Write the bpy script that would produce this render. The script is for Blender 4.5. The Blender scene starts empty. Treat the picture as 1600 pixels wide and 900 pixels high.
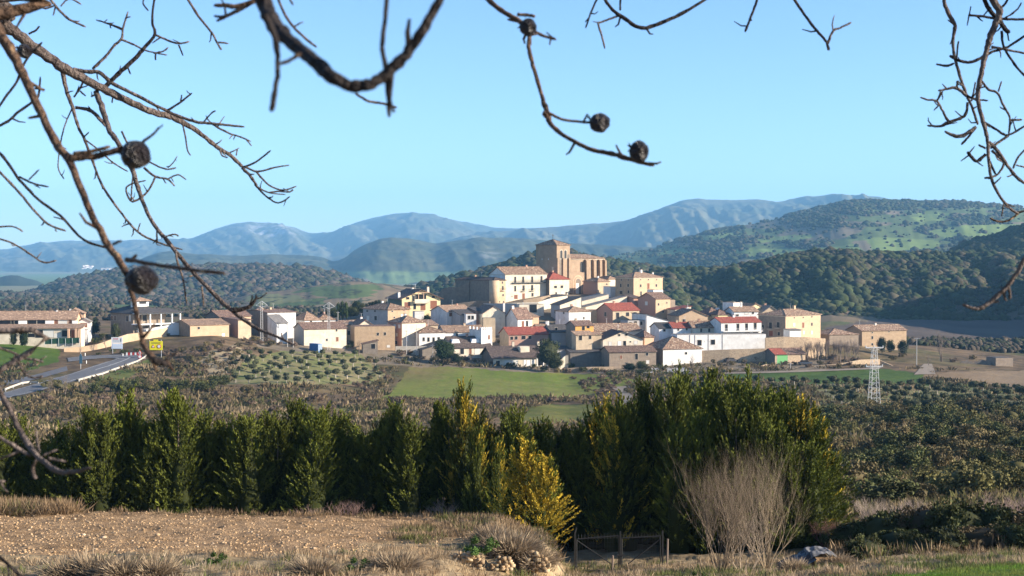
import bpy, bmesh, math, random
import numpy as np
from mathutils import Vector, Matrix
PI = math.pi
R = math.radians
scene = bpy.context.scene
COL = scene.collection
rng = np.random.default_rng(7)
random.seed(7)

# ------------------------------------------------------------------ camera, sky, sun, exposure
F = 2200.0
PITCH = math.atan(50.0 / F)
cam_d = bpy.data.cameras.new('camera')
cam_d.sensor_width = 36.0
cam_d.lens = F * 36.0 / 1600.0
cam_d.clip_start = 0.05
cam_d.clip_end = 60000
cam_d.dof.use_dof = True
cam_d.dof.focus_distance = 150.0
cam_d.dof.aperture_fstop = 13.0
cam = bpy.data.objects.new('camera', cam_d)
COL.objects.link(cam)
cam.location = (0, 0, 0)
cam.rotation_euler = (PI / 2 - PITCH, 0, 0)
scene.camera = cam

SUN_EL = R(20.0)
SUN_AZ = R(101.0)          # clockwise from +Y (north): slightly behind the camera, from the right
sund = Vector((math.sin(SUN_AZ) * math.cos(SUN_EL), math.cos(SUN_AZ) * math.cos(SUN_EL), math.sin(SUN_EL)))
sl = bpy.data.lights.new('sun', 'SUN')
sl.energy = 5.0
sl.angle = R(0.5)
sl.color = (1.0, 0.88, 0.73)
so = bpy.data.objects.new('sun', sl)
COL.objects.link(so)
so.rotation_euler = sund.to_track_quat('Z', 'Y').to_euler()

w = bpy.data.worlds.new('World')
scene.world = w
w.use_nodes = True
nt = w.node_tree
nt.nodes.clear()
sky = nt.nodes.new('ShaderNodeTexSky')
sky.sky_type = 'NISHITA'
sky.sun_disc = False
sky.sun_elevation = SUN_EL
sky.sun_rotation = SUN_AZ
sky.altitude = 500
sky.air_density = 0.8
sky.dust_density = 0.35
sky.ozone_density = 4.0
bg = nt.nodes.new('ShaderNodeBackground')
bg.inputs['Strength'].default_value = 0.094
out = nt.nodes.new('ShaderNodeOutputWorld')
nt.links.new(sky.outputs[0], bg.inputs['Color'])
nt.links.new(bg.outputs[0], out.inputs['Surface'])
vs = scene.view_settings
vs.view_transform = 'Standard'
vs.look = 'None'
vs.gamma = 1.0
vs.exposure = 1.45
vs.use_curve_mapping = False
scene.cycles.volume_step_rate = 10
scene.cycles.volume_bounces = 0
scene.cycles.transparent_max_bounces = 8

# ------------------------------------------------------------------ projection helpers (pixel of the 1600 px photo + distance -> point)
cP, sP = math.cos(PITCH), math.sin(PITCH)
def P(px, py, Y):
    a = (px - 800) / F; b = -(py - 450) / F
    k = Y / (cP + b * sP)
    return Vector((a * k, Y, (-sP + b * cP) * k))
def slope_of(py):                      # z / Y of a picture row
    b = -(np.asarray(py, float) - 450) / F
    return (-sP + b * cP) / (cP + b * sP)
def proj(x, y, z):                     # world -> photo pixel (numpy)
    d = y * cP - z * sP
    v = y * sP + z * cP
    return 800 + F * x / d, 450 - F * v / d
def U(px):                             # X / Y of a picture column (near the horizon)
    return (px - 800) / F

# ------------------------------------------------------------------ numpy noise
def _h(xi, yi, s):
    n = (xi.astype(np.int64) * 374761393 + yi.astype(np.int64) * 668265263 + s * 974634777) & 0xffffffff
    n = ((n ^ (n >> 13)) * 1274126177) & 0xffffffff
    n = (n ^ (n >> 16)) & 0xffff
    return n / 65535.0
def vnoise(x, y, s=0):
    x = np.asarray(x, float); y = np.asarray(y, float)
    xi = np.floor(x); yi = np.floor(y)
    fx = x - xi; fy = y - yi
    fx = fx * fx * (3 - 2 * fx); fy = fy * fy * (3 - 2 * fy)
    a = _h(xi, yi, s); b = _h(xi + 1, yi, s); c = _h(xi, yi + 1, s); d = _h(xi + 1, yi + 1, s)
    return (a * (1 - fx) + b * fx) * (1 - fy) + (c * (1 - fx) + d * fx) * fy
def fbm(x, y, o=4, s=0):
    t = 0; a = 0.5; n = 0
    for k in range(o):
        t = t + a * vnoise(np.asarray(x) * 2 ** k, np.asarray(y) * 2 ** k, s + k * 17); n += a; a *= 0.5
    return t / n
def ridged(x, y, o=4, s=0):
    t = 0; a = 0.5; n = 0
    for k in range(o):
        v = 1 - abs(2 * vnoise(np.asarray(x) * 2 ** k, np.asarray(y) * 2 ** k, s + k * 31) - 1)
        t = t + a * v; n += a; a *= 0.5
    return t / n

# ------------------------------------------------------------------ object helpers
def tag(o, label=None, cat=None, group=None, kind=None):
    if label: o['label'] = label
    if cat: o['category'] = cat
    if group: o['group'] = group
    if kind: o['kind'] = kind
    return o
def empty(name, loc, rz=0, label=None, cat=None, group=None):
    o = bpy.data.objects.new(name, None)
    o.empty_display_size = 0.5
    COL.objects.link(o)
    o.location = loc; o.rotation_euler = (0, 0, rz)
    return tag(o, label, cat, group)
def link(name, me, mat=None, parent=None):
    o = bpy.data.objects.new(name, me)
    COL.objects.link(o)
    if mat is not None:
        me.materials.clear()
        for m in (mat if isinstance(mat, (list, tuple)) else [mat]): me.materials.append(m)
    if parent is not None: o.parent = parent
    return o
def np_mesh(name, V, faces, smooth=False, color=None, midx=None):
    """faces: list of int arrays (n,3) or (n,4)"""
    me = bpy.data.meshes.new(name)
    V = np.ascontiguousarray(V, dtype=np.float32)
    if not isinstance(faces, (list, tuple)): faces = [faces]
    faces = [np.asarray(f, dtype=np.int32) for f in faces if len(f)]
    loops = np.concatenate([f.ravel() for f in faces])
    tot = np.concatenate([np.full(len(f), f.shape[1], np.int32) for f in faces])
    st = np.concatenate([[0], np.cumsum(tot)[:-1]]).astype(np.int32)
    me.vertices.add(len(V)); me.vertices.foreach_set('co', V.ravel())
    me.loops.add(len(loops)); me.loops.foreach_set('vertex_index', loops)
    me.polygons.add(len(tot)); me.polygons.foreach_set('loop_start', st); me.polygons.foreach_set('loop_total', tot)
    if smooth: me.polygons.foreach_set('use_smooth', np.ones(len(tot), bool))
    if midx is not None: me.polygons.foreach_set('material_index', np.asarray(midx, np.int32))
    if color is not None:
        c = me.color_attributes.new('tint', 'FLOAT_COLOR', 'POINT')
        rgba = np.ones((len(V), 4), np.float32); rgba[:, :3] = color
        c.data.foreach_set('color', rgba.ravel())
    me.update(calc_edges=True)
    return me
class MB:
    """collects boxes, bars, tubes and polygons into one mesh"""
    def __init__(s): s.v = []; s.f = []
    def poly(s, pts):
        n = len(s.v); s.v += [tuple(p) for p in pts]; s.f.append(tuple(range(n, n + len(pts))))
    def hexa(s, b, t):
        n = len(s.v); s.v += [tuple(p) for p in b] + [tuple(p) for p in t]
        k = len(b)
        s.f.append(tuple(n + i for i in reversed(range(k)))); s.f.append(tuple(n + k + i for i in range(k)))
        for i in range(k):
            j = (i + 1) % k
            s.f.append((n + i, n + j, n + k + j, n + k + i))
    def box(s, x0, x1, y0, y1, z0, z1):
        s.hexa([(x0, y0, z0), (x1, y0, z0), (x1, y1, z0), (x0, y1, z0)], [(x0, y0, z1), (x1, y0, z1), (x1, y1, z1), (x0, y1, z1)])
    def tube(s, pts, rad, n=6, cap=True):
        pts = [Vector(p) for p in pts]
        if not isinstance(rad, (list, tuple)): rad = [rad] * len(pts)
        base = len(s.v)
        up = Vector((0.13, 0.31, 0.94))
        for i, p in enumerate(pts):
            d = (pts[min(i + 1, len(pts) - 1)] - pts[max(i - 1, 0)])
            if d.length < 1e-9: d = Vector((0, 0, 1))
            d.normalize()
            a = d.cross(up)
            if a.length < 1e-3: a = d.cross(Vector((1, 0, 0)))
            a.normalize(); b = d.cross(a)
            for k in range(n):
                t = 2 * PI * k / n
                s.v.append(tuple(p + (a * math.cos(t) + b * math.sin(t)) * rad[i]))
        for i in range(len(pts) - 1):
            for k in range(n):
                k2 = (k + 1) % n
                s.f.append((base + i * n + k, base + i * n + k2, base + (i + 1) * n + k2, base + (i + 1) * n + k))
        if cap:
            s.f.append(tuple(base + k for k in reversed(range(n))))
            e = base + (len(pts) - 1) * n
            s.f.append(tuple(e + k for k in range(n)))
    def bar(s, a, b, w):
        s.tube([a, b], w * 0.7071, 4)
    def build(s, name, mat, parent=None, smooth=False):
        me = bpy.data.meshes.new(name)
        me.from_pydata(s.v, [], s.f)
        if smooth:
            me.polygons.foreach_set('use_smooth', [True] * len(me.polygons))
        me.update()
        return link(name, me, mat, parent)

# ------------------------------------------------------------------ materials
MATS = {}
def mat(name, col, col2=None, scale=3.0, rough=0.85, bump=0.0, bscale=None, metallic=0.0, spots=None, detail=6, tint=False, stretch=None, backlit=0.0, rnd=0.0, spec=0.3):
    if name in MATS: return MATS[name]
    m = bpy.data.materials.new(name); m.use_nodes = True
    t = m.node_tree; N = t.nodes; L = t.links
    b = N['Principled BSDF']
    b.inputs['Roughness'].default_value = rough
    b.inputs['Metallic'].default_value = metallic
    b.inputs['Specular IOR Level'].default_value = spec
    tc = N.new('ShaderNodeTexCoord')
    mp = N.new('ShaderNodeMapping'); L.new(tc.outputs['Object'], mp.inputs[0])
    if stretch: mp.inputs['Scale'].default_value = stretch
    src = None
    if col2 is None: col2 = tuple(c * 0.8 for c in col)
    nz = N.new('ShaderNodeTexNoise'); nz.inputs['Scale'].default_value = scale; nz.inputs['Detail'].default_value = detail
    nz.inputs['Roughness'].default_value = 0.65
    L.new(mp.outputs[0], nz.inputs['Vector'])
    cr = N.new('ShaderNodeValToRGB')
    cr.color_ramp.elements[0].position = 0.34; cr.color_ramp.elements[0].color = (*col2, 1)
    cr.color_ramp.elements[1].position = 0.66; cr.color_ramp.elements[1].color = (*col, 1)
    L.new(nz.outputs['Fac'], cr.inputs[0])
    src = cr.outputs[0]
    if spots:
        sc, c3, thr = spots
        n2 = N.new('ShaderNodeTexNoise'); n2.inputs['Scale'].default_value = sc; n2.inputs['Detail'].default_value = 3
        L.new(mp.outputs[0], n2.inputs['Vector'])
        mr = N.new('ShaderNodeMapRange'); mr.inputs['From Min'].default_value = thr; mr.inputs['From Max'].default_value = thr + 0.08
        L.new(n2.outputs['Fac'], mr.inputs['Value'])
        mx = N.new('ShaderNodeMix'); mx.data_type = 'RGBA'
        L.new(mr.outputs[0], mx.inputs['Factor']); L.new(src, mx.inputs['A']); mx.inputs['B'].default_value = (*c3, 1)
        src = mx.outputs['Result']
    if tint:
        at = N.new('ShaderNodeAttribute'); at.attribute_name = 'tint'
        mx = N.new('ShaderNodeMix'); mx.data_type = 'RGBA'; mx.blend_type = 'MULTIPLY'; mx.inputs['Factor'].default_value = 1
        L.new(src, mx.inputs['A']); L.new(at.outputs['Color'], mx.inputs['B']); src = mx.outputs['Result']
    if rnd:
        oi = N.new('ShaderNodeObjectInfo')
        mr = N.new('ShaderNodeMapRange'); mr.inputs['To Min'].default_value = 1 - rnd; mr.inputs['To Max'].default_value = 1 + rnd
        L.new(oi.outputs['Random'], mr.inputs['Value'])
        mx = N.new('ShaderNodeVectorMath'); mx.operation = 'SCALE'
        L.new(src, mx.inputs[0]); L.new(mr.outputs[0], mx.inputs['Scale']); src = mx.outputs[0]
    L.new(src, b.inputs['Base Color'])
    if bump:
        nb = N.new('ShaderNodeTexNoise'); nb.inputs['Scale'].default_value = bscale or scale * 4; nb.inputs['Detail'].default_value = 8
        L.new(mp.outputs[0], nb.inputs['Vector'])
        bp = N.new('ShaderNodeBump'); bp.inputs['Strength'].default_value = min(1, bump); bp.inputs['Distance'].default_value = 0.1
        L.new(nb.outputs['Fac'], bp.inputs['Height']); L.new(bp.outputs[0], b.inputs['Normal'])
    if backlit:
        tr = N.new('ShaderNodeBsdfTranslucent'); L.new(src, tr.inputs['Color'])
        ms = N.new('ShaderNodeMixShader'); ms.inputs[0].default_value = backlit
        L.new(b.outputs[0], ms.inputs[1]); L.new(tr.outputs[0], ms.inputs[2])
        L.new(ms.outputs[0], N['Material Output'].inputs['Surface'])
    MATS[name] = m
    return m
# ------------------------------------------------------------------ the ground as one height function
# for picture columns: (distance, picture row) pairs of the ground
GC = {
 -700: [(3, 1650), (20, 1010), (30, 925), (34, 890), (37, 868), (54, 798), (57, 838), (64, 835), (80, 812), (100, 785), (160, 715), (230, 665), (300, 622), (340, 600), (370, 580), (400, 545), (420, 532), (450, 520), (520, 505), (700, 492), (1500, 450), (2500, 432), (14000, 408)],
 0: [(3, 1650), (20, 1010), (30, 925), (34, 890), (37, 868), (54, 798), (57, 838), (64, 835), (80, 812), (100, 785), (160, 715), (230, 665), (300, 621), (340, 600), (365, 588), (400, 555), (415, 532), (450, 520), (520, 508), (700, 497), (1500, 470), (2500, 452), (14000, 410)],
 120: [(3, 1650), (20, 1010), (30, 925), (34, 890), (37, 868), (54, 798), (57, 838), (64, 835), (80, 812), (100, 785), (160, 715), (230, 665), (300, 622), (340, 598), (370, 576), (405, 553), (420, 545), (428, 531), (450, 522), (520, 508), (700, 495), (1500, 470), (2500, 452), (14000, 410)],
 230: [(3, 1650), (20, 1010), (30, 925), (34, 890), (37, 866), (54, 800), (57, 838), (64, 835), (80, 812), (100, 785), (160, 715), (230, 665), (300, 625), (340, 598), (370, 578), (400, 556), (412, 540), (425, 528), (440, 521), (520, 510), (700, 495), (1500, 470), (2500, 452), (14000, 410)],
 330: [(3, 1650), (20, 1010), (30, 925), (34, 890), (37, 866), (54, 802), (57, 840), (64, 836), (80, 812), (100, 785), (160, 715), (230, 672), (300, 632), (340, 606), (365, 588), (395, 548), (420, 529), (440, 520), (520, 508), (700, 495), (1500, 472), (2500, 455), (14000, 410)],
 450: [(3, 1650), (20, 1010), (30, 925), (34, 892), (37, 868), (54, 805), (57, 842), (64, 838), (80, 812), (100, 785), (160, 720), (230, 678), (300, 640), (330, 615), (350, 602), (380, 583), (415, 556), (440, 539), (470, 520), (520, 508), (700, 497), (1500, 472), (2500, 455), (14000, 410)],
 600: [(3, 1650), (20, 1010), (30, 925), (34, 895), (37, 872), (54, 807), (57, 842), (64, 838), (80, 812), (100, 785), (160, 720), (230, 680), (300, 642), (330, 627), (350, 620), (380, 604), (415, 578), (435, 560), (452, 545), (480, 518), (510, 494), (540, 487), (600, 483), (700, 492), (1500, 475), (2500, 455), (14000, 410)],
 680: [(3, 1650), (20, 1010), (30, 935), (34, 905), (38, 868), (54, 806), (57, 842), (64, 838), (80, 812), (100, 785), (160, 720), (230, 680), (300, 640), (342, 626), (350, 622), (400, 590), (432, 572), (452, 555), (480, 522), (510, 495), (540, 478), (600, 480), (700, 500), (1500, 475), (2500, 455), (14000, 410)],
 770: [(3, 1650), (20, 1010), (30, 940), (36, 915), (38.6, 900), (39.4, 860), (50, 812), (54, 810), (57, 845), (64, 840), (80, 812), (100, 785), (160, 720), (230, 680), (300, 636), (342, 626), (350, 622), (400, 592), (436, 574), (455, 558), (480, 524), (510, 490), (535, 474), (560, 466), (620, 480), (800, 520), (1500, 478), (2500, 455), (14000, 410)],
 845: [(3, 1650), (20, 1010), (30, 940), (37, 918), (39.2, 905), (39.8, 872), (46, 838), (50, 835), (54, 868), (58, 862), (64, 845), (80, 812), (100, 785), (160, 720), (230, 680), (300, 636), (342, 626), (350, 621), (400, 596), (438, 578), (458, 560), (485, 523), (515, 482), (540, 464), (565, 458), (620, 475), (800, 520), (1500, 478), (2500, 455), (14000, 410)],
 890: [(3, 1650), (20, 1010), (30, 940), (40, 915), (46, 905), (52, 895), (58, 868), (64, 848), (80, 812), (100, 785), (160, 720), (230, 684), (300, 640), (342, 626), (350, 621), (400, 600), (440, 582), (460, 562), (485, 525), (515, 482), (540, 462), (565, 457), (620, 475), (800, 520), (1500, 478), (2500, 455), (14000, 410)],
 1000: [(3, 1650), (20, 1010), (30, 940), (38, 915), (44, 900), (50, 888), (58, 862), (64, 846), (80, 812), (100, 785), (160, 720), (230, 680), (300, 636), (350, 614), (400, 595), (440, 577), (462, 555), (490, 515), (520, 478), (545, 462), (570, 460), (620, 485), (800, 520), (1500, 480), (2500, 455), (14000, 410)],
 1100: [(3, 1650), (20, 1010), (30, 940), (38, 915), (43, 900), (50, 882), (58, 860), (64, 844), (80, 812), (100, 785), (160, 720), (230, 680), (300, 640), (350, 615), (400, 595), (438, 576), (455, 560), (480, 528), (505, 500), (535, 485), (600, 500), (800, 520), (1500, 482), (2500, 455), (14000, 410)],
 1200: [(3, 1650), (20, 1010), (30, 940), (38, 915), (42, 902), (50, 880), (58, 855), (64, 840), (80, 810), (100, 782), (160, 715), (230, 668), (300, 630), (350, 608), (400, 592), (440, 572), (455, 562), (475, 532), (505, 510), (600, 512), (800, 515), (1500, 482), (2500, 455), (14000, 410)],
 1300: [(3, 1650), (20, 1010), (30, 940), (38, 905), (42, 893), (50, 872), (58, 850), (64, 835), (80, 805), (100, 778), (160, 702), (210, 668), (260, 645), (330, 612), (400, 590), (430, 580), (445, 568), (475, 545), (505, 530), (600, 526), (750, 505), (1000, 480), (1500, 482), (2500, 455), (14000, 410)],
 1400: [(3, 1650), (20, 1010), (30, 935), (37, 898), (42, 884), (50, 862), (58, 844), (64, 830), (80, 802), (100, 775), (160, 700), (210, 665), (260, 647), (330, 618), (400, 592), (430, 580), (480, 556), (520, 542), (600, 532), (800, 505), (1000, 488), (1200, 480), (2500, 455), (14000, 410)],
 1600: [(3, 1650), (20, 1010), (30, 930), (36, 896), (42, 874), (50, 858), (58, 842), (64, 828), (80, 800), (100, 772), (160, 698), (210, 668), (260, 650), (350, 613), (400, 598), (440, 580), (500, 568), (560, 553), (640, 540), (800, 515), (1000, 480), (1200, 450), (2500, 440), (14000, 410)],
 2300: [(3, 1650), (20, 1010), (30, 930), (36, 896), (42, 874), (50, 858), (58, 842), (64, 828), (80, 800), (100, 770), (160, 690), (210, 660), (260, 640), (350, 600), (400, 580), (440, 560), (500, 535), (560, 515), (640, 500), (800, 470), (1000, 440), (1200, 400), (2500, 430), (14000, 410)],
}
_cp = sorted(GC)
_ly = np.linspace(math.log(3), math.log(14000), 2400)
_tab = []
for c in _cp:
    q = GC[c]
    row = np.interp(_ly, [math.log(a) for a, b in q], [b for a, b in q])
    z = slope_of(row) * np.exp(_ly)
    zs = np.convolve(np.pad(z, 8, 'edge'), np.ones(17) / 17, 'valid')
    k = np.clip((np.exp(_ly) - 62) / 12, 0, 1)
    z2 = np.convolve(np.pad(z, 2, 'edge'), np.ones(5) / 5, 'valid')
    _tab.append(z2 * (1 - k) + zs * k)
_tab = np.array(_tab)
_cu = np.array([U(c) for c in _cp])
def T(X, Y, noise=True):
    X = np.asarray(X, float); Y = np.asarray(Y, float)
    Yc = np.maximum(Y, 3.0)
    u = np.clip(X / np.maximum(Y, 30.0), _cu[0], _cu[-1] - 1e-6)
    i = np.clip(np.searchsorted(_cu, u, 'right') - 1, 0, len(_cu) - 2)
    t = (u - _cu[i]) / (_cu[i + 1] - _cu[i])
    t = t * 0.4 + 0.6 * t * t * (3 - 2 * t)
    k = (np.log(Yc) - _ly[0]) / (_ly[1] - _ly[0])
    k = np.clip(k, 0, len(_ly) - 1.001); ki = k.astype(int); kf = k - ki
    z0 = _tab[i, ki] * (1 - kf) + _tab[i, ki + 1] * kf
    z1 = _tab[i + 1, ki] * (1 - kf) + _tab[i + 1, ki + 1] * kf
    z = z0 * (1 - t) + z1 * t
    if noise:
        a = np.clip((Y - 62) / 40, 0, 1)
        z = z + a * (fbm(X / 16, Y / 16, 4, 3) - 0.5) * 1.5 * np.clip(Y / 300, 0.6, 1.2) * (1 - 0.6 * np.clip((Y - 330) / 60, 0, 1) * np.clip((700 - Y) / 50, 0, 1))
        z = z + (fbm(X / 2.5, Y / 2.5, 4, 9) - 0.5) * 0.18
    return z
def T1(x, y): return float(T(np.array([x]), np.array([y]))[0])
def ground(px, py, y0=30, y1=3000):
    """where the sight line of a photo pixel meets the ground"""
    ys = np.exp(np.linspace(math.log(y0), math.log(y1), 3000))
    a = (px - 800) / F; b = -(py - 450) / F
    k = ys / (cP + b * sP)
    xs = a * k; zs = (-sP + b * cP) * k
    tz = T(xs, ys)
    hit = np.nonzero(zs < tz)[0]
    j = hit[0] if len(hit) else len(ys) - 1
    return Vector((float(xs[j]), float(ys[j]), float(tz[j])))

# ------------------------------------------------------------------ ground cover, by where it lies
def inpoly(px, py, poly):
    r = np.zeros(px.shape, bool)
    n = len(poly)
    for i in range(n):
        x1, y1 = poly[i]; x2, y2 = poly[(i + 1) % n]
        c = ((y1 > py) != (y2 > py)) & (px < (x2 - x1) * (py - y1) / (y2 - y1 + 1e-12) + x1)
        r ^= c
    return r
wv = np.concatenate([np.linspace(-0.95, -0.40, 90, endpoint=False), np.linspace(-0.40, 0.40, 900, endpoint=False), np.linspace(0.40, 0.95, 90)])
yv = np.concatenate([np.linspace(-40, 28, 30, endpoint=False), np.linspace(28, 66, 230, endpoint=False),
                     np.exp(np.linspace(math.log(66), math.log(700), 620, endpoint=False)), np.exp(np.linspace(math.log(700), math.log(14500), 160))])
GX = wv[None, :] * (yv[:, None] + 30); GY = np.repeat(yv[:, None], len(wv), 1)
GZ = T(GX, GY)
gpx, gpy = proj(GX, np.maximum(GY, 5), GZ)
wx = gpx + (fbm(GX / 3, GY / 3, 3, 5) - 0.5) * 9; wy = gpy + (fbm(GX / 3, GY / 3, 3, 6) - 0.5) * 3.5
n1 = fbm(GX / 30, GY / 30, 4, 1); n2 = fbm(GX / 4, GY / 4, 4, 2); n3 = fbm(GX / 0.8, GY / 0.8, 4, 4)
def c3(*c): return np.array(c)
def mixc(a, b, t): return a[None, None] * (1 - t[..., None]) + b[None, None] * t[..., None]
# default: dry winter scrub ground
C = mixc(c3(.10, .07, .042), c3(.25, .17, .095), np.clip((n2 - .3) * 2.2, 0, 1))
g_ = np.clip((n1 - .5) * 4, 0, 1) * 0.5
C = C * (1 - g_[..., None]) + c3(.09, .12, .03) * g_[..., None]
far = np.clip((GY - 650) / 200, 0, 1)
patch = np.floor(fbm(GX / 260, GY / 420, 2, 12) * 14) % 5
pal = np.array([[.10, .15, .045], [.20, .15, .10], [.13, .11, .075], [.10, .14, .05], [.24, .18, .11]])
FC = pal[patch.astype(int)]
hb = np.abs(fbm(GX / 90, GY / 160, 3, 15) - .5) < 0.03
FC = np.where(hb[..., None], c3(.045, .055, .03), FC)
vf = np.clip((GY - 1700) / 500, 0, 1)[..., None]
FC = FC * (1 - vf) + vf * np.where((vnoise(GX / 300, GY / 500, 77) > .45)[..., None], c3(.16, .23, .09), c3(.24, .23, .13))
C = C * (1 - far[..., None]) + FC * far[..., None]
def paint(mask, col, col2, n=n2, lo=.3, hi=.7):
    global C
    t = np.clip((n - lo) / (hi - lo), 0, 1)
    cc = mixc(c3(*col), c3(*col2), t)
    C = np.where(mask[..., None], cc, C)
paint(GY < 66, (.20, .15, .085), (.33, .25, .15), n3)
vill = (GY > 425) & (GY < 590) & (wx > 400) & (wx < 1290)
paint(vill, (.20, .16, .11), (.30, .24, .17))
plough = (GY < 55.5) & (GY > 37.2) & (wx < 790 - np.clip((GY - 38) * -6, -60, 60)) & (wx < 760)
m_plough = plough
paint(plough, (.33, .215, .115), (.46, .31, .175), n3)
m_green = inpoly(wx, wy, [(612, 612), (640, 574), (700, 573), (780, 579), (880, 583), (960, 586), (1000, 596), (900, 622), (590, 624)]) & (GY > 300) & (GY < 450)
paint(m_green, (.15, .20, .032), (.22, .23, .055), n1 * .6 + n2 * .4, .38, .62)
tan_ = inpoly(wx, wy, [(628, 600), (640, 570), (720, 572), (715, 600)]) & (GY > 350) & (GY < 450)
tn = np.clip((720 - wx) / 60, 0, 1) * np.clip((602 - wy) / 22, 0, 1) * m_green * np.clip((n1 * .5 + n2 * .5) * 2.2 - .35, 0, 1)
C = C * (1 - tn[..., None]) + c3(.21, .16, .07) * tn[..., None]
rowm = m_green * (np.sin(GX * 2.2 + fbm(GX / 12, GY / 12, 2, 81) * 4) > .55) * .22
C = C * (1 - rowm[..., None]) + c3(.17, .155, .06) * rowm[..., None]
m_g2 = inpoly(wx, wy, [(790, 640), (850, 632), (940, 632), (935, 660), (780, 662)]) & (GY > 180) & (GY < 340)
paint(m_g2, (.115, .135, .03), (.17, .165, .045))
m_g3 = inpoly(wx, wy, [(-300, 510), (10, 527), (60, 532), (95, 548), (88, 566), (40, 580), (-300, 600)]) & (GY > 330) & (GY < 450)
paint(m_g3, (.08, .14, .018), (.115, .17, .03))
m_g4 = inpoly(wx, wy, [(1130, 584), (1380, 576), (1440, 584), (1450, 602), (1330, 604), (1130, 592)]) & (GY > 330)
paint(m_g4, (.05, .10, .018), (.10, .15, .03), n3 * .5 + n2 * .5)
m_brownf = inpoly(wx, wy, [(1440, 586), (1500, 580), (1900, 576), (1900, 618), (1600, 611)]) & (GY > 330) & (GY < 520)
paint(m_brownf, (.26, .18, .105), (.32, .23, .14), n1)
m_strip = inpoly(wx, wy, [(1440, 592), (1600, 611), (1900, 620), (1900, 635), (1600, 622), (1450, 604)]) & (GY > 300) & (GY < 500)
paint(m_strip, (.035, .075, .015), (.06, .10, .02), n2)
m_slope = inpoly(wx, wy, [(1290, 545), (1290, 512), (1420, 492), (1700, 470), (2400, 420), (2400, 560), (1600, 540), (1420, 540)]) & (GY > 520) & (GY < 1250)
paint(m_slope, (.11, .085, .07), (.14, .11, .09), n1)
m_lawn = (GY > 30) & (GY < 43) & (wx > 1340) & (gpy > 905 - (wx - 1330) * 0.115)
paint(m_lawn, (.07, .13, .02), (.13, .18, .035), n3)
m_cut = inpoly(wx, wy, [(330, 548), (370, 538), (385, 556), (370, 580), (330, 590), (300, 600), (300, 575)]) & (GY > 330) & (GY < 430)
paint(m_cut, (.30, .24, .16), (.42, .33, .20), n2)
m_olv = inpoly(wx, wy, [(345, 600), (385, 562), (440, 548), (560, 552), (600, 580), (600, 600)]) & (GY > 330) & (GY < 440)
paint(m_olv, (.30, .25, .13), (.17, .19, .06), n2)
m_olv2 = inpoly(wx, wy, [(1262, 600), (1400, 600), (1640, 612), (1640, 655), (1400, 652), (1290, 648)]) & (GY > 180) & (GY < 420)
paint(m_olv2, (.26, .22, .11), (.15, .17, .05), n2)
m_str = inpoly(wx, wy, [(380, 641), (600, 634), (640, 637), (600, 644), (400, 648)]) & (GY > 180)
paint(m_str, (.13, .15, .04), (.19, .18, .06))
m_bank = inpoly(wx, wy, [(560, 850), (700, 838), (830, 845), (885, 880), (880, 910), (560, 905)]) & (GY < 52)
paint(m_bank, (.34, .24, .13), (.46, .34, .20), n3)
m_verge = inpoly(wx, wy, [(130, 596), (200, 574), (232, 560), (240, 568), (200, 590), (150, 600)]) & (GY > 300) & (GY < 430)
paint(m_verge, (.10, .15, .03), (.16, .17, .05))
C = C * .82
# region split into neighbouring sheets that share their borders
nr, ncl = GX.shape
cls = np.zeros(GX.shape, int)
cls[m_plough] = 1; cls[m_green] = 2; cls[m_g2] = 2; cls[m_g3] = 3; cls[m_brownf] = 4; cls[m_lawn] = 5; cls[m_slope] = 6
if True:   # clods of the ploughed field are real relief
    rowsn = (fbm(GX / 0.35, GY / 0.22, 4, 71) - .5) * 0.16 + (fbm(GX / 1.6, GY / 0.9, 3, 72) - .5) * .16
    GZ = np.where(m_plough, GZ + rowsn, GZ)
    GZ = np.where((GY < 62) & ~m_plough & ~m_lawn, GZ + (fbm(GX / 1.1, GY / 1.1, 4, 73) - .5) * .45, GZ)
VV = np.stack([GX, GY, GZ], -1).reshape(-1, 3)
ids = np.arange(nr * ncl).reshape(nr, ncl)
Q = np.stack([ids[:-1, :-1], ids[:-1, 1:], ids[1:, 1:], ids[1:, :-1]], -1).reshape(-1, 4)
qc = cls[:-1, :-1].reshape(-1)
m_ground = mat('ground_cover', (1, 1, 1), (.72, .72, .72), scale=1.3, tint=True, bump=0.6, bscale=5, rough=0.95, spec=0.1)
m_clods = mat('ploughed_clods', (1.1, 1.1, 1.1), (.55, .52, .5), scale=9, tint=True, bump=1.0, bscale=22, rough=0.95, spots=(30, (.95, .86, .72), .72), spec=0.1)
GN = ['ground', 'ploughed_field', 'grass_field', 'grass_hillside', 'harvested_field', 'lawn', 'fallow_hillside']
for k, nm in enumerate(GN):
    q = Q[qc == k]
    if not len(q): continue
    used, inv = np.unique(q, return_inverse=True)
    me = np_mesh(nm, VV[used], inv.reshape(-1, 4), True, C.reshape(-1, 3)[used])
    o = link(nm, me, m_clods if k == 1 else m_ground)
    tag(o, kind='structure')

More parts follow.
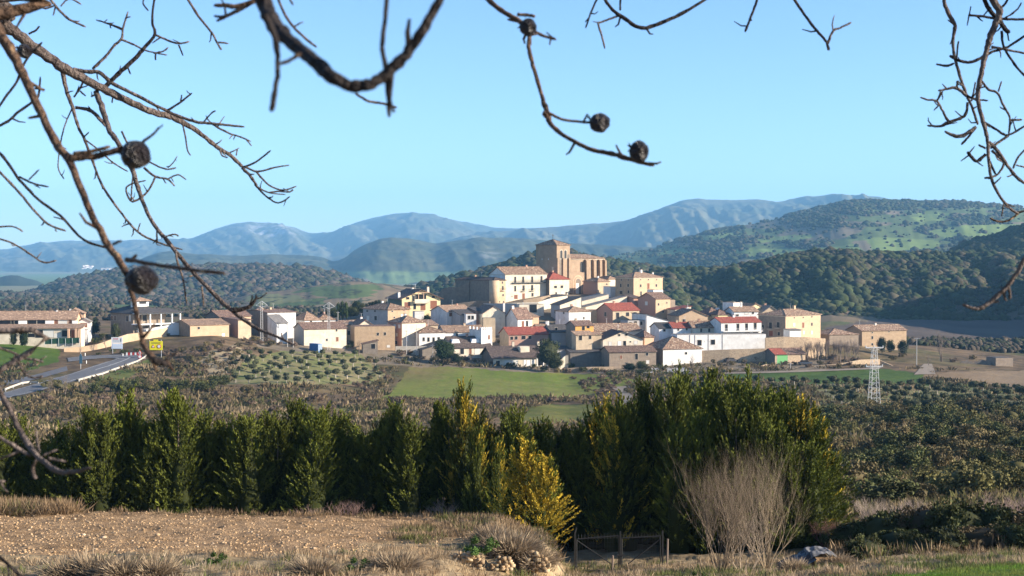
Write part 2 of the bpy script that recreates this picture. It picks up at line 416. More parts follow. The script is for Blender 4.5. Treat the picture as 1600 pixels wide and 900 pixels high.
# ------------------------------------------------------------------ hills and mountains
FARS = []
def skyl(pts, px):
    return np.interp(px, [a for a, b in pts], [b for a, b in pts])
def hill(name, pts, Yf, Yc, Yb, zf, spur=0.25, su=0.012, seed=1, pw=0.9, dpx=3, nt_=70, colf=None, crag=0.0, xr=None, back=60, matx=None):
    x0, x1 = xr or (pts[0][0], pts[-1][0])
    pxs = np.arange(x0, x1 + dpx, dpx, dtype=float)
    sk = skyl(pts, pxs)
    ks = max(1, int(14 / dpx)); sk = np.convolve(np.pad(sk, ks, 'edge'), np.ones(2 * ks + 1) / (2 * ks + 1), 'valid')
    sk = sk + (fbm(pxs / 14, pxs * 0 + seed, 4, seed) - .5) * 2.4
    zc = slope_of(sk) * Yc
    t = np.concatenate([np.linspace(0, 1, nt_), 1 + np.linspace(0.05, 1, 12)])
    TT, ZC = np.meshgrid(t, zc, indexing='ij'); UU = np.repeat(U(pxs)[None], len(t), 0)
    YY = np.where(TT <= 1, Yf + (Yc - Yf) * TT, Yc + (Yb - Yc) * (TT - 1))
    XX = UU * YY
    s = np.where(TT <= 1, np.sin(np.clip(TT, 0, 1) * PI / 2) ** pw, np.cos(np.clip(TT - 1, 0, 1) * PI / 2))
    Zb = zf if np.isscalar(zf) else zf(XX, YY)
    Z = Zb + (ZC - Zb) * s
    H = np.maximum(ZC - Zb, 1)
    px_ = 800 + UU * F
    r = ridged(px_ * su + TT * 0.9, TT * 1.1 + seed, 5, seed) - 0.5
    env = np.where(TT <= 1, np.sin(np.clip(TT, 0, 1) * PI) ** 0.8, 0)
    Z = Z + H * spur * r * env - H * spur * 0.35 * env
    if crag:
        Z = Z + crag * (fbm(XX / 60, YY / 60, 4, seed + 5) - .5) * env
    Z[0] -= 3; Z[-1] -= 3
    ppx, ppy = proj(XX, YY, Z)
    col = colf(XX, YY, Z, TT, ppx, ppy, r)
    V = np.stack([XX, YY, Z], -1).reshape(-1, 3)
    a, b = XX.shape
    i_ = np.arange(a * b).reshape(a, b)
    q = np.stack([i_[:-1, :-1], i_[:-1, 1:], i_[1:, 1:], i_[1:, :-1]], -1).reshape(-1, 4)
    me = np_mesh(name, V, q, True, col.reshape(-1, 3))
    o = link(name, me, matx or m_far)
    tag(o, kind='structure')
    if name in ('mountains', 'hills'): FARS.append((V, q))
    return XX, YY, Z, ppx, ppy, TT
m_far = mat('hillside_cover', (1, 1, 1), (.8, .8, .8), scale=0.02, tint=True, rough=0.95, detail=10, spec=0.05)
def c_mount(rock=None, base=(.075, .085, .05), other=(.13, .125, .075), low=None):
    def f(X, Y, Z, T_, px, py, r):
        n = fbm(X / 240, Y / 240, 5, 22)
        c = mixc(c3(*base), c3(*other), np.clip((n - .42) * 5, 0, 1))
        if low:
            g = mixc(c3(.13, .18, .07), c3(.24, .20, .13), (vnoise(X / 260, Y / 330, 61) > .5) * 1.0)
            g = np.where((np.abs(fbm(X / 200, Y / 260, 3, 63) - .5) < .03)[..., None], c3(.05, .07, .04), g)
            k = np.clip((Z * -1 - low) / 4 + (fbm(X / 150, Y / 150, 3, 64) - .5) * 3, 0, 1)
            c = c * (1 - k[..., None]) + g * k[..., None]
        if rock is not None:
            m = np.clip((fbm(X / 55, Y / 80 + Z / 60, 4, 31) - .5) * 8, 0, 1) * rock(px, py)
            c = c * (1 - m[..., None]) + c3(.30, .29, .27) * m[..., None]
        return c
    return f
rock1 = lambda px, py: np.exp(-((px - 425) / 42) ** 2) * np.clip((374 - py) / 6, 0, 1) * 1.6
rock2 = lambda px, py: (np.exp(-((px - 755) / 12) ** 2) + np.exp(-((px - 772) / 10) ** 2)) * np.exp(-((py - 398) / 9) ** 2) * .45
hill('mountains', [(-900, 380), (-300, 395), (0, 391), (50, 382), (100, 376), (200, 375), (300, 373), (340, 356), (375, 347), (420, 348), (460, 355), (485, 366), (520, 362), (560, 346), (610, 335), (650, 334), (700, 342), (780, 357), (860, 356), (1000, 352), (1300, 350), (2600, 340)],
     7000, 11500, 14000, -130, spur=.42, su=.011, seed=4, colf=c_mount(rock1), crag=60)
hill('mountains', [(200, 470), (700, 375), (760, 362), (800, 360), (900, 352), (975, 345), (1010, 334), (1060, 315), (1080, 310), (1130, 312), (1190, 312), (1220, 316), (1250, 307), (1310, 306), (1380, 307), (1400, 316), (1600, 332), (2600, 340)],
     5600, 8600, 11000, -130, spur=.40, su=.013, seed=9, colf=c_mount(rock2), crag=50)
hill('hills', [(-900, 400), (-200, 440), (0, 452), (140, 440), (200, 415), (235, 398), (262, 391), (300, 396), (360, 400), (430, 397), (500, 400), (530, 412), (555, 388), (600, 371), (640, 372), (680, 381), (720, 375), (760, 371), (830, 373), (900, 380), (1000, 386), (2600, 400)],
     3900, 5200, 6400, -100, spur=.25, su=.02, seed=14, colf=c_mount(rock2, (.05, .06, .035), (.085, .09, .05), 44), crag=25)
hill('hills', [(-900, 430), (-100, 440), (0, 434), (20, 429), (40, 434), (70, 445), (120, 458)], 2900, 3400, 4200, -85, spur=.1, su=.02, seed=15, colf=c_mount(None, (.035, .045, .03), (.05, .06, .035)))

FLD = [[(1345, 372), (1400, 371), (1470, 377), (1470, 385), (1400, 393), (1365, 390)], [(1425, 338), (1450, 330), (1490, 333), (1470, 345), (1430, 346)], [(1440, 362), (1500, 352), (1640, 349), (1640, 366), (1560, 372), (1470, 371)], [(1140, 391), (1200, 387), (1262, 389), (1255, 398), (1160, 401)], [(1280, 386), (1335, 382), (1345, 392), (1300, 399)], [(1090, 374), (1130, 363), (1155, 366), (1110, 380)], [(1490, 388), (1640, 380), (1640, 400), (1500, 402)], [(1180, 374), (1260, 366), (1270, 372), (1190, 381)], [(1030, 392), (1100, 388), (1100, 396), (1030, 402)], [(1375, 330), (1412, 328), (1412, 334), (1380, 336)]]
def c_fieldhill(X, Y, Z, T_, px, py, r):
    """wooded hill with pastures in strips"""
    n = fbm(X / 120, Y / 120, 4, 42)
    c = mixc(c3(.05, .06, .035), c3(.12, .10, .07), np.clip((n - .4) * 5, 0, 1))
    v = fbm(px / 70, py / 11, 3, 44)
    stripe = (v > .525) & (py > 322)
    g = np.where((vnoise(px / 60, py / 10, 47) > .4)[..., None], c3(.10, .135, .05), c3(.17, .14, .09))
    c = np.where(stripe[..., None], g, c)
    for kf, poly in enumerate(FLD):
        c = np.where(inpoly(px + (fbm(X / 60, Y / 60, 3, 48) - .5) * 30, py + (fbm(X / 60, Y / 60, 3, 49) - .5) * 6, poly)[..., None], c3(.16, .215, .065) if kf not in (6, 9) else c3(.22, .17, .11), c)
    return c
FH = hill('wooded_hill', [(600, 452), (700, 438), (860, 420), (950, 402), (1010, 391), (1100, 365), (1200, 345), (1300, 321), (1330, 315), (1400, 316), (1500, 318), (1600, 327), (1800, 330), (2600, 300)],
     2100, 3700, 4600, -75, spur=.10, su=.008, seed=21, colf=c_fieldhill, nt_=110)
def c_leftfields(X, Y, Z, T_, px, py, r):
    px = px + (fbm(X / 40, Y / 60, 3, 58) - .5) * 60; py = py + (fbm(X / 40, Y / 60, 3, 59) - .5) * 9
    n = fbm(X / 90, Y / 90, 4, 52)
    c = mixc(c3(.16, .12, .08), c3(.21, .16, .10), np.clip((n - .4) * 4, 0, 1))
    c = np.where((inpoly(px, py, [(480, 448), (600, 444), (600, 462), (540, 468), (470, 462)]) | inpoly(px, py, [(400, 470), (500, 466), (500, 476), (420, 480)]))[..., None], c3(.095, .13, .05), c)
    c = np.where(inpoly(px, py, [(380, 459), (440, 458), (470, 470), (400, 480)])[..., None], c3(.20, .20, .09), c)
    e = np.abs(fbm(px / 40, py / 8, 3, 57) - .5) < .035
    return np.where(e[..., None], c3(.05, .06, .035), c)
def c_forest(X, Y, Z, T_, px, py, r):
    n = fbm(X / 40, Y / 40, 4, 62)
    return mixc(c3(.05, .05, .03), c3(.13, .10, .07), np.clip((n - .4) * 4, 0, 1))
hb_ = lambda X, Y: T(X, Y) - 5
LF = hill('wooded_hill', [(-900, 395), (-300, 420), (0, 470), (60, 455), (110, 437), (160, 429), (220, 421), (300, 419), (400, 418), (470, 420), (520, 430), (560, 442), (600, 455)], 1700, 2350, 2900, hb_, spur=.2, su=.02, seed=33, colf=c_forest)
hill('field_rise', [(300, 488), (370, 468), (400, 460), (440, 456), (480, 449), (560, 439), (600, 444), (660, 452), (720, 462)], 900, 1350, 1700, hb_, spur=.08, su=.02, seed=35, colf=c_leftfields)
MF = hill('wooded_hill', [(600, 468), (640, 455), (690, 442), (740, 430), (790, 416), (835, 400), (870, 395), (940, 408), (1000, 420), (1060, 430), (1120, 450)], 1050, 1500, 1900, hb_, spur=.15, su=.02, seed=37, colf=c_forest)
RF = hill('wooded_hill', [(960, 450), (1000, 432), (1040, 424), (1080, 424), (1120, 424), (1180, 417), (1240, 402), (1300, 395), (1350, 399), (1440, 400), (1500, 400), (1540, 397), (1600, 402), (1700, 390), (2600, 330)], 860, 1180, 1500, hb_, spur=.5, su=.014, seed=39, colf=c_forest, nt_=90)
hill('wooded_hill', [(1680, 560), (1745, 510), (1840, 440), (1950, 350), (2090, 255), (2230, 190), (2600, 160)], 560, 860, 1300, hb_, spur=.1, su=.014, seed=44, colf=c_forest)
SH = hill('wooded_hill', [(1440, 430), (1470, 412), (1500, 388), (1540, 376), (1600, 357), (1700, 315), (1800, 265), (1950, 200), (2150, 140), (2600, 120)], 1150, 1500, 2000, hb_, spur=.2, su=.014, seed=41, colf=c_forest)
# ------------------------------------------------------------------ the air
hz = MB(); hz.box(-13000, 13000, -120, 14600, -150, 640)
zz = float(VV[:, 2].min()); 
ho = hz.build('haze', None)
hm = bpy.data.materials.new('haze_air'); hm.use_nodes = True
hn = hm.node_tree; hn.nodes.clear()
pv = hn.nodes.new('ShaderNodeVolumePrincipled'); po = hn.nodes.new('ShaderNodeOutputMaterial')
pv.inputs['Color'].default_value = (.28, .62, 1.0, 1)
pv.inputs['Density'].default_value = 0.000085
pv.inputs['Anisotropy'].default_value = 0.0
hn.links.new(pv.outputs[0], po.inputs['Volume'])
ho.data.materials.append(hm)
tag(ho, kind='stuff')
# ------------------------------------------------------------------ building materials
def wallm(n, c, c2=None, **k):
    return mat('wall_' + n, tuple(x * .93 for x in c), tuple(x * .80 for x in (c2 or c)), scale=.5, spots=(.9, tuple(x * .66 for x in (c2 or c)), .63), rnd=.05, bump=.25, bscale=8, rough=.9, **k)
WM = {
 'white': wallm('white', (.80, .78, .74), (.70, .67, .62)),
 'cream': wallm('cream', (.72, .63, .49), (.63, .54, .41)),
 'yellow': wallm('yellow', (.70, .58, .32), (.64, .52, .30)),
 'ochre': mat('wall_ochre_stone', (.43, .305, .19), (.32, .225, .14), scale=.9, bump=.5, bscale=5, spots=(6, (.30, .21, .13), .60)),
 'sand': mat('wall_sand_stone', (.52, .375, .24), (.42, .30, .19), scale=.6, bump=.4, bscale=5, spots=(5, (.38, .27, .17), .62)),
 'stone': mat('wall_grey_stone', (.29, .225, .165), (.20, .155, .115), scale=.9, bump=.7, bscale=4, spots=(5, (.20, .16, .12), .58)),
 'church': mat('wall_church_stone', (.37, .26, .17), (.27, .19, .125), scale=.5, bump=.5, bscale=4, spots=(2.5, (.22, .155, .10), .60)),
 'dark': mat('wall_dark_stone', (.22, .18, .14), (.15, .125, .10), scale=.9, bump=.6, bscale=4),  # dark stone, also the painted shade of left sides and the castle wall
 'brick': mat('wall_brick', (.42, .24, .17), (.34, .20, .15), scale=2, bump=.4, bscale=10),
 'grey': wallm('grey', (.40, .38, .36)),
 'peach': wallm('peach', (.62, .40, .26)),
 'orange': wallm('orange', (.70, .36, .10)),
 'tan': wallm('tan', (.55, .43, .29), (.46, .36, .25)),
 'green': wallm('green', (.16, .17, .12)),
 'rubble': mat('wall_rubble', (.52, .39, .25), (.36, .26, .17), scale=1.2, bump=1.0, bscale=3.2, spots=(4, (.22, .17, .12), .56)),
}
def roofm(n, c, c2, sp=None):
    return mat('roof_' + n, tuple(v_ * .85 for v_ in c), tuple(v_ * .62 for v_ in c2), scale=1.4, bump=1.0, bscale=5, rough=.9, spots=(sp[0] * .6, sp[1], sp[2] - .03) if sp else None, detail=12, rnd=.14)
RM = {
 'old': roofm('old_tiles', (.34, .205, .13), (.14, .085, .06), (3.0, (.42, .32, .22), .57)),
 'brown': roofm('brown_tiles', (.24, .14, .10), (.11, .07, .055), (4, (.30, .21, .15), .58)),
 'dark': roofm('dark_tiles', (.12, .085, .07), (.075, .055, .05), (4, (.17, .13, .10), .62)),
 'red': roofm('red_tiles', (.34, .085, .055), (.26, .07, .05), (4, (.38, .14, .09), .62)),
 'tan': roofm('tan_tiles', (.38, .25, .165), (.26, .165, .11), (3, (.48, .33, .22), .6)),
 'grey': roofm('grey_sheets', (.30, .27, .24), (.22, .20, .18)),
 'slate': roofm('slate_tiles', (.10, .09, .085), (.06, .055, .055)),
}
M_pane = mat('window_dark_glass', (.014, .014, .017), (.008, .008, .01), rough=.35, spec=.3)
M_brown = mat('shutter_brown', (.22, .09, .05), (.17, .07, .04))
M_wframe = mat('window_surround', (.55, .48, .38), (.48, .42, .33), scale=3)
M_white = mat('white_paint', (.80, .79, .76), (.74, .72, .68))
M_blind = mat('blind_light', (.62, .60, .55), (.55, .53, .48))
M_greend = mat('green_door', (.16, .40, .15), (.13, .34, .13), scale=4)
M_conc = mat('concrete', (.42, .40, .37), (.34, .32, .30), scale=2)
M_iron = mat('dark_iron', (.05, .045, .04), rough=.6)
M_galv = mat('galvanised_steel', (.55, .56, .57), (.45, .46, .47), metallic=.3, rough=.5)
M_wood = mat('wood_post', (.20, .15, .11), (.13, .10, .08), scale=6)
PM = {'w': M_pane, 'b': M_brown, 'd': M_pane, 'l': M_blind, 'n': M_greend, 'g': M_brown, 'o': M_white, 'B': M_pane, 'a': M_pane}
VILL = 'village buildings'

def roof_slab(mb, a, b, c, d, th=.16):
    """a slab whose top quad is a,b,c,d (counter-clockwise from above)"""
    a, b, c, d = map(Vector, (a, b, c, d))
    n = (b - a).cross(d - a); n.normalize()
    if n.z < 0: n = -n
    off = -n * th
    mb.hexa([a + off, b + off, c + off, d + off], [a, b, c, d])
def roof_tri(mb, a, b, c, th=.16):
    a, b, c = map(Vector, (a, b, c))
    n = (b - a).cross(c - a); n.normalize()
    if n.z < 0: n = -n
    off = -n * th
    mb.hexa([a + off, b + off, c + off], [a, b, c])

class House: pass
def house(label, xl, xc, xr, ye, yr, Y, a=30, roof='x', wall='cream', rm='old', D=None, W=None, ov=.35, name='house', cat='house', wins=(), chim=(), zb=None,
          lwall=None, group=VILL, cornice=False, band=None):
    h = House(); al = R(a); ca, sa = math.cos(al), math.sin(al)
    C = P(xc, ye, Y); h.C = C; h.al = al
    if W is None:
        ur = U(xr); W = (ur * Y - C.x) / (ca - ur * sa)
    if D is None:
        ul = U(xl); den = sa + ul * ca
        D = (C.x - ul * Y) / den if den > .08 else 9
        D = min(max(D, 3), 26)
    h.W, h.D = W, D
    ze = C.z
    # ridge height from the picture row of the ridge
    mid = C + Vector((ca * W / 2 - sa * D / 2, sa * W / 2 + ca * D / 2, 0))
    if roof == 'y': mid = C + Vector((ca * W / 2, sa * W / 2, 0))
    if roof == 'shedf': mid = C + Vector((-sa * D, ca * D, 0))
    if roof in ('shedr', 'shedl'): mid = C.copy() if roof == 'shedl' else C + Vector((ca * W, sa * W, 0))
    zr = slope_of(yr) * mid.y if yr is not None else ze + .4
    cs = [C, C + Vector((ca * W, sa * W, 0)), C + Vector((ca * W - sa * D, sa * W + ca * D, 0)), C + Vector((-sa * D, ca * D, 0))]
    tz = [T1(p.x, p.y) for p in cs]
    if zb is None: zb = min(tz) - .6
    g0 = min(tz[0], ze - 2.2)
    root = empty(name, (C.x, C.y, g0), al, label, cat, group)
    h.root = root; h.g0 = g0
    E = ze - g0; Rr = zr - g0; B = min(zb, ze - 2.0) - g0
    h.E, h.R = E, Rr
    wm_ = WM[wall]
    mb = MB()
    if roof == 'x':
        mb.hexa([(0, 0, B), (W, 0, B), (W, D, B), (0, D, B)], [(0, 0, E), (W, 0, E), (W, D, E), (0, D, E)])
        for x0, x1 in ((0, .25), (W - .25, W)):
            mb.hexa([(x0, .002, E), (x0, D - .002, E), (x0, D / 2, Rr)], [(x1, .002, E), (x1, D - .002, E), (x1, D / 2, Rr)])
    elif roof == 'y':
        mb.hexa([(0, 0, B), (W, 0, B), (W, D, B), (0, D, B)], [(0, 0, E), (W, 0, E), (W, D, E), (0, D, E)])
        for y0, y1 in ((0, .25), (D - .25, D)):
            mb.hexa([(.002, y0, E), (W - .002, y0, E), (W / 2, y0, Rr)], [(.002, y1, E), (W - .002, y1, E), (W / 2, y1, Rr)])
    elif roof == 'shedf':
        mb.hexa([(0, 0, B), (W, 0, B), (W, D, B), (0, D, B)], [(0, 0, E), (W, 0, E), (W, D, Rr), (0, D, Rr)])
    elif roof in ('shedr', 'shedl'):
        e0, e1 = (E, Rr) if roof == 'shedr' else (Rr, E)
        mb.hexa([(0, 0, B), (W, 0, B), (W, D, B), (0, D, B)], [(0, 0, e0), (W, 0, e1), (W, D, e1), (0, D, e0)])
    else:
        mb.hexa([(0, 0, B), (W, 0, B), (W, D, B), (0, D, B)], [(0, 0, E), (W, 0, E), (W, D, E), (0, D, E)])
    h.wall = mb.build('wall', wm_, root)
    if lwall:     # left side gets its own wall colour, often darker as painted shade
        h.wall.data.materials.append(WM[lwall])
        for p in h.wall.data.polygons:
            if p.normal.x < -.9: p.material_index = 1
    # roof
    rb = MB(); o = ov; t = .14
    if roof == 'x':
        s = (Rr - E) / (D / 2)
        roof_slab(rb, (-o, -o, E - o * s + t), (W + o, -o, E - o * s + t), (W + o, D / 2, Rr + t), (-o, D / 2, Rr + t))
        roof_slab(rb, (-o, D / 2, Rr + t), (W + o, D / 2, Rr + t), (W + o, D + o, E - o * s + t), (-o, D + o, E - o * s + t))
        rb.tube([(-o, D / 2, Rr + t), (W + o, D / 2, Rr + t)], .13, 6)
    elif roof == 'y':
        s = (Rr - E) / (W / 2)
        roof_slab(rb, (-o, -o, E - o * s + t), (W / 2, -o, Rr + t), (W / 2, D + o, Rr + t), (-o, D + o, E - o * s + t))
        roof_slab(rb, (W / 2, -o, Rr + t), (W + o, -o, E - o * s + t), (W + o, D + o, E - o * s + t), (W / 2, D + o, Rr + t))
        rb.tube([(W / 2, -o, Rr + t), (W / 2, D + o, Rr + t)], .13, 6)
    elif roof in ('hip', 'pyr'):
        m = min(W, D) / 2 if roof == 'hip' else None
        if roof == 'pyr': p1 = p2 = Vector((W / 2, D / 2, Rr + t))
        elif W >= D: p1, p2 = Vector((m, D / 2, Rr + t)), Vector((W - m, D / 2, Rr + t))
        else: p1, p2 = Vector((W / 2, m, Rr + t)), Vector((W / 2, D - m, Rr + t))
        z0 = E + t - o * .35
        c_ = [(-o, -o, z0), (W + o, -o, z0), (W + o, D + o, z0), (-o, D + o, z0)]
        if roof == 'pyr' or (p1 - p2).length < .05:
            for i in range(4): roof_tri(rb, c_[i], c_[(i + 1) % 4], (p1 + p2) / 2)
        elif W >= D:
            roof_slab(rb, c_[0], c_[1], p2, p1); roof_slab(rb, c_[2], c_[3], p1, p2)
            roof_tri(rb, c_[1], c_[2], p2); roof_tri(rb, c_[3], c_[0], p1)
            rb.tube([p1, p2], .12, 6)
        else:
            roof_slab(rb, c_[1], c_[2], p2, p1); roof_slab(rb, c_[3], c_[0], p1, p2)
            roof_tri(rb, c_[0], c_[1], p1); roof_tri(rb, c_[2], c_[3], p2)
            rb.tube([p1, p2], .12, 6)
        for q, pp in zip(c_, (p1, p2, p2, p1) if W >= D else (p1, p1, p2, p2)): rb.tube([q, pp], .11, 5)
    elif roof == 'shedf':
        s = (Rr - E) / D
        roof_slab(rb, (-o, -o, E - o * s + t), (W + o, -o, E - o * s + t), (W + o, D + .1, Rr + t), (-o, D + .1, Rr + t))
    elif roof in ('shedr', 'shedl'):
        e0, e1 = (E, Rr) if roof == 'shedr' else (Rr, E)
        roof_slab(rb, (-o, -o, e0 + t), (W + o, -o, e1 + t), (W + o, D + o, e1 + t), (-o, D + o, e0 + t))
    elif roof == 'flat':
        rb.box(.12, W - .12, .12, D - .12, E + .002, E + .1)
    h.roof = rb.build('roof', RM[rm], root)
    if cornice:
        cb = MB(); cb.box(-.12, W + .12, -.12, D + .12, E - .42, E - .12); cb.build('cornice', M_wframe, root)
    h.roofkind = roof
    for wspec in wins: window(h, *wspec)
    hr = random.Random(int(xc * 7 + ye))
    if roof in ('x', 'y', 'hip') and W > 5 and cat not in ('barn', 'shed', 'garage', 'outbuilding', 'villa') and not label == '':
        zt2 = Rr if roof != 'hip' else Rr
        if not chim:
            cxl, cyl = (hr.uniform(.2, .8) * W, D * .5) if roof == 'x' else (W * .5, D * hr.uniform(.3, .7))
            c = MB(); c.box(cxl - .35, cxl + .35, cyl - .3, cyl + .3, E, zt2 + .75); co = c.build('chimney', WM[hr.choice(('tan', 'white', 'brick'))], h.roof)
            c = MB(); c.box(cxl - .42, cxl + .42, cyl - .37, cyl + .37, zt2 + .75, zt2 + .87); c.build('chimney_cap', RM['tan'], co)
        if hr.random() < .65:
            axl, ayl = (hr.uniform(.1, .9) * W, D * .5) if roof == 'x' else (W * .5, D * hr.uniform(.4, .6))
            c = MB(); c.tube([(axl, ayl, Rr), (axl, ayl, Rr + 2.0)], .035, 4); c.bar((axl - .5, ayl, Rr + 1.95), (axl + .5, ayl, Rr + 1.95), .04)
            for i_ in range(5): c.bar((axl - .45 + i_ * .22, ayl - .22, Rr + 1.95), (axl - .45 + i_ * .22, ayl + .22, Rr + 1.95), .03)
            c.build('aerial', M_galv, h.roof)
    for cspec in chim: chimney(h, *cspec)
    return h
def facept(h, px, py, face='auto'):
    """where the sight line of a pixel meets a wall plane of the house -> local (u, z)"""
    ca, sa = math.cos(h.al), math.sin(h.al)
    d = P(px, py, 1.0)
    cpx = proj(h.C.x, h.C.y, h.C.z)[0]
    if face == 'auto': face = 'f' if px >= cpx - .01 else 'l'
    n = Vector((sa, -ca, 0)) if face == 'f' else Vector((-ca, -sa, 0))
    k = n.dot(h.C) / n.dot(d)
    p = d * k - h.C
    if face == 'f': return face, p.x * ca + p.y * sa, p.z + h.C.z - h.g0, k
    return face, -p.x * sa + p.y * ca, p.z + h.C.z - h.g0, k
def window(h, px, py, wp, hp, kind='w', face='auto', name=None):
    face, u, z, k = facept(h, px, py, face)
    L = h.W if face == 'f' else h.D
    f_ = math.cos(h.al) if face == 'f' else max(.3, math.sin(h.al))
    w_ = wp / F * k / f_; hh = hp / F * k
    u0, u1 = u - w_ / 2, u + w_ / 2
    u0 = max(u0, .15); u1 = min(u1, L - .15)
    if u1 - u0 < .2: return
    z0, z1 = z - hh / 2, z + hh / 2
    nm = name or ('door' if kind in 'dng' else 'window')
    def bx(m, a, b, y0, y1, c, d):
        if face == 'f': m.box(a, b, -y1, -y0, c, d)
        else: m.box(-y1, -y0, a, b, c, d)
    fr = MB(); t = .07; u0 -= .06; u1 += .06; z0 -= .06; z1 += .06
    bx(fr, u0 - t, u0, -.02, .055, z0 - t, z1 + t); bx(fr, u1, u1 + t, -.02, .055, z0 - t, z1 + t)
    bx(fr, u0, u1, -.02, .055, z1, z1 + t)
    if nm == 'window': bx(fr, u0, u1, -.02, .10, z0 - t, z0)
    if kind in 'B':     # balcony: slab and railing
        bx(fr, u0 - .5, u1 + .5, 0, .75, z0 - .28, z0 - .12)
    fo = fr.build(nm, M_wframe, h.root)
    pn = MB(); bx(pn, u0, u1, -.02, .018, z0, z1)
    if kind == 'a':
        m_ = (u0 + u1) / 2; r = (u1 - u0) / 2
        pts = [(m_ + r * math.cos(t_ * PI / 8), z1 + r * math.sin(t_ * PI / 8)) for t_ in range(9)]
        if face == 'f': pn.hexa([(a_, .02, b_) for a_, b_ in pts], [(a_, -.06, b_) for a_, b_ in pts])
    pn.build('pane' if nm == 'window' else 'door_leaf', PM[kind], fo)
    if kind == 'B':
        rl = MB()
        n = max(4, int((u1 - u0 + 1) / .16))
        for i in range(n + 1):
            x = u0 - .48 + (u1 - u0 + .96) * i / n
            bx(rl, x - .012, x + .012, .70, .724, z0 - .12, z0 + .85)
        bx(rl, u0 - .5, u1 + .5, .68, .74, z0 + .85, z0 + .90)
        rl.build('balcony_railing', M_iron, fo)
    return fo
def chimney(h, px, ytop, ybot, wp=4, m='tan', face=None):
    ca, sa = math.cos(h.al), math.sin(h.al)
    # stands on the roof's middle line
    d = P(px, ybot, 1.0)
    if h.roofkind in ('y',): n = Vector((-ca, -sa, 0)); base = h.C + Vector((ca * h.W / 2, sa * h.W / 2, 0))
    else: n = Vector((sa, -ca, 0)); base = h.C + Vector((-sa * h.D / 2, ca * h.D / 2, 0))
    nd = n.dot(d)
    k = n.dot(base) / nd if abs(nd) > .05 else base.y
    if not (h.C.y - 2 < k < h.C.y + 30): k = base.y
    p = d * k - h.C
    lx = min(max(p.x * ca + p.y * sa, .4), h.W - .4); ly = min(max(-p.x * sa + p.y * ca, .4), h.D - .4)
    wd = wp / F * k / 2
    zt = slope_of(ytop) * k - h.g0; zb_ = min(h.E, h.R) - .1
    c = MB(); c.box(lx - wd, lx + wd, ly - wd, ly + wd, zb_, zt - .25); c.box(lx - wd * .8, lx + wd * .8, ly - wd * .8, ly + wd * .8, zt - .25, zt - .1)
    o = c.build('chimney', WM[m], h.roof)
    c = MB(); c.box(lx - wd * 1.2, lx + wd * 1.2, ly - wd * 1.2, ly + wd * 1.2, zt - .1, zt); c.build('chimney_cap', RM['tan'], o)

# ------------------------------------------------------------------ left edge of the village
h = house('long terraced row with tan tile roofs, white panels and orange pillars above the green fence', -70, -60, 118, 500, 487, 418, a=8, wall='peach', rm='tan', D=9, name='terraced_house', cat='terraced house',
          wins=[(10, 504, 22, 6, 'w'), (24, 504, 12, 6, 'w'), (50, 503.5, 14, 6, 'w'), (64, 503.5, 12, 6, 'w'), (98, 503, 13, 5, 'l'), (88, 502.5, 5, 6, 'b'), (110, 502.5, 4, 6, 'b')],
          chim=[(5, 488, 492, 3, 'white'), (89, 484, 489, 3, 'white')])
for p0, p1 in ((29, 42), (71, 84), (113, 121)):
    pb = MB()
    _, u0, z0, _ = facept(h, p0, 508, 'f'); _, u1, z1, _ = facept(h, p1, 501, 'f')
    pb.box(u0, u1, -.35, .0, z0, z1)
    pb.build('wall_panel', M_white, h.root)
h2 = house('lower storey of the terraced row with its own tan lean-to roof, garage and glazed front', -70, -60, 126, 514, 507.5, 411, a=8, roof='shedf', wall='cream', rm='tan', D=6.5, name='terraced_house', cat='terraced house', ov=.6,
          wins=[(49, 524, 10, 5, 'd'), (61, 521.5, 11, 12, 'd'), (76, 521, 15, 11, 'l'), (90, 524, 9, 6, 'l'), (104, 521, 13, 9, 'w'), (116.5, 522, 9, 12, 'b')])
pb = MB()
for p0 in (108, 119.5, 125):
    _, u0, z0, _ = facept(h2, p0, 527, 'f'); pb = MB(); pb.box(u0 - .3, u0 + .3, -1.1, -.5, h2.E - 4.2, h2.E - .15); pb.build('pillar', WM['peach'], h2.root)
house('peach gabled house behind the right end of the terraced row', 96, 101, 131, 490, 483, 440, a=14, roof='y', wall='peach', rm='tan', D=9, wins=[(122, 494, 3, 3, 'l')], chim=[(110, 482, 487, 3, 'white')])
house('tiny white garage right of the terraced row', 119, 122, 141, 503, 498, 428, a=12, roof='y', wall='white', rm='grey', D=5, name='garage', cat='garage', wins=[(131, 508, 9, 6, 'g')])
house('low white outbuilding with a flat top beside the terraced row', 121, 124, 136, 516, None, 424, a=10, roof='flat', wall='white', rm='grey', D=4, name='outbuilding', cat='outbuilding')
# the villa
v = house('stone villa with dark hip roof, roof lantern and a porch of white columns', 169, 208, 234, 489, 476, 430, a=42, roof='hip', wall='stone', rm='slate', D=15, W=11, ov=.9, name='villa', cat='villa',
          wins=[(175, 497, 4, 7, 'w'), (180, 497, 4, 7, 'w'), (199, 498, 5, 8, 'w'), (203, 497, 3, 9, 'l'), (217, 497, 6, 9, 'w'), (226, 497, 5, 9, 'w'), (219, 511, 6, 7, 'l')])
